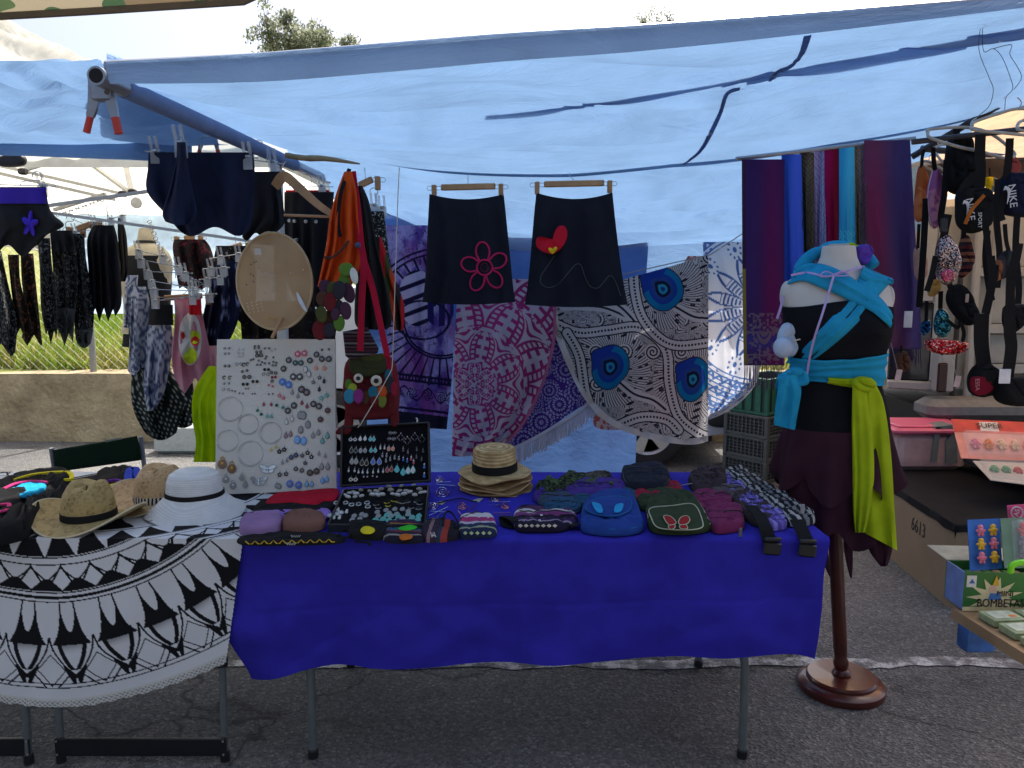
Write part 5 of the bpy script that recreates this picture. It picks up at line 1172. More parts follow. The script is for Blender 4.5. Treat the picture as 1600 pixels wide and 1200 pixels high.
MB().ribbon([W(568,405,2.572), W(582,450,2.575), W(594,505,2.585), W(605,556,2.60)], .020,(0,-1,0), .003,30).build('strap', crim, bp)
garment('printed_trousers', 'black trousers with small white print hung behind the black bag', 'trousers', [(330,575,600),(380,578,606),(440,584,614),(480,586,618)], 3.2, speckle('white sprig print', (.013,.013,.015), S(170,176,170), 110,.60),(1.5,.02,4), None, .04)
garment('red_orange_bag', 'red and orange lined bag peeping out right of the black bag', 'bag', [(370,583,596),(420,590,612),(470,604,630),(500,612,632),(516,616,630)], 2.95, striped('red lined stripes', [S(180,60,30), S(40,34,34), S(170,30,36), S(60,70,40)], 0,1.6),(2,.02,4), None, .05)
rod_hanger(575,318,600,326,3.2, 'clip hanger carrying the white sprigged trousers behind the black bag', (.4,.9),(584,300), s=1.4)
# owl backpack
ow = thing('owl_backpack', 'maroon felt owl backpack with round white eyes and coloured feathers', 'backpack', W(580,678,2.75))
MB().puff([W(x, y, 2.76) for x, y in ((545,560),(580,553),(612,560),(622,590),(624,625),(618,650),(585,655),(548,652),(538,625),(538,590))], (0,-1,0), .055,.05, lump=.006, seed=3).build('body', maroon, ow)
for pts in (((541,640),(552,645),(548,676),(526,678),(528,670),(538,664)), ((612,640),(622,640),(622,664),(612,664))): MB().puff([W(x, y, 2.73) for x, y in pts], (0,-1,0), .012,.012).build('leg', maroon, ow)
MB().puff([W(x, y, 2.70) for x, y in ((545,566),(555,556),(575,562),(600,558),(604,570),(600,584),(574,590),(550,584))], (0,-1,.2), .02,.01, lump=.003).build('head_flap', cloth('dark green knit', S(58,62,40)), ow)
MB().puff([W(x, y, 2.685) for x, y in ((562,550),(574,556),(598,552),(598,562),(576,566),(564,560))], (0,-1,0), .006,.004).build('forehead', olive, ow)
for x, y, r in ((560,591,7.5),(588,595,9)):
    e = MB().lathe([(0,.004), (r * PM(2.67) * .8,.004), (r * PM(2.67), 0)], 20, W(x, y, 2.676), Matrix.Rotation(R(90), 3, 'X') @ Matrix.Rotation(R(180), 3, 'X') @ Matrix.Rotation(R(180), 3, 'X')).build('eye', mat('cream felt eye', S(214,206,190), .8), ow)
    MB().lathe([(0,.006), (r * PM(2.67) * .42,.006), (r * PM(2.67) * .45,.003)], 16, W(x, y, 2.674), Matrix.Rotation(R(90), 3, 'X')).build('pupil', mat('dark felt pupil', (.02,.016,.016), .8), e)
fe_ = [(545,600,6,10, greenf),(551,606,7,9, cloth('yellow green felt', S(150,164,54))),(546,618,9,13, teal),(560,618,8,13, purpf),(572,620,8,12, brownf),(584,612,9,11, cloth('sea blue felt', S(46,110,130))),(598,610,8,10, cloth('rust felt', S(190,84,40))),(610,600,7,16, dkgrey),(597,625,7,12, cloth('moss felt', S(120,130,60))),(585,626,7,10, maroon),(607,586,6,12, cloth('petrol felt', S(40,90,110))),(616,606,5,13, cloth('wine felt', S(150,34,60)))]
for k, (x, y, w_, h_, m) in enumerate(fe_): petal(ow, x, y, w_, h_, 2.682 - .004 * (k % 4) - .0003 * k, m, 'feather')
MB().ribbon([W(565,548,2.70), W(566,556,2.695), W(570,563,2.69)], .018,(0,-1,0), .003).build('strap', crim, ow); MB().ribbon([W(605,556,2.71), W(608,574,2.70), W(618,600,2.70)], .018,(0,-1,0), .003).build('strap', crim, ow)
so = striped('dark woven purse', [S(40,34,40), S(86,60,66), S(30,28,32), S(110,100,104), S(44,36,42), S(76,44,54)], 2,3)
P_ = [W(x, y, 2.64) for x, y in ((536,518),(574,511),(592,545),(590,552),(548,562),(540,556))]
tag(MB().puff(P_, (0,-1,0), .018,.01, smooth=False).build('woven_purse', so), 'dark striped woven purse hanging just above the owl backpack', 'purse')
# strings
cordm = mat('thin pale string', S(196,192,184), .8)
tag(MB().tube([W(624,262,2.62), W(622,300,2.62), W(618,420,2.62), W(613,572,2.62), W(612,578,2.62), W(588,622,2.61), W(563,664,2.62), W(559,668,2.64)], .0016,6).build('string', cordm), 'pale string hanging from the awning and pulled down to the jewellery case', 'string')
# light green cloth behind the board; folding chair; white box by the wall
garment('lime_cloth', 'bright lime green cloth hung behind the left edge of the white board', 'cloth', [(572,326,350),(610,303,350),(650,300,350),(690,306,350),(722,302,350)], 3.1, cloth('bright lime cloth', S(176,208,22), .3),(2,.03,5), None, 0)
ch = thing('folding_chair', 'dark green folding chair with metal frame behind the left hats', 'chair', G(150,775,0))
cdk = cloth('dark green canvas', S(20,40,26)); cY = 3.3
MB().puff([W(x, y, cY) for x, y in ((82,703),(150,692),(214,681),(219,700),(221,719),(150,729),(86,738))], (0,-1,.1), .012,.012, smooth=False).build('backrest', cdk, ch)
for x in (80,220):
    a = W(x, 700 if x < 100 else 682, cY + .005); MB().tube([a, Vector((a.x, a.y + .04,.45)), Vector((a.x, a.y - .25,.02))], .010,8).build('leg', pole_grey, ch); MB().tube([Vector((a.x, a.y - .38,.45)), Vector((a.x, a.y + .12,.02))], .010,8).build('leg', pole_grey, ch)
MB().bbox((W(150,700, cY).x, cY - .17,.45),(.40,.40,.03), .01).build('seat', cdk, ch)
MB().puff([W(x, y, cY - .018) for x, y in ((163,688),(190,683),(191,686),(165,691))], (0,-1,0), .002,0, smooth=False).build('print_mark', mat('pale print', S(120,126,116), .8), ch)
wb = MB().bbox(G(285,712,0) + Vector((0,.25,.13)),(.55,.4,.26), .03).build('storage_tub', mat('pale grey plastic tub', S(170,178,178), .5)); tag(wb, 'pale grey plastic tub on the ground below the dotted trousers', 'tub')
# ================================================================ ON THE TABLES
# ---------------------------------------------------------------- hats
def straw(name, c, c2, kind='ring', sc_=1.0):
    if name in MATS: return MATS[name]
    m, t, p, o = nodes(name)
    tc = nd(t, 'TexCoord'); n1 = nd(t, 'TexNoise', i_Scale=30.0, i_Detail=5.0); t.links.new(tc.outputs['Object'], n1.inputs['Vector'])
    if kind == 'ring':
        sx = nd(t, 'SeparateXYZ'); t.links.new(tc.outputs['Object'], sx.inputs[0])
        le = nd(t, 'VectorMath', operation='LENGTH'); t.links.new(tc.outputs['Object'], le.inputs[0])
        mu = nd(t, 'Math', operation='MULTIPLY'); t.links.new(le.outputs['Value'], mu.inputs[0]); mu.inputs[1].default_value = 900 * sc_
        sn = nd(t, 'Math', operation='SINE'); t.links.new(mu.outputs[0], sn.inputs[0]); h = sn.outputs[0]
    else:
        v = nd(t, 'TexVoronoi', i_Scale=150.0); mp = nd(t, 'Mapping'); mp.inputs['Scale'].default_value = (1,.5,1); t.links.new(tc.outputs['Object'], mp.inputs[0]); t.links.new(mp.outputs[0], v.inputs['Vector'])
        sp = nd(t, 'SeparateColor'); t.links.new(v.outputs['Color'], sp.inputs[0]); h = sp.outputs[0]
    ad = nd(t, 'Math', operation='MULTIPLY_ADD'); t.links.new(h, ad.inputs[0]); ad.inputs[1].default_value = .16 if kind == 'ring' else .42; t.links.new(n1.outputs[0], ad.inputs[2])
    r = ramp(t, [(.35, c2),(.75, c)]); t.links.new(ad.outputs[0], r.inputs[0]); t.links.new(r.outputs[0], p.inputs['Base Color'])
    b = nd(t, 'Bump', i_Strength=.8, i_Distance=.004); t.links.new(ad.outputs[0], b.inputs['Height']); t.links.new(b.outputs[0], p.inputs['Normal']); p.inputs['Roughness'].default_value = .75
    addtrans(t, p, o, r.outputs[0], .08); MATS[name] = m; return m
hatband = cloth('black ribbon', (.014,.013,.013), rough=.7)
# boaters: four stacked, the lower three with the crown nested in the one above
straw1 = straw('golden straw', S(226,196,140), S(170,132,82)); straw1b = straw('darker straw', S(196,160,108), S(140,104,64))
hc = G(774,752, TZ + .03); hc.z = TZ + .008
def boater(z, tilt, dx, label, top, m, seed):
    rb = .132; hb = .094; t = thing('boater_hat', label, 'hat', (hc.x + dx, hc.y, z), 'boater hats stacked on the blue table')
    M = Matrix.Rotation(tilt[0], 3, 'X') @ Matrix.Rotation(tilt[1], 3, 'Y'); c = Vector((hc.x + dx, hc.y, z))
    fn = lambda p, r, a: (p.x, p.y * 1.04, p.z + (.004 * math.sin(3 * a + seed) + .003 * math.sin(5 * a + seed * 2)) * max(0,(r - .08)) / .04)
    prof = [(rb + .0,.000), (rb + .002,.003), (rb, .006),(.10,.008),(.083,.010)]
    prof_in = [(.071,.004),(.085,.002), (rb, .0)]
    crown = [(.0815,.014),(.080,.045),(.077, hb - .008),(.072, hb - .001),(.05, hb + .002),(.0, hb + .003)] if top else [(.074,.02),(.070,.042),(.0,.044)]
    MB().lathe([(.082,.003)] + prof, 72, c, M, fn).build('brim', m, t)
    MB().lathe([(.083,.006)] + crown, 56, c, M, lambda p, r, a: (p.x, p.y * 1.04, p.z)).build('crown', m, t)
    if top: MB().lathe([(.0815,.010),(.0840,.011),(.0830,.040),(.0800,.041)], 56, c, M, lambda p, r, a: (p.x, p.y * 1.04, p.z)).build('hat_band', hatband, t)
    return t
boater(TZ + .006,(.0,.02), .004, 'lowest straw boater in the stack, its brim lying on the blue cloth', False, straw1b, 1)
boater(TZ + .022,(.02,.0), -.003, 'second straw boater from the bottom of the stack', False, straw1,2)
boater(TZ + .040,(.03,-.02), .003, 'third straw boater in the stack, just under the topmost', False, straw1b, 3)
boater(TZ + .064,(.05,-.015), -.002, 'topmost golden straw boater with a black ribbon', True, straw1,4)
# cowboy hat
def cowboy(c, label, m, band, s, seed, rot, tag_=None):
    t = thing('cowboy_hat', label, 'hat', c); Mz = Matrix.Rotation(rot, 3, 'Z')
    def fb(p, r, a):
        x, y = p.x * 1.12, p.y * 1.02; k = max(0,(r / s - .085)) / .085; z = p.z + s * (.055 * k ** 1.6 * abs(math.cos(a)) ** 2.2 * .95 - .020 * k * abs(math.sin(a)) ** 2)
        return (x, y, z)
    br = [(.083,.006),(.10,.004),(.125,.004),(.150,.005),(.168,.006),(.170,.008),(.168,.010),(.150,.009),(.125,.008),(.10,.009),(.084,.012)]
    MB().lathe([(r * s, z * s) for r, z in br], 72, c, Mz, fb).build('brim', m, t)
    def fc(p, r, a):
        top = max(0,(p.z / s - .09)) / .055; x = p.x * (1.05 - .22 * top * abs(math.sin(a)) ** 0); y = p.y * 1.1
        pin = top * .018 * s * math.exp(-((abs(abs(math.degrees(a) % 360 - 270)) - 42) / 18) ** 2); z = p.z - s * .022 * top * math.exp(-(x / (.035 * s)) ** 2) - pin
        return (x * (1 - .10 * top * math.exp(-((math.sin(a) + 1) / .5) ** 2)), y, z)
    cr = [(.084,.006),(.0835,.03),(.081,.062),(.076,.098),(.069,.126),(.061,.142),(.048,.149),(.03,.149),(.0,.147)]
    MB().lathe([(r * s, z * s) for r, z in cr], 64, c, Mz, fc).build('crown', m, t)
    MB().lathe([(.0840 * s, .010 * s),(.0865 * s, .012 * s),(.0855 * s, .034 * s),(.083 * s, .036 * s)], 64, c, Mz, fc).build('hat_band', band, t)
    e = []
    for a in np.linspace(0,6.283,72, endpoint=False): e.append(Vector(c) + Mz @ Vector(fb(Vector((.170 * s * math.cos(a), .170 * s * math.sin(a), .008 * s)), .170 * s, a)))
    MB().tube(e, .0032 * s, 6, True).build('brim_edge', mat('pale hat binding', S(206,192,158), .8), t); return t
c1 = G(140,815, TZ + .01); c1.z = TZ + .018
cowboy(c1, 'olive straw cowboy hat with a black band at the front of the left table', straw('olive straw', S(186,160,104), S(134,110,64), 'weave'), hatband, .88,1, R(-8))
c2 = G(262,782, TZ + .02); c2.z = TZ + .016; c2.y = NE + .34; c2.x = W(250,780, c2.y).x
cowboy(c2, 'pale tan straw cowboy hat with a beaded band behind the white sun hat', straw('tan straw', S(214,178,130), S(170,128,84), 'weave'), striped('beaded band', [S(40,32,28), S(210,200,180)], 0,14), .90,2, R(-24))
# white sun hat
c3 = G(306,800, TZ + .01); c3.z = TZ + .004
wsun = straw('white paper braid', S(238,236,232), S(226,225,222), 'ring', 1.6)
t = thing('sun_hat', 'wide white sun hat with a thin black band on the left table', 'hat', c3)
hs = 1.0
def fs(p, r, a):
    k = max(0, r - .08) / .07; return (p.x * 1.06, p.y * 1.0, p.z + .010 * k * math.sin(2 * a + .8) + .005 * k * math.sin(5 * a))
prof = [(.0,.133),(.03,.133),(.055,.129),(.072,.118),(.080,.10),(.083,.075),(.085,.06),(.093,.050),(.108,.036),(.125,.020),(.142,.006),(.148,.002),(.148,.0),(.140,.003),(.10,.038),(.083,.055)]
ridg = []
for i in range(len(prof) - 1):
    for q in np.linspace(0,1,7, endpoint=False):
        r = prof[i][0] * (1 - q) + prof[i + 1][0] * q; z = prof[i][1] * (1 - q) + prof[i + 1][1] * q; ridg.append((r, z))
arc = 0; out = []
for i, (r, z) in enumerate(ridg):
    if i: arc += math.hypot(r - ridg[i - 1][0], z - ridg[i - 1][1])
    out.append((max(0, r), z * 1.13))
MB().lathe(out, 80, c3, None, fs).build('braid', wsun, t, smooth=60)
MB().lathe([(.0835,.064),(.0875,.064),(.0865,.078),(.0835,.079)], 64, c3, None, fs).build('hat_band', hatband, t)
MB().bbox(c3 + Vector((-.085,-.115,.008)),(.022,.001,.016), .0004, Matrix.Rotation(.5,3, 'Z')).build('paper_tag', mat('grey paper tag', S(160,156,150), .8), t)
# ---------------------------------------------------------------- folded and heaped clothes
def heap(name, label, cat, pts, h, m, z0=TZ + .008, lump=.012, seed=0, group=None, N=48, parent=None):
    """soft thing lying on the table; pts are photo points of its outline on the table top"""
    P = [G(x, y, z0) for x, y in pts]
    o = MB().puff(P, (0,0,1), h, 0, N, lump=lump, seed=seed, prof=[(1.0,0.0),(1.005,.35),(.97,.72),(.88,.93),(.7,1.0),(.5,1.0),(.3,1.0),(.12,1.0)]).build(name, m, parent, smooth=60)
    return tag(o, label, cat, group) if parent is None else o
tee = cloth('black t shirt cotton', (.012,.012,.013))
o = heap('black_clothes', 'heap of black clothes with turquoise, pink and yellow trims at the left edge', 'clothes', [(-60,850),(30,846),(62,820),(95,792),(112,765),(100,752),(40,762),(-60,772)], .055, tee, lump=.02, seed=3, N=70)
hb_ = bvh_of(o)
tq = cloth('turquoise jersey', S(30,150,190)); yl = cloth('yellow jersey', S(214,196,40)); pk2 = cloth('pink jersey', S(206,60,120))
heap('turquoise_panel', '', '', [(20,768),(45,758),(72,760),(62,772),(34,778)], .014, tq, TZ + .05,.003,2, parent=o)
heap('turquoise_panel', '', '', [(8,769),(26,764),(30,772),(12,776)], .012, tq, TZ + .05,.003,2, parent=o)
MB().tube([G(x, y, TZ + .066) for x, y in crom([(6,764),(24,756),(50,752),(74,754)], 16)], .005,6).build('pink_edge', pk2, o)
MB().ribbon([G(x, y, TZ + .062) for x, y in ((-12,790),(2,788),(14,788),(10,797),(-6,800))], .012,(0,0,1), .005).build('pink_strap', pk2, o)
o2 = heap('black_yellow_top', 'black top with yellow edging folded behind the black heap', 'top', [(20,752),(60,742),(108,742),(114,756),(90,768),(46,766)], .035, tee, TZ + .02,.010,5)
MB().ribbon([G(x, y, TZ + .060) for x, y in ((22,750),(50,742),(88,738),(108,739),(112,748),(100,750))], [.006,.014,.016,.014,.01], (0,0,1), .008,30).build('yellow_edge', yl, o2)
o3 = heap('folded_tops', 'black tops with cobalt and purple edges folded behind the cowboy hats', 'tops', [(150,748),(180,738),(212,736),(222,760),(200,778),(160,770)], .03, tee, lump=.008, seed=8)
MB().ribbon([G(x, y, TZ + .045) for x, y in ((200,752),(203,735),(212,734),(216,748))], .026,(0,0,1), .012).build('cobalt_panel', cloth('cobalt jersey', S(36,62,170)), o3)
MB().ribbon([G(x, y, TZ + .044) for x, y in ((160,754),(180,750),(198,755))], .010,(0,0,1), .008).build('purple_edge', cloth('purple jersey', S(110,50,140)), o3)
MB().ribbon([G(x, y, TZ + .040) for x, y in ((165,762),(182,757),(190,768))], .008,(0,0,1), .008).build('yellow_edge', yl, o3)
heap('red_cloth', 'flat red cloth folded in front of the white board', 'cloth', [(416,789),(432,773),(480,770),(527,766),(524,782),(505,785),(494,791),(470,790),(455,788)], .012, cloth('red jersey', S(186,26,48)), TZ + .022,.003,3)
heap('black_cloth', 'flat black cloth folded below the red one', 'cloth', [(396,806),(414,784),(470,784),(520,782),(512,802),(456,806)], .018, tee, TZ + .01,.003,4)
heap('lilac_cloth', 'flat lilac cloth folded below the black one', 'cloth', [(384,822),(398,802),(450,802),(511,799),(508,812),(440,818)], .016, cloth('lilac jersey', S(150,118,196)), TZ + .01,.003,5)
# ---------------------------------------------------------------- pouches along the front edge
zipm = mat('dark zip', (.02,.02,.022), .4,.3)
def pouch(label, pts, h, m, z0=TZ + .008, group=None, name='pouch', cat='pouch', zip_=True, lump=.003, seed=1):
    P = [G(x, y, z0) for x, y in pts]
    t = thing(name, label, cat, sum(P, Vector()) / len(P), group)
    MB().puff(P, (0,0,1), h, 0,44, lump=lump, seed=seed).build('body', m, t)
    if zip_:
        a, b = P[0], P[1]; n = [P[0].lerp(P[-1], .25), P[0].lerp(P[1], .5).lerp(P[-1].lerp(P[2], .5), .22), P[1].lerp(P[2], .25)]
        MB().tube([p + Vector((0,0, h * .93)) for p in crom(n, 8)], .0022,6).build('zip', zipm, t)
    return t, P
pouch('soft lilac pouch at the left end of the blue table', [(378,818),(402,812),(438,812),(440,828),(420,836),(378,837)], .036, cloth('mauve canvas', S(150,118,160)))
pouch('brown pouch beside the lilac one on the blue table', [(444,814),(470,808),(505,812),(506,826),(480,832),(444,832)], .034, cloth('tan brown canvas', S(128,90,78)))
bt, P = pouch('black belt with gold trim and white scribble lying along the table edge', [(372,842),(400,836),(460,832),(530,836),(540,842),(528,850),(450,853),(380,852)], .010, bb, name='fabric_belt', cat='belt', zip_=False)
zz = TZ + .0195; gt = cloth('gold braid', S(206,166,56))
MB().tube([G(x, y, zz) for x, y in [(384 + k * 4.8,848 - k * .12 + (2.2 if k % 3 else -2.2)) for k in range(30)]], .0018,5).build('gold_trim', gt, bt)
for x, y in ((462,838),(455,850)):
    MB().tube([G(x - 7 + k * 1.4, y + (1.5 if k % 2 else -1.5), zz) for k in range(11)], .0012,5).build('white_scribble', cloth('white print thread', S(210,206,200)), bt)
MB().tube([G(x, y, zz) for x, y in crom([(528,838),(535,829),(545,830),(545,838),(536,842)], 20)], .003,6).build('loop', bb, bt)
yt, P = pouch('black zip purse with a yellow felt blob', [(545,834),(548,820),(600,822),(604,838),(590,845),(548,842)], .024, bb, name='purse', cat='purse', zip_=False)
MB().puff([G(x, y, TZ + .032) for x, y in ((563,829),(570,824),(580,825),(586,829),(580,834),(568,834))], (0,0,1), .006,0).build('yellow_patch', yl, yt)
MB().ribbon([G(560,842, TZ + .02), G(556,846, TZ + .012), G(575,848, TZ + .01), G(578,852, TZ + .006)], .009,(0,0,1), .003).build('strap', bb, yt)
AND = [S(34,30,44), S(150,140,130), S(44,40,60), S(120,50,60), S(60,90,110), S(30,28,34), S(170,120,60), S(70,40,60), S(36,50,80), S(190,186,170)]
def woven(label, pts, h, stripes, seed, ax=1):
    t, P = pouch(label, pts, h, striped('woven ' + label[:24], stripes, ax, 1.0, widths=[3,1,2,1,2,3,1,2,2,1][:len(stripes)]), name='woven_purse', cat='purse'); return t
t1 = woven('striped woven purse with a green leaf patch, left of the three', [(604,822),(612,817),(658,818),(660,840),(658,849),(602,847)], .016, AND, 3)
MB().puff([G(x, y, TZ + .0245) for x, y in ((622,826),(632,823),(642,821),(652,824),(644,828),(630,829))], (0,0,1), .004,0).build('leaf_patch', cloth('bright green patch', S(60,190,50)), t1)
MB().puff([G(x, y, TZ + .0245) for x, y in ((624,838),(632,835),(644,837),(642,842),(628,844))], (0,0,1), .004,0).build('orange_patch', cloth('orange patch', S(190,104,40)), t1)
t2 = woven('dark striped woven purse with a black wrist loop, middle of the three', [(662,820),(690,816),(712,822),(717,840),(705,846),(662,846)], .020, [S(50,40,52), S(140,110,110), S(60,44,60), S(40,60,80), S(150,60,50), S(34,30,38)], 4,0)
MB().tube([G(x, y, TZ + .03) for x, y in crom([(692,822),(694,806),(700,799),(708,804),(716,818),(712,824)], 24)], .0032,6).build('wrist_loop', bb, t2)
M_ = place((1,0,0),(0,1,0),(0,0,1), G(676,835, TZ + .0285)); M_ = M_ @ Matrix.Rotation(R(-78), 4, 'Z')
text('letters', 'ICHIC', .020, M_, cloth('pale letter thread', S(206,196,190)), t2,.0006)
t3 = woven('purse woven in pink, white and navy diamonds, right of the three', [(719,812),(740,807),(768,808),(776,836),(750,841),(719,841)], .020, [S(36,44,70), S(150,150,120), S(44,52,84), S(190,180,190), S(170,60,110), S(210,200,200), S(40,36,60)], 5,1)
for k in range(5): MB().puff([G(727 + k * 9.5 + dx, 833 + dy, TZ + .0285) for dx, dy in ((-3.4,0),(0,-3),(3.4,0),(0,3))], (0,0,1), .001,0, smooth=False).build('diamond', cloth('pale yellow thread', S(186,190,130)), t3)
# hair pins on the cloth
pinw = mat('silver wire', S(210,205,215), .2,1, var=.05, bump=0); pinc = mat('copper wire', S(214,140,130), .25,1, var=.05, bump=0)
def hairpin(px, py, r, m, label, pins):
    t = thing('hair_pin', label, 'hair pin', G(px, py, TZ + .006)); z = TZ + .0095
    MB().tube([G(px + r * (1 - q / 16) * math.cos(q) * 1.1, py + r * (1 - q / 16) * math.sin(q) * .9, z) for q in np.linspace(0,15,60)], .0016,5).build('spiral', m, t)
    for (a, b, c, d) in pins: MB().tube([G(px + a, py + b, z), G(px + c, py + d, z - .001)], .0013,5).build('pin', m, t)
hairpin(687,748,6, pinw, 'small silver spiral hair pin beside the jewellery case', [(-6,6,17,5),(-4,9,10,10)])
hairpin(691,768,10, pinw, 'largest silver spiral hair pin in front of the jewellery case', [(-9,-11,20,-9),(8,4,12,-2)])
hairpin(676,790,7, pinw, 'silver spiral hair pin with two long prongs near the striped purses', [(-6,16,24,2),(-4,9,20,10),(6,20,16,8),(-6,20,8,18)])
hairpin(722,790,7, pinc, 'copper spiral hair pin between two silver ones', [(-2,18,23,-2),(2,22,14,10),(-6,8,2,20)])
hairpin(773,779,6, pinw, 'silver spiral hair pin just below the boater hats', [(-10,5,24,5),(-8,9,8,10),(0,14,8,8)])
hairpin(789,790,6, pinc, 'copper spiral hair pin beside the woven waist bag', [(-18,12,10,11),(-12,16,6,14)])
tag(MB().tube(crom([G(x, y, TZ + .012) for x, y in ((684,786),(700,782),(720,779),(738,783),(746,784))], 20), .0022,6).build('hair_band', bb), 'thin black band lying between the spiral hair pins', 'band')
for px, py in ((689,785),(746,781)): tag(MB().puff([G(px + a, py + b, TZ + .006) for a, b in ((-9,2),(0,-2),(9,-2),(2,4))], (0,0,1), .002,0, smooth=False).build('paper_label', mat('grey paper tag', S(160,156,150), .8)), 'small grey paper label ' + ('at the left end of the thin black band' if px < 700 else 'at the right end of the thin black band'), 'label')

# ---------------------------------------------------------------- waist bags
piping = {}
def waistbag(label, pts, h, m, pipe=None, belt=None, z0=TZ + .008, seed=1, flap=None, flapm=None, group='waist bags on the blue table', buckle=True, lump=.004):
    P = [G(x, y, z0) for x, y in pts]
    t = thing('waist_bag', label, 'waist bag', sum(P, Vector()) / len(P), group)
    h = h * .72 if group == 'waist bags on the blue table' and not flap else h * .8
    g = MB().puff(P, (0,0,1), h, 0,64, lump=max(lump, .0055), seed=seed, prof=[(1,0),(1.01,.25),(.985,.6),(.94,.84),(.87,.94),(.79,.98),(.71,1),(.63,1),(.55,1),(.47,1),(.39,1),(.31,1),(.23,1),(.15,1),(.07,1)]); o = g.build('body', m, t)
    tb_ = bvh_of(o); down = lambda q, l=.001: next((hh[0] + Vector((0,0, l)) for hh in [tb_.ray_cast(Vector((q[0], q[1], z0 + .3)), Vector((0,0,-1)))] if hh[0] is not None), None)
    if not flap:
        xs_ = [p.x for p in P]; cy_ = sum(p.y for p in P) / len(P); dy_ = (max(p.y for p in P) - min(p.y for p in P))
        for f_, rr_, mm_, nm_ in ((.12,.0022, zipm, 'zip'),(-.18,.0012, m, 'seam')):
            L_ = [down((min(xs_) + (max(xs_) - min(xs_)) * q, cy_ + dy_ * (f_ + .03 * math.sin(q * 6 + seed)))) for q in np.linspace(.06,.94,16)]; L_ = [q for q in L_ if q is not None]
            if len(L_) > 5: MB().tube(L_, rr_, 5).build(nm_, mm_, t)
        if seed % 3 == 0 and len(L_) > 5: MB().ribbon([L_[-2], L_[-1] + Vector((.014,-.004,-.004)), L_[-1] + Vector((.03,-.016,-.016))], .010,(0,0,1), .002).build('strap_tab', bb, t)
    if pipe is not None:
        Q = crom(P, 60, True); c = Q.mean(0); MB().tube([Vector(c + (q - c) * .965) + Vector((0,0, h * .60)) for q in Q], .0018,5, True).build('piping', pipe, t)
    if flap:
        F_ = [G(x, y, z0 + h + .002) for x, y in flap]; f = MB().puff(F_, (0,0,1), .007,.004,44, lump=.001, seed=seed).build('flap', flapm or m, t)
        if pipe is not None: MB().tube([Vector(q) + Vector((0,0,.004)) for q in crom(F_, 54, True)], .0018,5, True).build('piping', pipe, f)
    if belt:
        for bl in belt: MB().ribbon([G(x, y, z) for x, y, z in bl], .036,(0,.25,1), .003,24).build('belt', bb, t)
    return t
blk = bb
andean = striped('andean waist bag', [S(36,30,50), S(150,130,150), S(60,40,80), S(30,26,38), S(120,60,110), S(200,190,190), S(84,52,86), S(34,28,44)], 1,1, widths=[3,.6,2,1.6,2,1.6,2,2])
tA = waistbag('woven purple and white waist bag with a black strap, leftmost waist bag', [(806,802),(830,798),(868,802),(896,806),(902,818),(880,830),(840,832),(806,828)], .034, andean, belt=[[(808,815, TZ + .03),(796,808, TZ + .03),(788,808, TZ + .02),(792,820, TZ + .01),(804,824, TZ + .008)], [(890,822, TZ + .02),(902,818, TZ + .02),(912,820, TZ + .015)]])
for x, y in ((846,805),(843,813)): MB().lathe([(0,.004),(.004,.003),(.005,0)], 12, G(x, y, TZ + .034)).build('button', silver, tA)
for k in range(7): MB().puff([G(813 + k * 9 + dx, 822 + dy, TZ + .031) for dx, dy in ((-3.6,0),(0,-2.4),(3.6,0),(0,2.4))], (0,0,1), .003,0, smooth=False).build('diamond', cloth('cream thread', S(200,184,160)), tA)
bluec = cloth('worn blue canvas', S(36,66,140)); petrol = cloth('petrol canvas', S(40,76,106)); lbl = cloth('light blue patch', S(40,150,205)); gcan = cloth('dark green canvas bag', S(52,64,42)); wine = cloth('wine pink canvas', S(120,44,84)); brn = cloth('dark brown canvas', S(62,52,56)); vio = cloth('violet canvas', S(74,50,130)); greyv = cloth('grey canvas', S(96,100,104))
tB = waistbag('blue waist bag with two light blue leaf patches on its flap', [(914,792),(940,776),(985,778),(1003,815),(1002,832),(960,838),(912,832),(908,815)], .040, bluec, cloth('blue piping', S(40,104,160)), flap=[(917,790),(942,778),(982,780),(984,798),(962,808),(935,806),(918,800)])
for pts in (((925,785),(938,788),(942,800),(932,799)), ((960,800),(962,789),(974,787),(971,798))): MB().puff([G(x, y, TZ + .053) for x, y in pts], (0,0,1), .002,.003).build('leaf_patch', lbl, tB)
tC = waistbag('green waist bag with red butterfly and pale piping', [(1012,790),(1040,775),(1080,778),(1108,820),(1108,830),(1070,836),(1020,832),(1010,812)], .040, gcan, cloth('pale cord', S(186,186,160)), flap=[(1016,796),(1050,792),(1084,790),(1098,818),(1092,828),(1060,830),(1028,826),(1018,812)])
for pts in (((1037,806),(1046,806),(1054,812),(1056,818),(1046,820),(1040,814)), ((1060,816),(1064,808),(1074,806),(1078,812),(1074,818),(1064,820)), ((1044,822),(1054,820),(1054,825),(1048,827)), ((1062,821),(1072,820),(1074,826),(1064,826))):
    w_ = MB().puff([G(x, y, TZ + .052) for x, y in pts], (0,0,1), .003,.003).build('butterfly_wing', cloth('red wing patch', S(160,40,40)), tC)
    MB().tube([G(x, y, TZ + .055) for x, y in crom([p for p in pts], 20, True)], .0014,5, True).build('wing_edge', cloth('pale cord', S(186,186,160)), w_)
tD = waistbag('wine pink waist bag at the front beside the green butterfly bag', [(1100,806),(1120,796),(1155,796),(1162,815),(1160,828),(1130,834),(1112,830)], .036, wine, zipm)
tE = waistbag('wine pink waist bag lying just behind the front one', [(1070,786),(1090,774),(1125,770),(1142,780),(1140,795),(1105,802),(1088,798)], .034, wine, zipm, seed=4)
tF = waistbag('small petrol blue pouch bag left of the big blue bag', [(850,794),(870,784),(905,788),(906,800),(880,806),(852,804)], .03, petrol, zipm, seed=2)
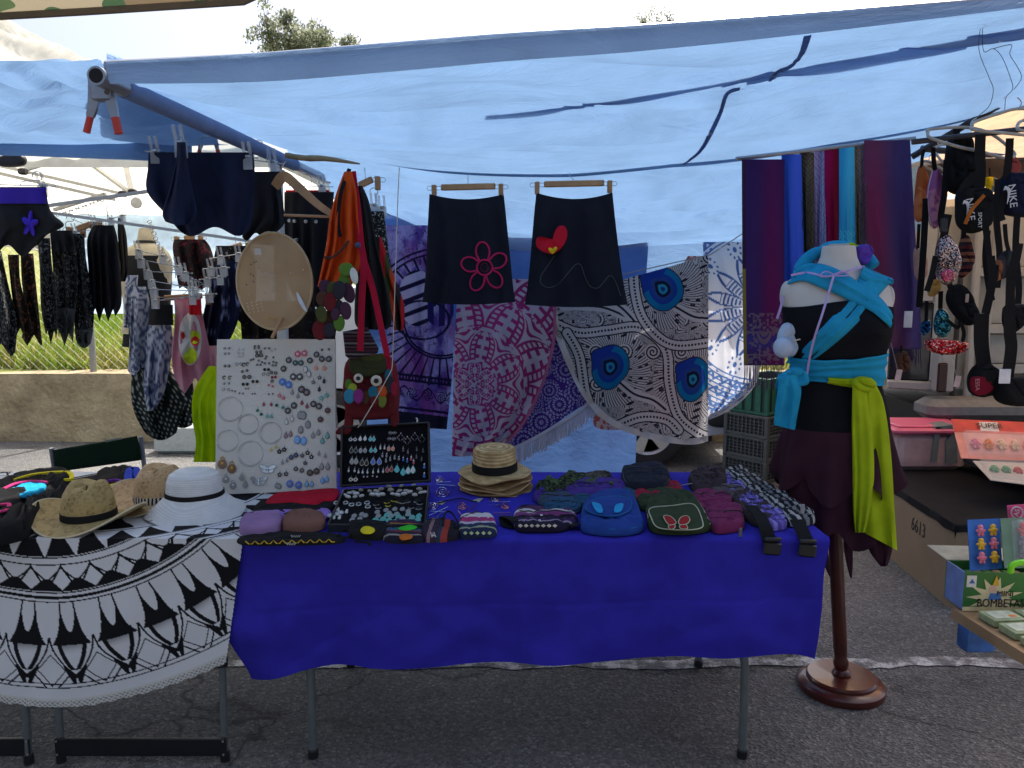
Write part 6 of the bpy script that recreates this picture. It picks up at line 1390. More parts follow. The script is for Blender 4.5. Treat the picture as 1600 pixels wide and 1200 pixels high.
tG = waistbag('petrol blue bag behind the flap of the big blue bag', [(896,780),(930,768),(985,770),(996,786),(960,792),(910,794)], .034, petrol, zipm, seed=5)
tH = waistbag('dark blue pouch tucked behind the small petrol pouch', [(842,782),(860,776),(892,778),(900,790),(870,794),(844,790)], .028, cloth('slate canvas', S(60,76,92)), None, seed=6)
tI = waistbag('violet waist bag behind the blue ones, its zip open', [(884,768),(920,756),(968,756),(978,772),(940,780),(890,782)], .040, vio, zipm, seed=7)
tJ = waistbag('violet pouch left of the violet waist bag', [(834,776),(850,766),(880,770),(884,782),(858,788),(836,784)], .028, vio, None, seed=8)
tK = waistbag('charcoal boxy bag at the back of the blue table', [(972,752),(978,742),(1030,738),(1046,752),(1038,770),(985,772)], .07, cloth('charcoal canvas', S(38,40,52)), greyv, seed=9)
tL = waistbag('crimson waist bag between the charcoal and the green bags', [(990,778),(1010,762),(1058,758),(1066,778),(1040,784),(1000,790)], .034, cloth('crimson canvas', S(150,30,56)), zipm, seed=3)
tM = waistbag('grey waist bag peeping out above the crimson one', [(982,766),(1000,758),(1046,756),(1050,764),(1010,772),(984,776)], .030, greyv, zipm, seed=2)
tN = waistbag('dark green bag behind the butterfly flap, its zip showing', [(995,786),(1020,770),(1070,776),(1076,790),(1040,794),(1005,798)], .038, gcan, zipm, seed=5)
tO = waistbag('dark brown waist bag with a long black belt over the table edge', [(1142,776),(1165,766),(1190,780),(1206,806),(1202,822),(1180,822),(1158,806)], .036, brn, None, belt=[[(1172,790, TZ + .05),(1186,806, TZ + .045),(1196,826, TZ + .025)]], seed=2)
tP = waistbag('dark brown gathered bag near the back right of the table', [(1075,756),(1090,744),(1120,738),(1135,750),(1130,768),(1095,776)], .05, brn, None, seed=11, lump=.010)
tQ = waistbag('brown bag with grey flap beside the wine pink bags', [(1110,770),(1130,762),(1158,766),(1162,778),(1140,786),(1118,784)], .034, cloth('greyish brown canvas', S(92,82,84)), zipm, seed=12)
MB().bbox(G(1072,757, TZ + .055),(.035,.03,.001), .0004, Matrix.Rotation(.4,3, 'Z') @ Matrix.Rotation(-.4,3, 'X')).build('price_tag', mat('white card', S(225,222,226), .7), tP)
stB = striped('black and pale stripes', [S(28,28,32), S(150,150,152), S(40,40,44), S(170,168,166), S(30,30,34), S(120,118,122)], 0,1.6); stV = striped('violet and grey stripes', [S(120,104,190), S(96,84,160), S(140,128,200), S(90,76,150)], 0,2)
for k in range(6):
    f = k / 5; x, y = 1150 + 92 * f, 742 + 66 * f; s_ = .8 + .3 * f
    waistbag(f'black and grey striped woven bag in the right row, {["farthest", "second farthest", "third farthest", "third nearest", "second nearest", "nearest"][k]} one', [(x - 18 * s_, y - 4), (x + 10 * s_, y - 9 * s_), (x + 26 * s_, y - 2), (x + 26 * s_, y + 10 * s_), (x - 4, y + 14 * s_), (x - 20 * s_, y + 6 * s_)], .028 + .004 * (k % 2), stB, None, seed=20 + k, group='striped bags in the right row', lump=.006)
for k in range(5):
    f = k / 4; x, y = 1128 + 78 * f, 752 + 62 * f; s_ = .8 + .3 * f
    waistbag(f'violet striped bag in the inner right row, {["farthest", "second", "middle", "fourth", "nearest"][k]} one', [(x - 18 * s_, y - 2), (x + 8 * s_, y - 9 * s_), (x + 20 * s_, y), (x + 18 * s_, y + 12 * s_), (x - 8, y + 13 * s_)], .030, stV, None, seed=30 + k, group='violet bags in the inner row', lump=.005)
def buckle(pts, label, cy):
    t = thing('belt_strap', label, 'belt', pts[0]); MB().ribbon(pts, .040, lambda k: (0,-1 + .9 * max(0,1 - k * 3), .25 + max(0,1 - k * 3)), .003,30).build('webbing', bb, t)
    e = pts[-1]; MB().bbox(e + Vector((0,-.004,-.006)),(.052,.014,.040), .005, Matrix.Rotation(.1,3, 'Y')).build('buckle', blackp, t); MB().bbox(e + Vector((0,-.006,.022)),(.050,.012,.012), .003).build('slider', blackp, t)
def yz(x, y, f): return W(x, y, f)
buckle([G(1186,804, TZ + .05), G(1195,822, TZ + .035), W(1200,838, NE - .018), W(1206,853, NE - .03)], 'black webbing belt with a buckle hanging over the table edge, the left one', 0)
buckle([G(1244,812, TZ + .04), G(1252,826, TZ + .025), W(1259,842, NE - .02), W(1261,856, NE - .032)], 'black webbing belt with a buckle hanging over the table edge, the right one', 0)
MB().bbox(W(1157,832, NE - .006),(.010,.004,.028), .002).build('zip_pull', mat('grey zip pull', S(110,110,112), .4,.6), tD)
MB().bbox(W(1254,795, NE + .07),(.012,.006,.03), .002).build('strap_end', mat('grey strap end', S(150,150,154), .5), None); tag(bpy.context.scene.objects['strap_end'], 'pale grey strap end standing up at the right corner of the table', 'strap')
# camouflage bags at the back left of the row
cam_ = bpy.data.materials['camouflage net'].copy(); cam_.name = 'camouflage cloth'
for k, (x, y, lab) in enumerate(((858,764, 'left'),(892,756, 'middle'),(930,752, 'right'))):
    cm = speckle('dark camouflage cloth', S(34,44,32), S(84,92,66), 60,.52)
    waistbag(f'dark camouflage bag at the back of the table, {lab} of three', [(x - 20, y), (x - 4, y - 9), (x + 18, y - 8), (x + 26, y + 2), (x + 6, y + 10), (x - 18, y + 9)], .034, cm if k < 2 else speckle('brown camouflage cloth', S(62,58,50), S(98,92,82), 50,.5), None, seed=40 + k, group='camouflage bags', lump=.010)
lf = MB(); leafm = cloth('olive leaf scrap', S(74,92,56))
for k in range(26):
    x, y = 850 + random.random() * 110,748 + random.random() * 14; z = TZ + .045; p = G(x, y, z); a = random.uniform(0,6.28); L = random.uniform(.012,.028); d = Vector((math.cos(a), math.sin(a), random.uniform(.1,.9))) * L; s2 = Vector((-math.sin(a), math.cos(a), .2)) * L * .4
    lf.add([p, p + d * .5 + s2, p + d, p + d * .5 - s2], [(0,1,2,3)])
tag(lf.build('leafy_camouflage', leafm, smooth=0), 'tangle of olive leafy camouflage strips on the back bags', 'camouflage strips'); bpy.context.scene.objects['leafy_camouflage']['kind'] = 'stuff'
# ================================================================ JEWELLERY
BY0, BY1 = 2.72,2.84                      # the board leans back: distance at its foot and at its top
def BY(py): return BY0 + (BY1 - BY0) * (768 - py) / 238
def Bp(px, py, lift=.0): return W(px, py, BY(py) - lift)
bd = thing('jewellery_board', 'tall white felt covered board with earrings pinned all over it', 'display board', Bp(432,770))
cs_ = [Bp(339,530), Bp(523,530), Bp(525,765), Bp(336,773)]
def feltm():
    m = mat('off white felt', S(222,216,204), .95, var=.06, scale=6, bump=.5, bscale=300, spec=.1); return m
nrm = (cs_[1] - cs_[0]).cross(cs_[3] - cs_[0]).normalized(); nrm = -nrm if nrm.y > 0 else nrm
B = MB(); e = []
for i in range(4):
    a, b = cs_[i], cs_[(i + 1) % 4]
    for k in range(12): q = a.lerp(b, k / 12); e.append(q + Vector((0,0,.0025 * (random.random() - .5) if i == 0 else 0)))
B.prism([p + nrm * 0 for p in e], -nrm * .018).build('panel', feltm(), bd, smooth=0)
BR = (Matrix((( -nrm).cross(Vector((0,0,1))), -nrm, Vector((0,0,1)))).transposed()); BROT = Matrix.Rotation(math.atan2(BY1 - BY0,(cs_[0].z - cs_[3].z)) * -1,4, 'X').to_euler()
metals = {'grey': dkmetal, 'silver': silver, 'gold': gold, 'black': blackst}
stone = lambda n, c: mat(n + ' enamel', c, .3, var=.15, bump=0, coat=.3)
STN = {'grey': stone('grey', S(150,148,146)), 'white': stone('white', S(215,212,208)), 'blue': stone('blue', S(72,112,190)), 'sky': stone('sky', S(120,176,220)), 'pink': stone('pink', S(206,84,112)), 'teal': stone('teal', S(96,170,160)), 'peach': stone('peach', S(226,140,110)), 'red': stone('red', S(150,40,60)), 'brown': stone('brown', S(128,92,62)), 'black': blackst, 'yellow': stone('yellow', S(206,186,70)), 'mauve': stone('mauve', S(150,120,130)), 'turq': stone('turquoise', S(90,190,190))}
PROTO = {}
def hookpts(L=.007): return [(0,0,0),(.0012,0,-.002),(.0008,0,-L * .6),(0,0,-L)]
FR = Matrix.Rotation(R(90), 3, 'X')
def earring(kind, c1, c2, r):
    key = (kind, c1, c2, round(r, 4))
    if key in PROTO: return PROTO[key], False
    m1 = metals.get(c1) or STN[c1]; m2 = STN.get(c2) or metals[c2]
    g = MB(); z = 0
    if kind in ('round', 'petal', 'star', 'drop', 'big', 'oval', 'clover', 'cross', 'tri'):
        g.tube(hookpts(), .0005,4); z = -.007
    if kind == 'round':
        g.lathe([(0,.0014), (r * .9,.0016), (r, .0005)], 16,(0,0, z - r), FR); g.tube([(r * 1.0 * math.cos(a), -.001, z - r + r * 1.0 * math.sin(a)) for a in np.linspace(0,6.28,16, endpoint=False)], r * .12,4, True)
        for k in range(10): a = k * .628; g.ball((r * .78 * math.cos(a), -.0016, z - r + r * .78 * math.sin(a)), r * .13,5,3)
        g.mi(1).ball((0,-.0016, z - r), (r * .5,.0014, r * .5), 10,5)
    elif kind == 'petal':
        for k in range(10): a = k * .628; g.ball((r * .8 * math.cos(a), -.0008, z - r + r * .8 * math.sin(a)), (r * .3,.001, r * .3), 7,4)
        g.lathe([(0,.0018), (r * .7,.0018), (r * .75,.0005)], 16,(0,0, z - r), FR); g.mi(1).ball((0,-.002, z - r), (r * .42,.0016, r * .42), 10,5)
    elif kind == 'drop':
        pts = [(0,0, z), (r * .55,0, z - r * .9), (r * .8,0, z - r * 1.7),(0,0, z - r * 2.5),(-r * .8,0, z - r * 1.7),(-r * .55,0, z - r * .9)]
        P = crom(pts, 18, True); g.tube(P, r * .14,5, True); g.mi(1).puff([Vector(p) * 1 for p in P], (0,-1,0), .0018,.0005,18, smooth=False)
    elif kind == 'oval':
        P = [(r * .8 * math.cos(a), 0, z - r * 1.15 + r * 1.15 * math.sin(a)) for a in np.linspace(0,6.28,16, endpoint=False)]
        g.tube(P, r * .16,5, True); g.mi(1).puff(P, (0,-1,0), .002,.0005,16, smooth=False)
    elif kind == 'hoop':
        g.tube([(r * math.cos(a), -.001,-r + r * math.sin(a)) for a in np.linspace(0,6.28,36, endpoint=False)], .0008,4, True)
        g.tube([(r * .9 * math.cos(a) + .001,-.002,-r + r * .9 * math.sin(a)) for a in np.linspace(1.4,5.6,28)], .0006,4); g.mi(1).ball((0,-.001,0), .0016,6,4)
    elif kind == 'stud': g.ball((0,-.001,0), (r, r * .6, r), 8,5); g.mi(1).ball((0,-.001 - r * .5,0), r * .5,6,4)
    elif kind == 'ringstud':
        g.tube([(r * math.cos(a), -.001, r * math.sin(a)) for a in np.linspace(0,6.28,12, endpoint=False)], r * .3,4, True); g.mi(1).ball((0,-.001,0), r * .35,6,4)
    elif kind == 'creole': g.tube([(r * math.cos(a), -.001, r * math.sin(a)) for a in np.linspace(.6,5,12)], r * .3,5); g.mi(1).ball((r * .8,-.001, r * .5), r * .25,5,3)
    elif kind == 'star':
        for k in range(5): a = k * 1.2566 + .3; g.ball((r * .62 * math.cos(a), -.001, z - r + r * .62 * math.sin(a)), (r * .42,.001, r * .42), 7,4)
        g.mi(1).ball((0,-.002, z - r), (r * .3,.001, r * .3), 7,4)
    elif kind == 'tri':
        g.tube([(r * .45 * math.cos(a), -.001, z - r * .45 + r * .45 * math.sin(a)) for a in np.linspace(0,6.28,14, endpoint=False)], r * .1,4, True)
        g.mi(1).lathe([(0,.002), (r * .9,.002), (r, .0005)], 18,(0,0, z - r * 1.5), FR); g.mi(0).ball((0,-.002, z - r * 1.35), (r * .3,.001, r * .35), 8,4)
    elif kind == 'butterfly':
        for s in (-1,1):
            for (x, zz, a, b) in ((.55,.25,.5,.28),(.42,-.22,.36,.22)):
                P = [(s * (x * r + a * r * math.cos(q)), -.001, zz * r + b * r * math.sin(q) + x * r * .25 * math.cos(q)) for q in np.linspace(0,6.28,14, endpoint=False)]; g.tube(P, r * .05,4, True); g.puff(P, (0,-1,0), .0006,.0002,14, smooth=False)
        g.mi(1).tube([(0,-.0015, r * .5),(0,-.0015,-r * .5)], r * .07,5)
    elif kind == 'clover':
        for k in range(4): a = k * 1.5708; g.tube([(r * .45 * math.cos(a) + r * .42 * math.cos(q), -.001, z - r + r * .45 * math.sin(a) + r * .42 * math.sin(q)) for q in np.linspace(a - 1.9, a + 1.9,10)], r * .09,4)
        g.mi(1).ball((0,-.001, z + .001), .002,6,4)
    elif kind == 'cross':
        g.tube([(0,-.001, z),(0,-.001, z - r * 2)], r * .2,4); g.tube([(-r * .7,-.001, z - r * 1.3), (r * .7,-.001, z - r * 1.3)], r * .2,4); g.tube([(-r * .5,-.001, z - r * .4), (r * .4,-.001, z - r * .7)], r * .15,4); g.mi(1).ball((0,-.001, z), r * .2,5,3)
    elif kind == 'bead':
        g.tube(hookpts(), .0005,4); g.ball((0,-.001,-.009), r * .5,7,5); g.mi(1).ball((0,-.001,-.009 - r * 1.2), (r * .62, r * .5, r * .8), 8,6)
    elif kind == 'fan':
        g.tube(hookpts(), .0005,4); g.lathe([(0,.001), (r, .001)], 14,(0,0,-.008 - r), FR); g.mi(1)
        for k in range(5): a = -2.6 + k * .52; g.ball((r * .8 * math.cos(a), -.0018,-.008 - r + r * .8 * math.sin(a)), r * .22,5,3)
    me_o = g.build(kind_name[kind], [m1, m2], org=(0,0,0)); PROTO[key] = me_o; return me_o, True
kind_name = dict(round='round_earring', petal='flower_rimmed_earring', drop='drop_earring', oval='oval_earring', hoop='hoop_earring', stud='stud_earring', ringstud='ring_stud', creole='small_creole', star='flower_earring', tri='disc_earring', butterfly='butterfly_earring', clover='clover_earring', cross='cross_earring', bead='bead_earring', fan='fan_earring')
SEEN = {}
def pin(kind, c1, c2, r, loc, rot, where, group, s=1.0):
    o, new = earring(kind, c1, c2, r)
    kn = kind_name[kind].replace('_', ' '); cc = c1 if c1 == c2 else f'{c1} and {c2}'
    lab = f'{cc} {kn}, {where}'
    if not new: o = o.copy(); COL.objects.link(o)
    o.location = loc; o.rotation_euler = rot; tag(o, lab, 'earring', group); SEEN.setdefault(lab, []).append(o); return o
def bregion(px, py):
    v = ('very top' if py < 568 else 'upper' if py < 610 else 'middle' if py < 660 else 'lower' if py < 710 else 'bottom')
    h = ('far left' if px < 380 else 'left' if px < 425 else 'centre' if px < 468 else 'right' if px < 498 else 'far right')
    return f'{v} {h} of white board'
Zc = lambda X, Y: (330 + X / 4.2857,500 + Y / 4.2857)
def bpin(X, Y, kind, c1, c2, rp):
    px, py = Zc(X, Y); r = rp / 4.2857 * PM(2.78); pin(kind, c1, c2, r, Bp(px, py, .003), BROT, bregion(px, py), 'earrings pinned on the white board')
g_ = [(706,200),(742,230),(788,230),(520,238),(485,295),(662,240)]
for X, Y in g_: bpin(X, Y, 'round', 'grey', 'grey', 19)
for X, Y in ((742,200),(788,196)): bpin(X, Y, 'stud', 'grey', 'grey', 9)
for X, Y in ((580,195),(625,190)): bpin(X, Y, 'petal', 'pink', 'white', 21)
for X, Y in ((565,258),(602,258)): bpin(X, Y, 'round', 'grey', 'teal', 17)
for X, Y in ((704,290),(758,292)): bpin(X, Y, 'tri', 'peach', 'peach', 14)
for X, Y in ((632,300),(655,330)): bpin(X, Y, 'oval', 'grey', 'white', 17)
for X, Y in ((550,345),(594,345)): bpin(X, Y, 'petal', 'grey', 'white', 23)
for X, Y in ((478,378),(520,398)): bpin(X, Y, 'petal', 'blue', 'sky', 24)
for X, Y in ((725,360),(684,390)): bpin(X, Y, 'star', 'grey', 'white', 14)
for X, Y in ((756,380),(724,435)): bpin(X, Y, 'drop', 'black', 'black', 13)
for X, Y in ((606,430),(640,450)): bpin(X, Y, 'round', 'grey', 'mauve', 22)
for X, Y in ((542,455),(580,480)): bpin(X, Y, 'drop', 'grey', 'grey', 13)
for X, Y in ((458,480),(484,496)): bpin(X, Y, 'star', 'pink', 'white', 13)
for X, Y in ((738,495),(772,475)): bpin(X, Y, 'star', 'teal', 'white', 17)
for X, Y in ((352,540),(402,540)): bpin(X, Y, 'oval', 'silver', 'red', 11)
for X, Y in ((440,545),(482,560)): bpin(X, Y, 'fan', 'teal', 'teal', 12)
for X, Y in ((312,580),(336,606)): bpin(X, Y, 'fan', 'teal', 'teal', 11)
for X, Y in ((376,620),(404,620)): bpin(X, Y, 'star', 'teal', 'grey', 13)
for X, Y in ((608,525),(642,548)): bpin(X, Y, 'drop', 'grey', 'red', 13)
for X, Y in ((685,530),(722,545),(555,540),(514,575)): bpin(X, Y, 'round', 'grey', 'grey', 20)
for X, Y in ((780,575),(732,635)): bpin(X, Y, 'round', 'grey', 'red', 18)
for X, Y in ((598,600),(618,602)): bpin(X, Y, 'oval', 'grey', 'grey', 22)
for X, Y in ((504,650),(542,630)): bpin(X, Y, 'drop', 'grey', 'white', 15)
for X, Y in ((648,665),(600,700)): bpin(X, Y, 'oval', 'grey', 'grey', 20)
for X, Y in ((500,740),(532,730)): bpin(X, Y, 'drop', 'grey', 'mauve', 16)
for X, Y in ((578,765),(620,772)): bpin(X, Y, 'oval', 'blue', 'sky', 22)
for X, Y in ((682,740),(718,720)): bpin(X, Y, 'drop', 'grey', 'grey', 16)
for X, Y in ((745,775),(778,740)): bpin(X, Y, 'drop', 'grey', 'teal', 17)
for X, Y in ((404,845),(434,825)): bpin(X, Y, 'star', 'yellow', 'white', 12)
for X, Y in ((458,850),(490,838)): bpin(X, Y, 'star', 'black', 'grey', 17)
for X, Y in ((536,890),(568,875)): bpin(X, Y, 'petal', 'grey', 'blue', 17)
for X, Y in ((646,860),(672,888)): bpin(X, Y, 'star', 'black', 'white', 16)
for X, Y in ((722,870),(764,885)): bpin(X, Y, 'tri', 'grey', 'grey', 11)
for X, Y in ((610,880),(630,930)): bpin(X, Y, 'star', 'grey', 'grey', 15)
for X, Y in ((478,930),(508,915)): bpin(X, Y, 'tri', 'black', 'grey', 11)
for X, Y in ((460,1005),(502,1000)): bpin(X, Y, 'star', 'grey', 'grey', 17)
for X, Y in ((568,970),(608,980)): bpin(X, Y, 'round', 'grey', 'grey', 14)
for X, Y in ((662,990),(706,980)): bpin(X, Y, 'round', 'grey', 'brown', 20)
for X, Y in ((740,945),(780,945)): bpin(X, Y, 'drop', 'grey', 'grey', 18)
for X, Y in ((745,1040),(775,1030)): bpin(X, Y, 'drop', 'blue', 'sky', 17)
for X, Y in ((528,1060),(586,1068)): bpin(X, Y, 'petal', 'blue', 'grey', 24)
for X, Y in ((640,1065),(674,1065)): bpin(X, Y, 'drop', 'grey', 'sky', 16)
for X, Y in ((440,1080),(458,1085)): bpin(X, Y, 'oval', 'grey', 'grey', 14)
for X, Y in ((76,905),(140,935)): bpin(X, Y, 'tri', 'gold', 'brown', 32)
for X, Y in ((100,1020),(148,1060)): bpin(X, Y, 'tri', 'silver', 'grey', 24)
for X, Y in ((208,1010),(230,1060)): bpin(X, Y, 'drop', 'silver', 'grey', 22)
for X, Y in ((378,1000),(318,1080)): bpin(X, Y, 'butterfly', 'silver', 'silver', 54)
for X, Y, r in ((130,515,84),(250,630,70),(400,684,74),(112,736,74),(265,810,86)): bpin(X, Y, 'hoop', 'silver', 'silver', r)
small = [('stud', 'grey', 'grey', 10, [(92,308),(120,308),(304,214),(330,212),(208,345),(240,338)]), ('stud', 'black', 'black', 11, [(214,430),(242,430),(280,412),(308,412),(358,332),(384,332)]), ('ringstud', 'grey', 'black', 11, [(222,382),(256,382),(308,238),(334,236)]), ('ringstud', 'silver', 'white', 9, [(172,295),(200,295),(350,362),(380,364),(82,464),(116,466)]),
         ('creole', 'grey', 'silver', 11, [(88,386),(128,386),(220,300),(244,296)]), ('stud', 'silver', 'white', 8, [(183,195),(212,195),(182,220),(210,222),(184,242),(210,242),(400,205),(425,195)]), ('stud', 'grey', 'white', 8, [(90,190),(120,188),(92,226),(118,224),(86,426),(118,424)]), ('stud', 'grey', 'grey', 8, [(292,175),(318,175),(290,190),(318,188),(360,190),(388,190),(318,272),(340,282),(308,300),(330,300),(360,290),(388,290),(416,280),(436,286),(412,304),(432,304),(370,244),(362,258),(416,250),(282,262),(266,268)]),
         ('stud', 'red', 'red', 10, [(408,384),(430,382)]), ('ringstud', 'grey', 'mauve', 9, [(408,410),(404,352),(432,355)]), ('stud', 'pink', 'pink', 8, [(386,436),(412,444)]), ('stud', 'grey', 'mauve', 6, [(232,460),(250,460),(140,474),(160,478),(190,490),(214,492),(276,494),(292,494),(386,496),(412,494)])]
for kind, c1, c2, rp, pts in small:
    for X, Y in pts: bpin(X, Y, kind, c1, c2, rp)

# the open jewellery case: lid standing up, tray lying towards us
case = thing('jewellery_case', 'open black jewellery case full of earrings beside the white board', 'jewellery case', G(600,790, TZ + .006))
blkbox = mat('black case leatherette', (.012,.012,.014), .45, var=.1, bump=.3, bscale=300); velvet = mat('black velvet foam', (.008,.008,.010), .95, var=.1, bump=.3, bscale=400, spec=.1)
LYb, LYt = 2.66,2.74
def Lp(px, py, lift=0): return W(px, py, LYb + (LYt - LYb) * (760 - py) / 95 - lift)
lc = [Lp(536,669), Lp(670,662), Lp(672,752), Lp(534,760)]
ln = (lc[1] - lc[0]).cross(lc[3] - lc[0]).normalized(); ln = -ln if ln.y > 0 else ln
MB().prism(lc, -ln * .008).build('lid', velvet, case, smooth=0)
for i in range(4):
    a, b = lc[i], lc[(i + 1) % 4]; d = b - a; x, y, z = frame(d, ln); M = Matrix((x, y, z)).transposed(); MB().bbox((a + b) / 2 + ln * .008,(.007,.028, d.length + .006), .002, M).build('lid_rim', blkbox, case)
tz = TZ + .03
tc_ = [G(537,764, tz), G(670,757, tz), G(664,818, tz), G(513,818, tz)]
for p in tc_: p.z = tz - .012
MB().prism(tc_, (0,0,-.008)).build('tray', velvet, case, smooth=0)
for i in range(4):
    a, b = tc_[i], tc_[(i + 1) % 4]; d = b - a; x, y, z = frame(d, (0,0,1)); M = Matrix((x, y, z)).transposed(); MB().bbox((a + b) / 2 + Vector((0,0,-.006)),(.007,.034, d.length + .006), .002, M).build('tray_rim', blkbox, case)
for x, yk in ((552,759),(655,753)): MB().bbox(Lp(x, yk, .012),(.03,.006,.006), .001).build('hinge', wire, case)
LROT = Matrix.Rotation(-math.atan2(LYt - LYb, lc[0].z - lc[3].z), 4, 'X').to_euler()
def lpin(X, Y, kind, c1, c2, rp):
    px, py = Zc(X, Y); row = 'top row' if Y < 780 else 'second row' if Y < 880 else 'third row' if Y < 960 else 'lower row' if Y < 1020 else 'bottom row'
    col = 'far left' if X < 1010 else 'left' if X < 1120 else 'centre' if X < 1240 else 'right' if X < 1340 else 'far right'
    pin(kind, c1, c2, rp / 4.2857 * PM(2.68), Lp(px, py, .003), LROT, f'{col}, {row} of case lid', 'earrings in the lid of the jewellery case')
for X in (935,965): lpin(X, 775, 'round', 'silver', 'black', 13)
for X, Y in ((1000,765),(1032,763)): lpin(X, Y, 'drop', 'silver', 'white', 14)
for X in (1068,1090): lpin(X, 765, 'drop', 'silver', 'turq', 15)
for X, Y in ((1200,755),(1228,755),(1192,795),(1222,795)): lpin(X, Y, 'ringstud', 'silver', 'white', 11)
for X, Y in ((1270,748),(1314,770),(1364,745),(1412,760)): lpin(X, Y, 'clover', 'silver', 'white', 27)
for X in (940,970): lpin(X, 840, 'drop', 'silver', 'black', 16)
for X in (1002,1032): lpin(X, 845, 'oval', 'silver', 'grey', 15)
for X in (1072,1100): lpin(X, 840, 'drop', 'silver', 'turq', 15)
for X in (1134,1162): lpin(X, 830, 'bead', 'white', 'white', 11)
for X in (1190,1218): lpin(X, 835, 'oval', 'white', 'peach', 13)
for X, Y in ((1286,840),(1318,858),(1378,840),(1420,850),(1376,890),(1410,905)): lpin(X, Y, 'cross', 'silver', 'silver', 15)
for X in (944,972): lpin(X, 910, 'drop', 'silver', 'grey', 18)
for X in (1012,1042): lpin(X, 920, 'drop', 'silver', 'black', 18)
for X in (1086,1128): lpin(X, 910, 'drop', 'silver', 'blue', 20)
for X, Y in ((1148,880),(1176,880),(1172,915),(1200,905),(1230,895),(1258,900)): lpin(X, Y, 'bead', 'silver', 'grey', 13)
for X, Y in ((1288,905),(1314,915)): lpin(X, Y, 'bead', 'silver', 'blue', 13)
for X, Y in ((1340,900),(1356,925)): lpin(X, Y, 'bead', 'white', 'pink', 13)
for X, Y in ((1428,950),(1428,1010)): lpin(X, Y, 'bead', 'silver', 'blue', 16)
for X, Y in ((922,980),(962,980),(988,990),(1016,990),(1048,990),(1086,990),(1120,985),(1152,985)): lpin(X, Y, 'bead', 'silver', 'white', 12)
for X, Y in ((1180,970),(1208,965)): lpin(X, Y, 'drop', 'silver', 'red', 16)
for X, Y in ((1245,960),(1286,980),(1320,970),(1352,965)): lpin(X, Y, 'drop', 'turq', 'turq' if X < 1300 else 'white', 20)
for X, Y in ((1022,1050),(1046,1050),(1082,1045),(1110,1050)): lpin(X, Y, 'stud', 'silver', 'mauve', 7)
for X in (936,968): lpin(X, 1042, 'round', 'silver', 'black', 14)
# the tray: rows of pale shells standing in slots, then flat filigree pairs
Tc = lambda X, Y: (360 + X / 3.3333,720 + Y / 3.3333)
shell = mat('pale shell', S(214,210,206), .35, var=.15)
sh = MB().puff([(-.009,0,0),(-.006,.004,.0),(0,.0055,0),(.006,.004,0),(.009,0,0),(.004,-.003,0),(-.004,-.003,0)], (0,0,1), .006,.001).build('shell_ring', shell, org=(0,0,0)); first = True
rs = random.Random(2)
for X, Y in [(600,180),(620,170),(640,165),(655,175),(680,155),(684,185),(612,190),(650,190),(725,160),(740,178),(760,162),(785,150),(790,178),(825,138),(835,155),(845,175),(890,132),(880,160),(915,160),(905,175),(935,165),(955,128),(985,150),(1010,165),(870,180),(960,180),(765,180),(992,168)]:
    p = G(*Tc(X, Y), tz + .002); o = sh if first else sh.copy()
    if not first: COL.objects.link(o)
    first = False; o.location = p; o.rotation_euler = (.5 + rs.uniform(-.2,.2), rs.uniform(-.3,.3), rs.uniform(-.5,.5)); s_ = rs.uniform(.9,1.3); o.scale = (s_,) * 3
    part = 'left' if X < 700 else 'middle' if X < 860 else 'right'; tag(o, f'pale domed ring, back rows of case tray, {part} third', 'ring', 'pale domed rings in the case tray')
TROT = (R(-72), 0,0)
def tpin(X, Y, kind, c1, c2, rp):
    px, py = Tc(X, Y); part = 'left' if X < 660 else 'middle' if X < 840 else 'right'; row = 'upper' if Y < 225 else 'middle' if Y < 265 else 'front'
    pin(kind, c1, c2, rp / 3.3333 * PM(2.5), G(px, py, tz - .004), TROT, f'{row} {part} of case tray', 'earrings lying in the case tray')
for X, Y in ((556,205),(605,205),(636,215),(672,212),(716,205),(720,225)): tpin(X, Y, 'round', 'silver', 'black', 15)
for X, Y in ((550,245),(566,240),(580,255),(610,250),(524,270),(545,280),(574,280),(560,262)): tpin(X, Y, 'bead' if X % 4 else 'round', 'silver', 'white', 15)
for X, Y in ((765,210),(775,225),(900,200),(925,195),(975,195),(990,205),(945,225),(985,230)): tpin(X, Y, 'fan', 'grey', 'grey', 20)
for X, Y in ((820,200),(826,215),(856,190),(880,195)): tpin(X, Y, 'fan', 'grey', 'yellow', 19)
for X, Y in ((650,270),(690,262),(708,268),(680,285),(640,290),(770,250),(775,270),(815,240),(830,255),(860,235),(900,235),(930,245)): tpin(X, Y, 'oval', 'grey', 'grey', 17)
for X, Y in ((820,265),(840,270),(870,262),(800,285),(770,300),(830,292),(880,275),(930,262),(900,285),(950,278),(985,270),(860,300),(760,290),(980,290)): tpin(X, Y, 'oval', 'teal', 'teal' if X % 3 else 'grey', 17)
tag(MB().tube([Lp(652,662,.01), Lp(652,655,.01), Lp(650,653,.01)], .003,6).build('pin_clip', silver), 'small silver clip standing on the top edge of the case lid', 'clip')

uniq([o for o in COL.objects if o.get('group') in ('earrings pinned on the white board', 'earrings in the lid of the jewellery case', 'earrings lying in the case tray', 'pale domed rings in the case tray')])
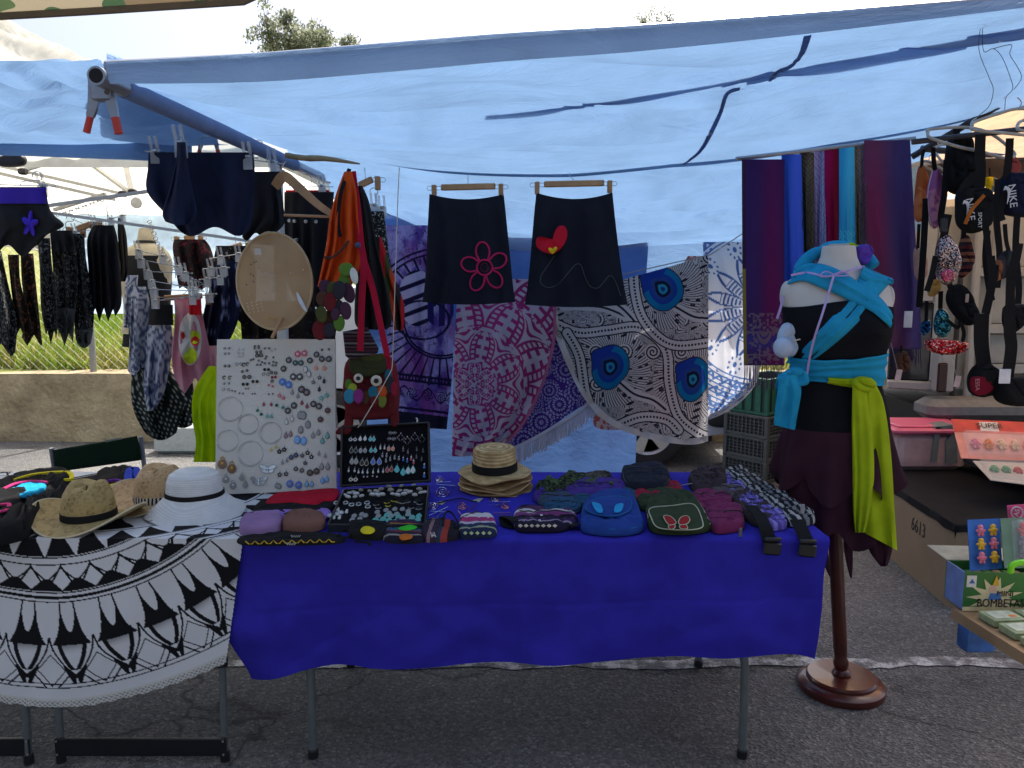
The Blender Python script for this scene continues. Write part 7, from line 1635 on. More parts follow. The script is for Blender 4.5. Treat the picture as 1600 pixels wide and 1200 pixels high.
# ================================================================ RIGHT SIDE
# ---------------------------------------------------------------- mannequin on a turned wooden stand
MY = 2.75
mq = thing('mannequin', 'white female torso mannequin in a black dress on a turned wooden stand', 'mannequin', (W(1314,1075, MY).x, MY, 0))
skin = mat('off white mannequin shell', S(208,200,190), .55, var=.05, scale=5, bump=.05, bscale=60)
mahog = mat('dark red varnished wood', S(82,32,24), .3, var=.3, scale=9, bump=.06, bscale=50, coat=.3)
TR = [(384,1287,1335,.046,0),(389,1285,1336,.048,0),(402,1283,1338,.049,0),(414,1277,1343,.053,.0),(423,1264,1354,.060,.0),(431,1245,1372,.068,.0),(440,1231,1384,.074,0),(455,1224,1390,.080,-.006),(475,1224,1391,.088,-.018),(500,1228,1388,.102,-.034),(520,1231,1385,.104,-.034),(545,1237,1379,.092,-.018),(575,1247,1370,.082,-.004),(605,1244,1373,.088,-.002),(640,1236,1382,.102,-.002),(675,1232,1386,.108,0),(710,1236,1380,.104,0)]
def torso_ring(py, off=0.0, n=64, cut=None):
    a = np.array(TR); xl, xr, d, s = [np.interp(py, a[:, 0], a[:, i]) for i in (1,2,3,4)]
    A, B_ = W(xl, py, MY), W(xr, py, MY); c = (A + B_) / 2; rx = (B_.x - A.x) / 2 + off; ry = d + off
    out = []
    for q in np.linspace(0,2 * math.pi, n, endpoint=False):
        x, y = math.cos(q), math.sin(q); k = 2.3 if py > 430 else 2.0
        m_ = (abs(x) ** k + abs(y) ** k) ** (-1 / k); bust = 0
        if y < 0 and 460 < py < 560: bust = .016 * math.exp(-((abs(x * m_) - .45) / .22) ** 2) * math.exp(-((py - 510) / 30) ** 2) - .010 * math.exp(-(x / .16) ** 2) * math.exp(-((py - 510) / 30) ** 2)
        out.append((c.x + rx * x * m_, c.y + s * (1 if y < 0 else .2) * abs(y) + (ry * y * m_) - bust, c.z))
    return out
pys = crom([(r[0],) for r in TR], 70)[:, 0]
g = MB().grid(np.array([torso_ring(p) for p in pys]), wrap=True)
ctr = W(1311,383, MY); n0 = len(g.v); g.v.append(tuple(ctr + Vector((0,0,-.003)))); g.f += [(i, (i + 1) % 64, n0) for i in range(64)]; g.m += [0] * 64
n0 = len(g.v); g.v.append(tuple(W(1308,712, MY))); L0 = 64 * (len(pys) - 1); g.f += [(L0 + (i + 1) % 64, L0 + i, n0) for i in range(64)]; g.m += [0] * 64
ts = g.build('torso', skin, mq, smooth=70)
TB = bvh_of(ts); TB = BVHTree.FromPolygons([Vector(v) for v in g.v], g.f)
# stitched arm caps
for px, py, r in ((1229,462,12),(1386,466,11)):
    MB().ball(W(px, py, MY + .005), (r * PM(MY) * .7,.045, r * PM(MY) * 1.9), 18,12).build('arm_cap', skin, mq)
MB().lathe([(0,0),(.034,.0),(.036,.003),(.030,.006),(0,.006)], 24, W(1311,384, MY)).build('neck_cap', mat('grey neck cap', S(184,182,178), .5), mq)
# the stand
bx, tx = W(1314,1068, MY), W(1298,700, MY)
MB().lathe([(0.0,.058),(.05,.058),(.118,.056),(.124,.048),(.124,.040),(.140,.036),(.152,.026),(.154,.012),(.150,.0),(0,0)][::-1], 56,(bx.x, MY, 0)).build('base', mahog, mq)
ax = Vector((tx.x - bx.x, 0, tx.z - .05)); L = ax.length; Mx = Matrix(frame(ax)).transposed()
MB().lathe([(.0,-.002),(.030,0),(.034,.008),(.030,.016),(.022,.022),(.026,.034),(.028,.05),(.022,.066),(.0245,.10),(.0245,.3),(.0255,.5),(.025, L)], 28,(bx.x, MY, .056), Mx).build('pole', mahog, mq)
# dress: black stretch tube, then the plum skirt in two ragged tiers
dress = cloth('black stretch dress', (.0085,.009,.012)); plumc = cloth('dark plum jersey', S(62,34,46), .05)
def tubecloth(p0, p1, off, name, m, parent, tilt=None, n=44):
    rows = []
    for py in np.linspace(p0, p1, n):
        r = torso_ring(py, off); rows.append(r)
    A = np.array(rows)
    if tilt is not None:
        f = np.linspace(1,0, n)[:, None] ** 2; A[..., 2] += tilt(A[..., 0], A[..., 1]) * f
    return MB().grid(A, wrap=True).build(name, m, parent, smooth=70)
tubecloth(474,672,.005, 'dress', dress, mq, lambda x, y: np.where(y < MY, .012 * np.cos((x - W(1308,480, MY).x) * 16), 0))
def flare(rows, name, m, nf, seed, rg, parent, ry=.12):
    n = 90; A = []
    for j, (py, xl, xr) in enumerate(crom(rows, 30)):
        f = j / 29; a, b = W(xl, py, MY), W(xr, py, MY); c = (a + b) / 2; rx = (b.x - a.x) / 2; row = []
        for q in np.linspace(0,2 * math.pi, n, endpoint=False):
            w_ = 1 + .10 * f * math.sin(q * nf + seed + 2 * f) + .05 * f * math.sin(q * (nf * 2 + 1) + seed)
            row.append((c.x + rx * math.cos(q) * w_, MY + (ry + .02 * f) * math.sin(q) * w_, c.z - rg(q) * f ** 2))
        A.append(row)
    return MB().grid(np.array(A), wrap=True).build(name, m, parent, smooth=70)
flare([(668,1232,1384),(720,1226,1388),(790,1224,1390),(826,1226,1388)], 'skirt', plumc, 7,1, lambda q: .075 * abs(math.sin(q * 3.5 + .3)) ** 1.5 - .03, mq, .112)
flare([(666,1228,1388),(690,1222,1392),(730,1214,1398),(752,1213,1400)], 'skirt_tier', plumc, 8,3, lambda q: .085 * abs(math.sin(q * 3 + 1.0)) ** 1.3 - .03, mq, .122)
for pts in (((1372,800),(1386,846),(1378,885),(1362,848)), ((1284,800),(1292,850),(1297,902),(1278,850)), ((1326,800),(1332,850),(1330,905),(1318,850))):
    MB().puff([W(x, y, MY - .10) for x, y in pts], (0,-1,0), .005,.005,20).build('skirt_point', plumc, mq)
# turquoise wrap: bands laid over the torso
turq = cloth('turquoise cotton', S(40,158,200), .08); limec = cloth('lime cotton', S(176,196,30), .10); lil = cloth('lilac cord', S(186,164,214)); vpur = cloth('violet cotton', S(96,66,170))
def band(up, lo, name, m, parent, lift=.012, nu=50, nv=9, fold=.006, seed=0):
    a, b = crom([(*p, 0) for p in up], nu), crom([(*p, 0) for p in lo], nu); A = np.zeros((nv, nu, 3))
    for j in range(nv):
        f = j / (nv - 1)
        for i in range(nu):
            x, y = a[i][0] * (1 - f) + b[i][0] * f, a[i][1] * (1 - f) + b[i][1] * f
            h = TB.ray_cast(Vector((0,0, CAMZ)), ray(x, y))
            if h[0] is None:
                q = W(x, y, MY); nn = TB.find_nearest(q); p = Vector((q.x, nn[0].y, q.z)); nr = Vector((0,-1,0))
            else: p, nr = h[0], Vector((0,-1,.15))
            w_ = fold * (math.sin(f * 15 + i * .08 + seed) * .6 + (vn(np.array(i * .12), np.array(f * 7 + seed), seed) - .5)) * math.sin(math.pi * min(1, max(0, f)))
            p = p + nr * (lift * (.55 + .45 * math.sin(math.pi * f)) + w_); A[j, i] = p
    o = MB().grid(A).build(name, m, parent, smooth=70); md = o.modifiers.new('cloth thickness', 'SOLIDIFY'); md.thickness = .003; md.offset = -1; return o
sash = thing('wrap_sash', 'turquoise cotton wrap crossed over the mannequin and knotted at its waist', 'sash', W(1310,560, MY))
band([(1346,421),(1330,455),(1306,487),(1268,527),(1226,566)], [(1392,440),(1372,462),(1338,505),(1300,540),(1254,574)], 'shoulder_band', turq, sash, .013, fold=.009, seed=2)
band([(1238,424),(1262,412),(1300,420),(1340,443),(1372,466),(1389,488)], [(1228,446),(1252,440),(1285,452),(1325,470),(1360,488),(1388,512)], 'cross_band', turq, sash, .021, fold=.010, seed=5)
A = []
for k, f in enumerate(np.linspace(0,1,16)):
    r = torso_ring(553 + 44 * f, .012 + .008 * math.sin(math.pi * f) + .003 * math.sin(f * 19)); A.append([(x, y, z + .012 * math.sin((x - bx.x) * 9 + f * 3)) for x, y, z in r])
A = np.array(A); A += .004 * (vn(np.arange(64)[None, :] * .35, np.arange(16)[:, None] * .9,4) - .5)[..., None]
MB().grid(A, wrap=True).build('waist_wrap', turq, sash, smooth=70)
MB().puff([W(x, y, MY - .10) for x, y in ((1216,590),(1240,574),(1258,580),(1262,598),(1246,604),(1222,606))], (0,-1,0), .022,.02, lump=.006).build('knot', turq, sash)
def tail(rows, Yv, m, parent, name='tail', seed=1, bt=None): return hang(name, rows, Yv, m, parent, nu=16, nv=26, folds=(1.4,.014, seed), bulge=.012, bottom=bt)
tail([(586,1220,1246),(610,1215,1252),(640,1211,1247),(664,1209,1242)], MY - .11, turq, sash, seed=2, bt=lambda U: 8 * U)
tail([(584,1216,1234),(602,1212,1226),(618,1216,1224)], MY - .09, turq, sash, seed=4)
# roll of cloth behind the neck
MB().tube(crom([W(1246,424, MY + .02), W(1262,404, MY + .05), W(1290,388, MY + .075), W(1320,386, MY + .075), W(1346,394, MY + .06), W(1366,416, MY + .02)], 24), [.014,.018,.021,.022,.022,.022,.021,.02] * 3,12).build('neck_roll', turq, sash)
band([(1346,416),(1362,424),(1392,436)], [(1340,432),(1356,442),(1392,444)], 'shoulder_fold', turq, sash, .016, nu=24, seed=9)
MB().puff([W(x, y, MY + .045) for x, y in ((1316,384),(1330,379),(1340,385),(1336,394),(1320,394))], (0,-1,0), .012,.01).build('lime_peek', limec, sash)
MB().puff([W(x, y, MY + .02) for x, y in ((1340,386),(1354,382),(1362,392),(1356,408),(1346,414),(1338,404))], (0,-1,0), .028,.02, lump=.006, seed=2).build('violet_bun', vpur, sash)
gs = thing('lime_sash', 'lime green sash knotted on the mannequin hip with a long hanging tail', 'sash', W(1350,600, MY))  # the lime sash tied over the turquoise wrap
band([(1290,590),(1310,592),(1335,592),(1358,590)], [(1290,598),(1310,602),(1335,606),(1360,606)], 'waist_band', limec, gs, .024, nu=30, seed=3)
MB().puff([W(x, y, MY - .125) for x, y in ((1330,596),(1345,588),(1362,592),(1368,602),(1354,612),(1336,608))], (0,-1,0), .02,.016, lump=.007, seed=5).build('knot', limec, gs)
tail([(598,1332,1352),(660,1331,1362),(740,1332,1366),(800,1333,1360),(832,1336,1352)], MY - .13, limec, gs, seed=3)
tail([(600,1350,1368),(630,1349,1381),(700,1347,1392),(780,1346,1398),(830,1346,1402)], MY - .12, limec, gs, seed=6, bt=lambda U: 30 * U)
tail([(830,1352,1396),(860,1358,1394),(885,1376,1386)], MY - .10, plumc, mq, 'skirt_point', seed=2)
# thin lilac cord tied at the neck
lc_ = thing('neck_cord', 'thin lilac cord tied in a bow at the mannequin neck', 'cord', W(1303,428, MY - .1))
def cordpts(pts, lift): return [hit(TB, x, y, lift) or W(x, y, MY - .06) for x, y in crom([(*p, 0) for p in pts], 30)[:, :2]]
MB().ribbon(cordpts([(1236,430),(1262,426),(1290,432),(1304,429),(1330,422),(1350,416)], .034), .007,(0,-1,.2), .002,30).build('cord', lil, lc_)
MB().ribbon(cordpts([(1303,430),(1297,450),(1285,490),(1272,530),(1264,565),(1260,592)], .045), .007,(0,-1,.2), .002,40).build('cord', lil, lc_)
for s_, pts in ((1, [(1303,429),(1316,424),(1326,430),(1305,431)]),(-1, [(1303,429),(1290,424),(1282,432),(1302,431)])): MB().tube(cordpts(pts, .046), .0022,5).build('bow_loop', lil, lc_)
MB().ribbon([W(1224,462, MY - .02), W(1220,480, MY - .03), W(1214,498, MY - .03)], .008,(0,-1,0), .002).build('cord', lil, lc_)
# white cotton doll cushion hanging at the side
cu = thing('cotton_cushion', 'small pale blue white stuffed cloth hanging at the mannequin left side', 'cushion', W(1226,545, MY - .03))
MB().puff([W(x, y, MY - .03) for x, y in ((1226,506),(1240,508),(1246,535),(1238,556),(1220,552),(1216,528))], (0,-1,0), .03,.03, lump=.005).build('body', cloth('pale blue cotton', S(192,206,226)), cu)
MB().ball(W(1224,543, MY - .06),(.034,.034,.036), 18,12).build('end', cloth('pale blue cotton', S(192,206,226)), cu)
MB().tube([W(1238,533, MY - .06), W(1250,530, MY - .07), W(1262,533, MY - .08)], .003,6).build('tie', cloth('cream tie', S(210,200,180)), cu)

# ---------------------------------------------------------------- crates, cars
dgrey = mat('dark grey crate plastic', S(70,76,76), .5, var=.1); dgreen = mat('green crate plastic', S(30,92,72), .5, var=.1)
CY, CX = 6.0, W(1196,700,6.0).x
def crate(z, h, m, label, wx=.52, wy=.36, inset=0.0, slats=False):
    t = thing('crate', label, 'crate', (CX, CY, z), 'plastic crates stacked by the mannequin'); Mz = Matrix.Rotation(R(38), 3, 'Z'); g = MB(); c = Vector((CX, CY, z))
    x, y = wx / 2 - inset, wy / 2 - inset
    def bx_(p, d): g.bbox(c + Mz @ Vector(p), d, .004, Mz)
    for zz, hh in ((.012,.024), (h - .012,.024)):
        for s in (-1,1): bx_((0, s * y, zz),(2 * x, .014, hh)); bx_((s * x, 0, zz),(.014,2 * y - .014, hh))
    for s in (-1,1):
        for q in (-1,1): bx_((s * x, q * y, h / 2),(.03,.03, h - .002))
    g.build('frame', m, t); g = MB()
    for s in (-1,1):
        nx = 14 if not slats else 6; ny = 10 if not slats else 4
        for k in range(1, nx): bx_((-x + 2 * x * k / nx, s * y, h / 2),(.012 if not slats else .05,.006, h - .05))
        for k in range(1, ny): bx_((s * x, -y + 2 * y * k / ny, h / 2),(.006,.012 if not slats else .05, h - .05))
        for k in range(1,5):
            if not slats: bx_((0, s * y, .024 + (h - .048) * k / 5),(2 * x - .03,.0065,.009)); bx_((s * x, 0,.024 + (h - .048) * k / 5),(.0065,2 * y - .03,.009))
    tag(g.build('grille', m, t), kind='stuff'); g = MB(); bx_((0,0,.006),(2 * x - .02,2 * y - .02,.008)); g.build('bottom', m, t)
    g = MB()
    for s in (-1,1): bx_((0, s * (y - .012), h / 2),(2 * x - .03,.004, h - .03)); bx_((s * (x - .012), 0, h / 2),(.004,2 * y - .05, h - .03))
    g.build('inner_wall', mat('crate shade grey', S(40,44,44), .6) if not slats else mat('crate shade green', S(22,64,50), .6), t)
ch_ = .168
for k in range(3): crate(k * ch_, ch_, dgrey, ['lowest dark grey plastic crate, standing on the asphalt', 'middle dark grey plastic crate of the stack', 'topmost dark grey plastic crate, just under the green one'][k])
crate(3 * ch_, .28, dgreen, 'green plastic crate on top of the dark grey stack', inset=.02, slats=True)
# brown board leaning behind the crates
tag(MB().bbox((W(1146,700,6.4).x, 6.42,.42),(.16,.02,.84), .003).build('board', mat('weathered plywood', S(140,110,78), .8, var=.2, scale=6)), 'weathered brown board standing behind the crate stack', 'board')
carpaint = mat('silver white car paint', S(196,200,206), .25,.2, var=.02, bump=0, coat=.6); tyre = mat('tyre rubber', (.018,.018,.019), .85, var=.2); alloy = mat('alloy wheel', S(178,180,182), .3,.8, var=.06, bump=0); dkglass = mat('dark car glass', (.02,.024,.028), .05, bump=0, coat=.5); darkp = mat('dark trim plastic', (.02,.02,.022), .55)
car = thing('parked_car', 'silver white car parked behind the back cloth, one wheel showing', 'car', (0.2,6.9,0))
# side-on car: front bumper towards +x
fx, wy_, wr = W(1012,690,6.2).x, 6.2,.315
def wheel(x, y, sgn):
    t = MB().lathe([(.19,-.10),(.27,-.105),(.305,-.09),(.315,-.06),(.315,.06),(.305,.09),(.27,.105),(.19,.10)], 48,(x, y, wr), FR, cap=False).build('wheel', tyre, car)
    g = MB(); c = Vector((x, y - .10 * sgn, wr))
    g.lathe([(.185,.0),(.205,.006),(.205,-.012),(.188,-.02),(.185,-.06)], 40, c, FR if sgn > 0 else FR @ Matrix.Rotation(math.pi, 3, 'X'), cap=False); g.lathe([(0,.012),(.04,.012),(.05,0)], 20, c, FR if sgn > 0 else FR @ Matrix.Rotation(math.pi, 3, 'X'))
    for k in range(5):
        a = k * 1.2566 + .5; d = Vector((math.cos(a), 0, math.sin(a))); n = Vector((-d.z, 0, d.x)); p0, p1 = c + d * .03, c + d * .195; q = Vector((0,-.012 * sgn, 0))
        g.prism([p0 + n * .028 + q, p1 + n * .05 + q, p1 - n * .05 + q, p0 - n * .028 + q], Vector((0,.03 * sgn, 0)))
    g.build('rim', alloy, t); MB().lathe([(0,0),(.185,0)], 30, c + Vector((0,.05 * sgn, 0)), FR).build('brake', mat('dark brake disc', (.05,.05,.05), .6,.5), t)
for x in (fx, fx - 2.5):
    for y, s in ((wy_ + .1,1), (wy_ + 1.5,-1)): wheel(x, y, s)
y0, y1 = wy_ + .02, wy_ + 1.6
prof = [(fx + .78,.30), (fx + .83,.45), (fx + .82,.62), (fx + .70,.74), (fx + .1,.90), (fx - .35,.96), (fx - .95,1.42), (fx - 1.3,1.48), (fx - 2.4,1.46), (fx - 3.0,1.30), (fx - 3.2,.95), (fx - 3.22,.5), (fx - 3.15,.28)]
und = []
for cx_ in (fx - 2.5, fx):
    und += [(cx_ - .40,.24)] + [(cx_ - .37 * math.cos(a), .30 + .37 * math.sin(a)) for a in np.linspace(0.1, math.pi - .1,12)] + [(cx_ + .40,.24)]
pts = prof + und
g = MB(); n = len(pts); ys = [y0 + .0, y0 + .05,(y0 + y1) / 2, y1 - .05, y1]
A = []
for k, y in enumerate(ys):
    ins = .04 if k in (0,4) else 0
    A.append([(x + (-ins if x > fx else ins if x < fx - 2.6 else 0), y + (.10 * max(0,(z - .9)) * (1 if k < 2 else -1 if k > 2 else 0)), z - (ins * .5 if z > .5 else 0)) for x, z in pts])
A = np.array(A); g.grid(A, wrap=True); g.f.append(tuple(range(n))[::-1]); g.m.append(0); g.f.append(tuple(range(4 * n, 5 * n))); g.m.append(0)
g.build('body', carpaint, car, smooth=40)
for s, y in ((1, y0 + .028),(-1, y1 - .028)):
    for P in ([(fx - .45,.98), (fx - .95,1.36), (fx - 1.55,1.40), (fx - 1.55,.98)], [(fx - 1.62,.98), (fx - 1.62,1.40), (fx - 2.45,1.37), (fx - 2.75,1.0)]): MB().prism([(x, y - s * .002 + s * .1 * max(0, z - .9), z) for x, z in P], (0,-s * .006,0)).build('window', dkglass, car, smooth=0)
MB().prism([(fx + .845, y0 + .1,.42), (fx + .845, y0 + .34,.42), (fx + .835, y0 + .38,.60), (fx + .80, y0 + .1,.66)], (-.05,0,0)).build('headlight', mat('clear lamp glass', S(180,186,190), .1, bump=0), car)
MB().puff([(x, y0 - .012, z) for x, z in ((fx + .48,.36), (fx + .66,.34), (fx + .78,.46), (fx + .76,.64), (fx + .62,.66), (fx + .5,.52))], (0,-1,0), .012,.004).build('lamp_recess', darkp, car)
MB().bbox((fx - 1.3,(y0 + y1) / 2,.23),(3.7,1.4,.1), .02).build('underside', darkp, car)
# light van behind the bag stand, its rear door open
vanp = mat('pale grey van panel', S(150,155,154), .4, var=.04, bump=0, coat=.2); vdark = mat('dark rubber seal', (.02,.02,.02), .7)
VY = 4.9; vx0, vx1 = W(1470,500, VY).x, 5.2
van = thing('delivery_van', 'pale van parked at the right behind the hanging bags, one door open', 'van', ((vx0 + vx1) / 2,5.8,0))
zt_, zb2 = 2.0, W(1500,622, VY).z
MB().bbox(((vx0 + vx1) / 2, VY + .95,(zt_ + zb2) / 2), (vx1 - vx0,1.8, zt_ - zb2), .05).build('body', vanp, van)
for k, px in enumerate((1496,1520,1545)): a = W(px, 500, VY - .005); MB().bbox((a.x, VY - .004,1.2),(.03 if k != 1 else .05,.03,1.45), .01).build('door_rib', vanp if k else vdark, van)
for z in (1.55,1.2,.95): MB().bbox((W(1620,500, VY).x, VY - .004, z),(.8,.022,.07), .01).build('panel_rib', vanp, van)
MB().bbox((W(1500,500, VY).x + .9, VY - .08, zb2 - .05),(2.3,.24,.13), .04).build('bumper', mat('grey bumper plastic', S(112,116,116), .6), van)
for x in (vx0 + .7, vx1 - .7): MB().lathe([(.1,-.1),(.28,-.1),(.31,-.06),(.31,.06),(.28,.1),(.1,.1)], 32,(x, VY + .25,.31), FR).build('wheel', tyre, van)
MB().bbox(((vx0 + vx1) / 2 + .2, VY + 1.0,.5), (vx1 - vx0 - .3,1.4,.2), .02).build('chassis', vdark, van)
# open door swung out: frame with a dark window
da, db_ = W(1385,607, VY + .1), W(1458,607, VY - .02)
dd = MB(); zz1 = 1.98
def doorbox(f0, f1, z0, z1, nm, m, th=.05, off=0): 
    p, q = da.lerp(db_, f0), da.lerp(db_, f1); x, y, z = frame(q - p); M = Matrix((y, x, z)).transposed(); c = (p + q) / 2; MB().bbox((c.x, c.y - off, (z0 + z1) / 2), ((q - p).length, th, z1 - z0), .012, Matrix.Rotation(math.atan2((q - p).y, (q - p).x), 3, 'Z')).build(nm, m, van)
doorbox(0,1, da.z, da.z + .06, 'door_frame', vanp); doorbox(.90,1, da.z + .06, zz1, 'door_frame', vanp); doorbox(0,.9, da.z + .06, da.z + .55, 'door_window', dkglass, .02); doorbox(0,.9, da.z + .55, zz1, 'door_panel', vanp, .04)
MB().bbox(W(1474,575, VY - .08),(.10,.10,.30), .015).build('hinge_post', vanp, van); MB().bbox(W(1472,590, VY - .14),(.06,.02,.18), .008).build('lamp_cluster', mat('dark red lamp', (.03,.008,.008), .3), van)

# ---------------------------------------------------------------- the neighbour's stall: salmon canopy, hangers and bags
salmon = cloth('salmon canopy cloth', S(250,205,165), .6, bump=.3, bscale=20)
sg = thing('salmon_canopy', 'salmon pink canopy over the bag stall at the right edge', 'canopy', (2.6,3.8,0))
U, V = np.meshgrid(np.linspace(0,1,50), np.linspace(0,1,40))
sx0 = W(1440,235,3.5).x
P0 = np.array([sx0 - .02,3.5,2.03]); A = np.stack([sx0 + U * 3.6,3.4 + V * 2.9,1.99 + .10 * V + .62 * np.minimum(U * 2.2,1) * np.sin(np.pi * V * .9 + .2) - .03 * np.sin(np.pi * U * 4) * np.sin(np.pi * V) + .02 * (vn(U * 20, V * 6,3) - .5)], -1)
MB().grid(A).build('roof', salmon, sg, smooth=80)
for q in ((W(1425,245,3.5), W(1560,165,3.3)), (W(1440,232,3.6), W(1700,258,3.7)), (W(1440,262,4.6), W(1700,240,4.6))): MB().tube(q, .014,8).build('frame_bar', mat('dark steel bar', S(66,62,66), .5,.4), sg)
MB().tube([W(1425,240,3.5) + Vector((3.4,0,-1.97)), W(1425,240,3.5) + Vector((3.4,0,.05))], .02,10).build('post', white_tube, sg)
tag(hang('shelf_shade_strip', [(246,1425,1700),(270,1425,1700),(292,1428,1700)], 4.4, cloth('dark grey shelf shade', S(60,56,56)), nu=30, nv=8, folds=(4,.03,2)), 'dark strip standing in for a shadowed shelf under the salmon canopy', 'cloth')  # dark sheet standing in for the shade on a shelf
hangp = mat('ivory plastic hanger', S(178,170,158), .4)
def plastic_hanger(pts, hook, Y, label, r=.0055):
    t = thing('plastic_hanger', label, 'clothes hanger', W(*pts[0], Y), 'ivory hangers under the salmon canopy'); MB().tube([W(x, y, Y + dy) for (x, y), dy in zip(crom([(*p, 0) for p in pts], 40, True)[:, :2], np.sin(np.linspace(0,6.28,40)) * .03)], r, 8, True).build('body', hangp, t)
    MB().tube(crom([W(x, y, Y) for x, y in hook], 20), .002,6).build('hook', wire, t); return t
BYY = 2.85
plastic_hanger([(1450,207),(1454,202),(1510,199),(1550,210),(1584,238),(1580,246),(1568,247),(1530,236),(1500,230),(1455,216)], [(1516,200),(1518,190),(1526,184)], BYY, 'large ivory plastic hanger, leftmost under the salmon canopy')
plastic_hanger([(1519,197),(1524,190),(1560,178),(1592,170),(1640,176),(1640,214),(1600,211),(1560,207),(1522,203)], [(1592,170),(1596,160),(1590,152)], BYY - .1, 'ivory plastic hanger at the right edge nearest the awning')
plastic_hanger([(1590,196),(1600,188),(1640,184),(1640,206),(1596,204)], [(1600,188),(1604,176),(1612,170)], BYY - .15, 'ivory plastic hanger cut off by the right edge')
plastic_hanger([(1457,234),(1466,228),(1480,226),(1480,240),(1478,256),(1470,250),(1462,240)], [(1466,228),(1466,220),(1470,214)], BYY + .5, 'short ivory plastic hanger behind the pink pouch')
plastic_hanger([(1440,256),(1460,268),(1476,274),(1474,266),(1450,252)], [(1452,254),(1452,246),(1456,240)], BYY + .6, 'ivory plastic hanger behind the orange pouch')
web = cloth('black strap webbing', (.013,.013,.014))
def hbag(label, pts, Y, h, m, straps=(), cat='bag', name='hanging_bag', lump=.006, seed=1, zipline=None, group='bags hung on the right stall', pipe=None):
    P = [W(x, y, Y) for x, y in pts]; t = thing(name, label, cat, sum(P, Vector()) / len(P), group)
    MB().puff(P, (0,-1,0), h, h * .6,40, lump=lump, seed=seed).build('body', m, t)
    for s in straps:
        wv = s[0]; MB().ribbon([W(x, y, Y - h * .5 + (q[0] if q else 0)) for x, y, *q in s[1:]], wv, (0,-1,.05), .003,26).build('strap', web, t)
    if zipline: MB().tube([W(x, y, Y - h * .98) for x, y in crom([(*p, 0) for p in zipline], 14)[:, :2]], .0022,5).build('zip', silver, t)
    if pipe is not None: MB().tube(crom(P, 40, True), .0022,5, True).build('piping', pipe, t)
    return t
galaxy = speckle('pink violet galaxy print', S(150,84,130), S(200,130,150), 14,.5)
hbag('soft orange pouch hung beside the purple shawl', [(1438,258),(1446,276),(1451,290),(1449,320),(1440,345),(1431,342),(1431,310),(1434,280)], 3.1,.035, speckle('orange rust cloth', S(186,96,50), S(214,126,76), 12,.5), [(.012,(1440,262),(1441,246),(1444,234))])
hbag('pink and violet pouch with a pale piped edge', [(1461,262),(1470,278),(1473,320),(1468,346),(1459,357),(1452,340),(1450,305),(1454,280)], 3.0,.035, galaxy, [(.016,(1458,230),(1459,250),(1461,266))], pipe=cloth('pale piping', S(214,200,210)))
hbag('limp black backpack hung from the large ivory hanger', [(1484,214),(1494,209),(1512,222),(1521,250),(1522,285),(1510,300),(1492,304),(1478,290),(1478,250)], 2.95,.04, bb, [(.02,(1496,210),(1494,204),(1500,200)),(.022,(1479,250),(1476,300),(1470,340),(1474,360)),(.018,(1512,215),(1518,225),(1516,260))], lump=.014)
n1 = hbag('black sport shoulder bag with a white swoosh and an orange zip pull', [(1498,300),(1520,294),(1541,296),(1546,320),(1543,350),(1530,362),(1512,364),(1497,350),(1495,320)], 2.8,.045, bb, [(.036,(1532,210),(1531,240),(1532,268),(1530,296)),(.03,(1500,304),(1512,286),(1528,272)),(.022,(1540,352),(1545,400),(1548,440))])
MB().ribbon([W(1508,350,2.742), W(1518,328,2.738), W(1538,305,2.742)], .012,(0,-1,0), .003).build('orange_strip', cloth('orange strip', S(170,96,40)), n1)
whp = mat('white print', S(206,206,208), .6, bump=0)
def swoosh(t, px, py, s, Y, ang):
    """hooked tick mark, drawn as the photo shows it"""
    o_ = [(-1,.05),(-.62,.42),(-.30,.40),(.1,.22),(1,-.42),(.05,-.02),(-.45,.06),(-.62,-.10),(-.58,-.32),(-.85,-.15)]
    ca, sa = math.cos(ang), math.sin(ang); P = [W(px + s * (x * ca + y * sa), py + s * (-(y * ca) + x * sa), Y) for x, y in o_]
    MB().prism([Vector(p) for p in crom(P, 40, True)], (0,.001,0)).build('logo_tick', whp, t, smooth=0)
def plate(px, py, Y, ang=0): return place((1,0,0),(0,0,1),(0,-1,0), W(px, py, Y)) @ Matrix.Rotation(ang, 4, 'Z')
swoosh(n1,1511,325,13,2.748, R(70)); text('letters', 'NIKE', .035, plate(1516,327,2.746, R(-80)), whp, n1); text('letters', 'SPORT', .018, plate(1531,344,2.748, R(-86)), whp, n1)
n2 = hbag('navy sport shoulder bag with a white swoosh at the right edge', [(1567,276),(1590,270),(1630,274),(1634,320),(1620,338),(1580,338),(1566,326)], 2.78,.045, cloth('dark navy canvas', S(26,30,52)), [(.026,(1578,216),(1576,250),(1572,280)),(.024,(1570,300),(1563,330),(1566,345))])
swoosh(n2,1575,304,14,2.728, R(72)); text('letters', 'NIKE', .036, plate(1582,306,2.727, R(-80)), whp, n2)
seqp = sequin('silver pink sequins', [S(220,200,190), S(60,56,60), S(230,170,150), S(170,160,160), S(40,40,44)])
q = hbag('waist bag of silver and pink sequins hung on a black strap', [(1468,372),(1480,366),(1494,388),(1498,410),(1492,432),(1478,446),(1464,430),(1462,400)], 2.8,.03, seqp, [(.026,(1482,335),(1478,352),(1474,372)),(.02,(1462,400),(1456,430),(1448,455))]); MB().bbox(W(1475,352,2.775),(.026,.012,.05), .004).build('buckle', blackp, q)
MB().puff([W(x, y, 2.765) for x, y in ((1470,428),(1480,420),(1490,424),(1488,436),(1476,440))], (0,-1,0), .006,.002).build('pink_sequins', sequin('pink sequins', [S(200,80,120), S(160,60,90), S(230,140,150)]), q)
eth = striped('ethnic print', [S(70,34,36), S(150,90,70), S(40,30,34), S(110,50,50), S(56,44,50), S(160,110,80)], 2,2.2)
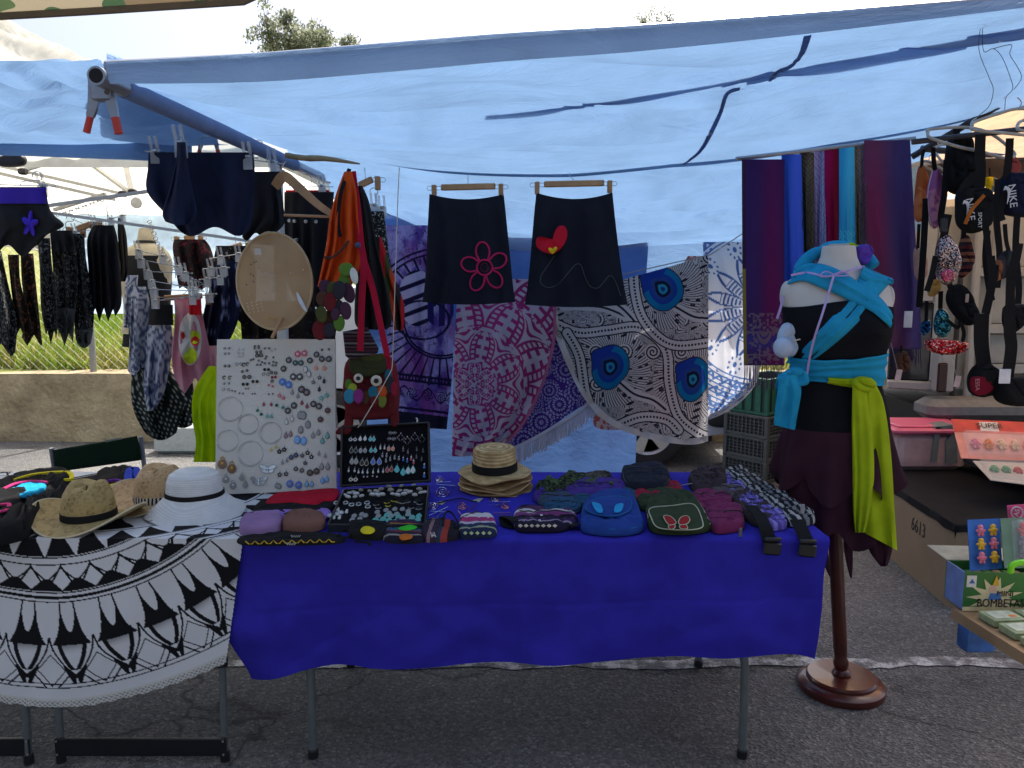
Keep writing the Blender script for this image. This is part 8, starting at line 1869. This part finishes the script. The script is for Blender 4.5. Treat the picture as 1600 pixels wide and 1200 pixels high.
hbag('dark red patterned pouch beside the sequin waist bag', [(1506,366),(1515,382),(1518,405),(1512,424),(1500,434),(1497,410),(1500,385)], 2.95,.03, eth, [(.016,(1506,345),(1506,370))])
eth2 = striped('ethnic band print', [S(60,66,66), S(150,84,56), S(36,36,40), S(170,104,66), S(70,60,62), S(40,44,46)], 0,1.6)
hbag('half moon waist bag with grey and rust bands', [(1545,428),(1560,405),(1574,390),(1584,400),(1583,418),(1572,432),(1552,440),(1540,438)], 2.82,.03, eth2, [(.014,(1576,392),(1572,375),(1570,350)),(.022,(1543,360),(1540,400),(1544,440),(1550,470))])
zpb = hbag('black pouch with a pale zip pull, tilted to the right', [(1484,450),(1500,444),(1515,462),(1525,488),(1522,504),(1508,508),(1490,490),(1480,470)], 2.85,.035, bb, [(.02,(1480,425),(1482,440),(1488,455)),(.012,(1500,500),(1496,512),(1480,500))])
MB().bbox(W(1511,466,2.81),(.012,.004,.03), .002).build('zip_pull', mat('pale pull', S(200,170,150), .5), zpb)
redq = sequin('red sequins', [S(190,20,30), S(220,40,46), S(130,10,20), S(236,190,180), S(170,16,26)])
rq = hbag('waist bag of glittering red sequins with a dark zip', [(1446,532),(1462,529),(1500,533),(1512,538),(1506,548),(1488,554),(1462,552),(1448,544)], 2.75,.03, redq, [(.012,(1456,530),(1462,545),(1474,553)),(.012,(1504,534),(1506,520),(1502,505))])
hbag('teal sequin pouch above the red sequin bag', [(1468,482),(1478,490),(1483,508),(1476,526),(1464,524),(1460,505)], 2.9,.025, sequin('teal sequins', [S(20,90,110), S(60,160,170), S(16,50,70), S(120,200,200)]), [(.016,(1470,455),(1469,482))])
hbag('blue sequin edge peeping out right of the purple shawl', [(1440,505),(1450,500),(1452,515),(1444,524),(1438,518)], 2.95,.02, sequin('blue sequins', [S(20,70,130), S(40,130,190), S(16,40,80)]), [(.012,(1448,470),(1447,502))])
rd = hbag('black and dark red bag with pale print, hung on a wide strap', [(1514,590),(1524,572),(1540,566),(1558,580),(1560,600),(1552,614),(1530,620),(1516,612)], 2.7,.04, bb, [(.05,(1534,490),(1533,520),(1534,545),(1538,574)),(.028,(1548,400),(1550,440),(1540,490))])
MB().puff([W(x, y, 2.665) for x, y in ((1516,592),(1526,588),(1546,588),(1552,600),(1548,612),(1530,618),(1517,610))], (0,-1,0), .008,.004).build('red_panel', cloth('dark red canvas', S(120,24,44)), rd); text('letters', 'ESSA', .020, plate(1527,601,2.654, R(-85)), mat('pink print', S(200,130,140), .6, bump=0), rd)
wt = hbag('black bag with a large white price tag hung at the far right', [(1554,605),(1566,590),(1590,586),(1625,590),(1625,625),(1590,634),(1560,628)], 2.66,.05, bb, [(.04,(1576,480),(1578,520),(1580,545),(1574,590)),(.03,(1592,380),(1586,410),(1580,430),(1578,480))]); MB().bbox(W(1570,588,2.59),(.038,.002,.048), .0006).build('price_tag', mat('white card', S(225,222,226), .7), wt)
hbag('stiff black pouch hanging above the tagged bag', [(1570,480),(1585,475),(1606,478),(1604,496),(1590,512),(1576,520),(1568,505)], 2.72,.03, bb)
hbag('peach coloured pouch hung low beside the purple shawl', [(1430,388),(1440,394),(1446,410),(1444,432),(1434,438),(1430,420)], 3.1,.03, cloth('peach cloth', S(214,164,142)), [(.012,(1436,350),(1434,390))])
hbag('mustard and black pouch below the sequin bag', [(1452,440),(1462,436),(1468,446),(1462,460),(1452,462)], 2.95,.025, cloth('mustard cloth', S(200,150,80)), [(.02,(1460,410),(1458,440))])
hbag('bronze coloured pouch under the purple shawl fringe', [(1400,556),(1412,548),(1420,566),(1414,580),(1402,578)], 3.1,.025, cloth('bronze cloth', S(96,64,50)), [(.008,(1408,540),(1408,552))])
for x0, x1, yv, lab in ((1447,1440,370, 'left of the sequin bag'),(1560,1562,340, 'between the two sport bags'),(1590,1592,390, 'at the right edge below the navy bag')):
    tag(MB().ribbon([W(x0, yv - 60,3.0), W(x0 - 3, yv, 3.0), W(x1, yv + 60,3.0), W(x1 - 4, yv + 110,3.0)], .024,(0,-1,0), .003).build('strap', web), 'loose black webbing strap hanging ' + lab, 'strap')
for x, y, lab in ((1404,586, 'pink paper tag hanging below the bronze pouch'),(1496,596, 'pale paper tag hanging on a string under the black pouch')):
    t = thing('paper_tag', lab, 'tag', W(x, y, 2.9)); MB().bbox(W(x, y, 2.9),(.022,.0015,.042), .0006, Matrix.Rotation(.15,3, 'Y')).build('card', mat('pale pink card', S(220,190,190), .7), t); MB().tube([W(x - 2, y - 10,2.9), W(x - 12, y - 50,2.9)], .0008,4).build('string', cordm, t)
hbag('checked red and yellow pouch high under the salmon canopy', [(1540,278),(1556,280),(1556,298),(1544,300)], 3.6,.02, striped('yellow grey panel', [S(214,184,30), S(120,130,140)], 0,1), [(.006,(1546,262),(1547,280))])
hbag('brick red pouch behind the navy sport bag', [(1572,250),(1586,246),(1592,262),(1584,274),(1572,272)], 3.1,.02, cloth('brick cloth', S(150,66,60)), [(.006,(1580,236),(1580,250))])
tag(MB().tube([W(1425,222,2.9), W(1700,190,2.8)], .010,8).build('hanging_rail', mat('dark steel bar', S(66,62,66), .5,.4)), 'dark rail carrying the ivory hangers on the bag stall', 'rail')

# ---------------------------------------------------------------- toys on the right: black draped box, packs, cracker boxes on a plank
card = mat('brown corrugated card', S(146,122,96), .85, var=.08, scale=5, bump=.2, bscale=90); dblack = cloth('black cover cloth', (.011,.011,.013))
bx_ = thing('cardboard_box', 'big brown cardboard box draped in black cloth with a number on its side', 'box', (1.6,2.6,0))
bh_ = .385; k1 = G(1494,826, bh_); k0 = k1 + (G(1398,765, bh_) - k1) * 1.95; k2, k3 = k1 + Vector((.70,.0,0)), k0 + Vector((.70,0,0))
MB().prism([k0, k1, k2, k3], (0,0,-.383)).build('carton', card, bx_, smooth=0)
nrmS = (k1 - k0).cross(Vector((0,0,1))).normalized(); nrmS = nrmS if nrmS.x < 0 else -nrmS
xdir = (k1 - k0).normalized(); MM = place(xdir, (0,0,1), nrmS, Vector((k0.lerp(k1,.72).x, k0.lerp(k1,.72).y, .27)) + nrmS * .0015)
text('letters', '6613', .10, MM, mat('black stencil ink', (.02,.02,.02), .8, bump=0), bx_, .0004, sx=.8)
U, V = np.meshgrid(np.linspace(0,1,40), np.linspace(0,1,70)); k0a, k1a, k2a, k3a = [np.array(p) for p in (k0, k1, k2, k3)]
A = (k0a * (1 - U[..., None]) + k3a * U[..., None]) * (1 - V[..., None]) + (k1a * (1 - U[..., None]) + k2a * U[..., None]) * V[..., None]
A[..., 2] += .012 + .02 * (1 - V) ** 6 + .006 * fbm(U * 6, V * 6,3); A = np.concatenate([A[:, :1] + np.array(nrmS) * .006 + np.array([0,0,-.03]) + np.stack([U[:, :1] * 0, U[:, :1] * 0,-.012 * vn(V[:, :1] * 14, U[:, :1], 5)], -1), A], 1); A = np.concatenate([A, A[-1:] + np.array([0,-.006,-.03])], 0)
tag(MB().grid(A).build('black_cover', dblack, smooth=80), 'black cloth cover lying over the big cardboard box', 'cover')
# pink lidded tub and grey bracket
pt = thing('storage_tub', 'clear plastic tub with a pink lid behind the black cover', 'tub', W(1436,725,4.6))
pc = W(1432,688,4.62); pink = mat('pink lid plastic', S(214,100,134), .35, var=.05)
MB().bbox(Vector((pc.x + .02,4.62, pc.z - .04)),(.40,.32,.22), .03).build('tub', mat('cloudy plastic tub', S(190,160,160), .3, var=.2, scale=9), pt); MB().bbox(Vector((pc.x + .02,4.62, pc.z + .085)),(.48,.36,.035), .012).build('lid', pink, pt); MB().bbox(Vector((pc.x + .02,4.62, pc.z + .108)),(.40,.28,.014), .006).build('lid_panel', pink, pt)
gb = thing('grey_bin', 'grey plastic bin with a slanted open front beside the pink lidded tub', 'bin', W(1476,720,4.45)); gp = mat('grey bin plastic', S(116,126,126), .5)
for P in ([(1455,722),(1462,667),(1470,667),(1464,722)], [(1478,724),(1478,690),(1496,668),(1496,724)], [(1462,667),(1490,664),(1496,668),(1492,678),(1468,678)]): MB().prism([W(x, y, 4.45) for x, y in P], (0,.12,0)).build('side', gp, gb, smooth=0)
MB().prism([W(x, y, 4.52) for x, y in ((1462,722),(1468,678),(1490,678),(1484,724))], (0,.02,0)).build('inside', mat('dark bin inside', S(70,50,54), .8), gb, smooth=0)
# toy packs
def pack(label, quad, Y0, Y1, cm, blobs, blister, cat='toy pack', seed=1, rows=(3,6), tray=None, title=None, head=None):
    """printed card with moulded clear tray and small figures in it; quad = TL, TR, BR, BL photo points"""
    tl, tr, br, bl = [W(x, y, (Y1 if k < 2 else Y0)) for k, (x, y) in enumerate(quad)]
    t = thing('toy_pack', label, cat, (bl + br) / 2); n = (tr - tl).cross(bl - tl).normalized(); n = -n if n.y > 0 else n
    MB().prism([tl, tr, br, bl], -n * .003).build('card', cm, t, smooth=0)
    P = lambda u, v, l=0: (tl.lerp(tr, u)).lerp(bl.lerp(br, u), v) + n * l
    rr = random.Random(seed); u0, u1, v0, v1 = tray or (.08,.95,.15,.85)
    nr, nc = rows; size = (tr - tl).length * (u1 - u0) / nc * .46
    for j in range(nr):
        for i in range(nc):
            c = P(u0 + (u1 - u0) * (i + .5) / nc, v0 + (v1 - v0) * (j + .5) / nr, .012); m = blobs[(i * 3 + j * 2 + rr.randint(0,1)) % len(blobs)]
            up = (tl - bl).normalized(); sd = (tr - tl).normalized(); g = MB(); g.ball(c + up * size * .45,(size * .52, size * .45, size * .52), 8,6); g.ball(c - up * size * .25,(size * .6, size * .45, size * .66), 8,6)
            for s in (-1,1): g.ball(c + sd * s * size * .62 - up * size * .1, size * .25,6,4); g.ball(c + sd * s * size * .3 - up * size * .85, size * .27,6,4)
            g.build('toy_figure', m, t)
    if blister:
        q = [P(u0 - .03, v0 - .05,.001), P(u1 + .03, v0 - .05,.001), P(u1 + .03, v1 + .05,.001), P(u0 - .03, v1 + .05,.001)]; MB().puff(q, n, .028,0,32, smooth=False, prof=[(1,0),(.97,.9),(.9,1),(.5,1),(.2,1)]).build('blister', glassy('clear blister', (.9,.88,.88), .16,.12), t)
    if head: q = [P(0,0,.001), P(1,0,.001), P(1, head[0], .001), P(0, head[0], .001)]; MB().prism(q, n * .001).build('header', head[1], t, smooth=0)
    if title:
        u, v, s, w_, h_ = title; q = [P(u - w_, v - h_, .0025), P(u + w_, v - h_, .0025), P(u + w_, v + h_, .0025), P(u - w_, v + h_, .0025)]; MB().prism(q, n * .0006).build('title_panel', mat('white print panel', S(220,214,206), .6), t, smooth=0)
        text('letters', s, (bl - tl).length * h_ * 1.5, place(tr - tl, tl - bl, n, P(u, v, .009)), mat('dark title ink', S(60,40,40), .6, bump=0), t, .0004)
    return t, P, n
toy = [mat('toy ' + k, S(*c), .4, var=.05, bump=0) for k, c in dict(yellow=(228,176,40), pink=(226,120,140), blue=(70,110,180), red=(200,50,50), cream=(230,190,150), green=(70,150,90), orange=(226,120,40)).items()]
cardred = mat('red printed card', S(196,40,44), .45, var=.3, scale=14, bump=0); cardpink = mat('salmon printed card', S(220,140,130), .4, var=.2, scale=12, bump=0)
pack('large red and pink card pack of small moulded toy figures', [(1486,655),(1660,662),(1660,722),(1502,716)], 4.05,4.28, cardpink, [toy[1], toy[0], toy[4], toy[6]], True, rows=(1,7), tray=(.10,.97,.40,.90), head=(.34, cardred), title=(.33,.17, 'SUPER', .085,.12), seed=2)
pack('clear pack of green, blue and red plastic toys behind the black cover', [(1520,720),(1660,726),(1660,764),(1548,750)], 3.72,4.0, mat('pale printed card', S(190,186,176), .5, var=.1), [toy[5], toy[2], toy[3], toy[0]], True, rows=(1,6), seed=4)
tt = thing('toy_table', 'dark grey folding table carrying the toy packs at the right edge', 'table', (3.4,4.2,0)); gt_ = mat('dark grey table edge', S(70,76,84), .5)
MB().bbox((3.36,4.13,.475),(1.48,.84,.04), .008).build('tabletop', gt_, tt)
for x in (2.80,4.0):
    for y in (3.82,4.48): MB().bbox((x, y, .228),(.03,.03,.455), .004).build('leg', gt_, tt)
# plank table with fireworks boxes
plank = mat('worn yellowish plank', S(160,128,92), .7, var=.25, scale=7); pz_ = .60
st_ = thing('plank_table', 'plank topped trestle table at the lower right corner', 'table', (1.8,1.9,0))
e0, e1 = G(1487,950, pz_), G(1640,1046, pz_); dirE = (e1 - e0).normalized(); inn = Vector((-dirE.y, dirE.x, 0)); inn = inn if inn.x > 0 else -inn
ext = e0 + dirE * 1.3
MB().prism([e0, ext, ext + inn * .75, e0 + inn * .75], (0,0,-.03)).build('plank_top', plank, st_, smooth=0)
lg = G(1592,1060,.40); 
for p in (e0 + dirE * .42 + inn * .05, e0 + dirE * .42 + inn * .6, e0 + dirE * 1.2 + inn * .05, e0 + dirE * 1.2 + inn * .6): MB().bbox((p.x, p.y, .285),(.045,.045,.57), .005).build('leg', plank, st_)
# MINI BOMBETAS display box
mb = thing('cracker_box', 'open green display box lettered mini bombetas on the plank table', 'box', G(1540,950, pz_)); mz = pz_ + .002
f0, f1 = G(1503,954, mz), G(1503,954, mz) + Vector((.20,-.008,0)); hgt = W(1503,894, f0.y).z - mz; sd_ = G(1487,942, mz) - f0; sd_.z = 0; sd_ = sd_ * 1.0
bgreen = mat('green printed card', S(52,116,50), .45, var=.25, scale=10, bump=0); bside = mat('blue and white printed card', S(120,140,190), .5, var=.2, scale=20, bump=0)
th = .003
def wall(a, b, h, m, nm='panel', inw=None): 
    d = (b - a).normalized(); nn = Vector((-d.y, d.x, 0)); MB().prism([a, b, b + Vector((0,0, h)), a + Vector((0,0, h))], nn * th).build(nm, m, mb, smooth=0)
bk0, bk1 = f0 + sd_ + Vector((0,.04,0)), f1 + sd_ + Vector((0,.04,0))
wall(f0, f1, hgt, bgreen, 'front_panel'); wall(bk0, f0, hgt, bside, 'side_panel'); wall(f1, bk1, hgt, bgreen, 'side_panel'); wall(bk1, bk0, hgt, bgreen, 'back_panel'); MB().prism([f0, f1, bk1, bk0], (0,0,.003)).build('bottom', card, mb, smooth=0)
MB().prism([bk0 + Vector((0,0, hgt)), bk1 + Vector((0,0, hgt)), bk1 + Vector((0,.09, hgt + .01)), bk0 + Vector((-.01,.09, hgt + .012))], (0,0,.002)).build('lid_flap', mat('pale flap card', S(170,164,146), .7), mb, smooth=0)
fd = (f1 - f0).normalized(); fn_ = Vector((fd.y, -fd.x, 0)); fn_ = fn_ if fn_.y < 0 else -fn_
FPt = lambda u, v, l=.001: f0 + fd * (.20 * u) + Vector((0,0, hgt * v)) + fn_ * l
def flat(pts, m, l=.0008, nm='print_patch'): MB().prism([FPt(u, v, l) for u, v in pts], fn_ * .0004).build(nm, m, mb, smooth=0)
cr_ = mat('cream print', S(224,208,160), .5, bump=0); flat([(0,0),(1,0),(1,.16),(0,.10)], cr_)
star = []
for k in range(22): a = k * 2 * math.pi / 22; r = (.30,.62)[k % 2]; star.append((.42 + r * .62 * math.cos(a), max(.12,.36 + r * .85 * math.sin(a))))
flat([(min(1, max(.0, u)), min(.97, v)) for u, v in star], cr_, .0012, 'burst')
flat([(.03,.62),(.16,.62),(.16,.92),(.03,.92)], mat('white print panel', S(220,214,206), .6), .0016, 'emblem_panel'); flat([(.06,.72),(.10,.84),(.14,.72)], mat('blue emblem', S(70,100,160), .5, bump=0), .0022, 'emblem')
flat([(.33,.30),(.36,.52),(.42,.46),(.48,.52),(.51,.30)], mat('blue print', S(70,120,190), .5, bump=0), .0020, 'printed_figure'); flat([(.38 + .045 * math.cos(a), .58 + .11 * math.sin(a)) for a in np.linspace(0,6.28,16, endpoint=False)], mat('pale pink print', S(226,180,160), .5, bump=0), .0022, 'printed_figure'); flat([(.375,.68),(.42,.94),(.465,.68)], toy[0], .0024, 'printed_hat')
ink = mat('dark brown lettering', S(58,30,26), .5, bump=0)
text('letters', 'MINI', .022, place(fd, (0,0,1), fn_, FPt(.55,.46,.003)), ink, mb, .0005); text('letters', 'BOMBETAS', .033, place(fd, (0,0,1), fn_, FPt(.50,.21,.003)), ink, mb, .0007, sx=.78); text('letters', '5', .028, place(fd, (0,0,1), fn_, FPt(.82,.82,.003)), mat('blue print', S(70,120,190), .5, bump=0), mb, .0005)
for k in range(7): MB().bbox(f0 + fd * (.02 + .026 * k) + Vector((.0,.05, hgt * .42)),(.022,.05, hgt * .8), .002).build('cracker_packet', bgreen if k % 2 else card, mb)
# small boxes laid flat on the plank in front
sg_ = mat('pale green printed card', S(150,160,120), .5, var=.3, scale=40, bump=0); so_ = mat('orange seal', S(226,120,40), .5, bump=0); wprint = mat('white green print', S(190,196,176), .5, var=.2, scale=60, bump=0)
for j in range(3):
    for i in range(4):
        c = e0 + dirE * (.10 + .075 * j) + inn * (.05 + .10 * i) + Vector((.02,0,.012)); t = thing('matchbox_pack', f'pale green packet flat on the plank, {["row nearest cracker box", "middle row", "nearest row"][j]}, {["first", "second", "third", "fourth"][i]} from left', 'packet', c, 'printed packets on the plank'); M = Matrix.Rotation(math.atan2(inn.y, inn.x), 3, 'Z')
        MB().bbox(c, (.090,.062,.02), .002, M).build('carton', sg_, t); MB().bbox(c + Vector((0,0,.0108)),(.07,.042,.001), .0003, M).build('print_label', wprint, t); MB().bbox(c + M @ Vector((.02,-.012,.0118)),(.018,.012,.001), .0003, M).build('seal', so_, t)
tag(MB().bbox(G(1545,1000,.35) + Vector((.02,.1,0)),(.10,.06,.16), .006).build('blue_pack', mat('blue printed card', S(60,110,180), .45, var=.4, scale=16, bump=0)), 'blue printed pack half hidden below the plank table edge', 'toy pack')
MB().tube([G(1545,1000,.35) + Vector((.02,.1,.07)), G(1545,1000,.35) + Vector((.02,.14,.24))], .004,5).build('hanging_loop', cordm, bpy.context.scene.objects['blue_pack'])
# upright packs behind it
cblue = mat('blue printed toy card', S(50,110,190), .45, var=.5, scale=9, bump=0)
pack('upright blue printed card pack with pink and violet toy shapes', [(1512,812),(1562,810),(1566,888),(1516,892)], 2.10,2.17, cblue, [toy[1], mat('toy violet', S(110,70,160), .4, bump=0), toy[1], toy[0]], False, rows=(3,2), tray=(.12,.9,.1,.9), seed=3)
pack('upright green backed blister pack of small toys', [(1563,810),(1660,806),(1660,886),(1570,888)], 2.06,2.13, mat('sage backing card', S(108,138,112), .5, var=.1), [toy[3], toy[1], mat('toy grey', S(120,110,120), .4, bump=0)], True, rows=(3,3), tray=(.2,.95,.12,.9), seed=6)
ptg = thing('price_card', 'pink price card with a white ring standing at the right edge', 'card', W(1596,812,2.2)); MB().prism([W(x, y, 2.2) for x, y in ((1574,790),(1640,786),(1640,812),(1576,812))], (0,.003,0)).build('card', mat('bright pink card', S(226,80,140), .5, bump=0), ptg, smooth=0)
MB().tube([W(1589 + 9 * math.cos(a), 801 + 9 * math.sin(a), 2.196) for a in np.linspace(0,6.28,24, endpoint=False)], .0018,5, True).build('ring_print', whp, ptg); text('letters', 'A5', .020, plate(1589,801,2.197, R(80)), whp, ptg, .0004)
t = thing('toy_chain', 'bright lime green plastic toy chain lying on the cracker box', 'toy', W(1590,888,2.0)); lg_ = mat('bright lime plastic', S(120,220,20), .35, var=.05, bump=0)
for k, (x, y) in enumerate(crom([(1579,892),(1581,884),(1590,880),(1602,879),(1625,882),(1640,884)], 18)[:, :2]): MB().ball(W(x, y, 1.98),(.0085,.008,.0085), 9,7).build('bead', lg_, t)
# wires dangling from the awning at the right
t = thing('fairy_light_wire', 'thin tangled wire with tiny lights hanging from the awning at the right', 'wire', W(1545,100,2.2)); dw = mat('dark thin wire', (.03,.03,.035), .5)
for pts in ([(1537,0),(1540,20),(1532,45),(1530,80),(1545,120),(1552,140),(1546,165),(1530,180)], [(1556,-5),(1548,20),(1536,40),(1537,80),(1552,76),(1566,90),(1580,125),(1582,140),(1572,152),(1570,172)], [(1552,76),(1580,70),(1578,85),(1590,105),(1596,122),(1584,140)]): MB().tube([W(x, y, 2.1) for x, y in crom([(*p, 0) for p in pts], 40)[:, :2]], .0009,4).build('strand', dw, t)
for x, y in ((1562,66),(1570,153)): MB().ball(W(x, y, 2.098), .003,8,6).build('bulb', clear, t)
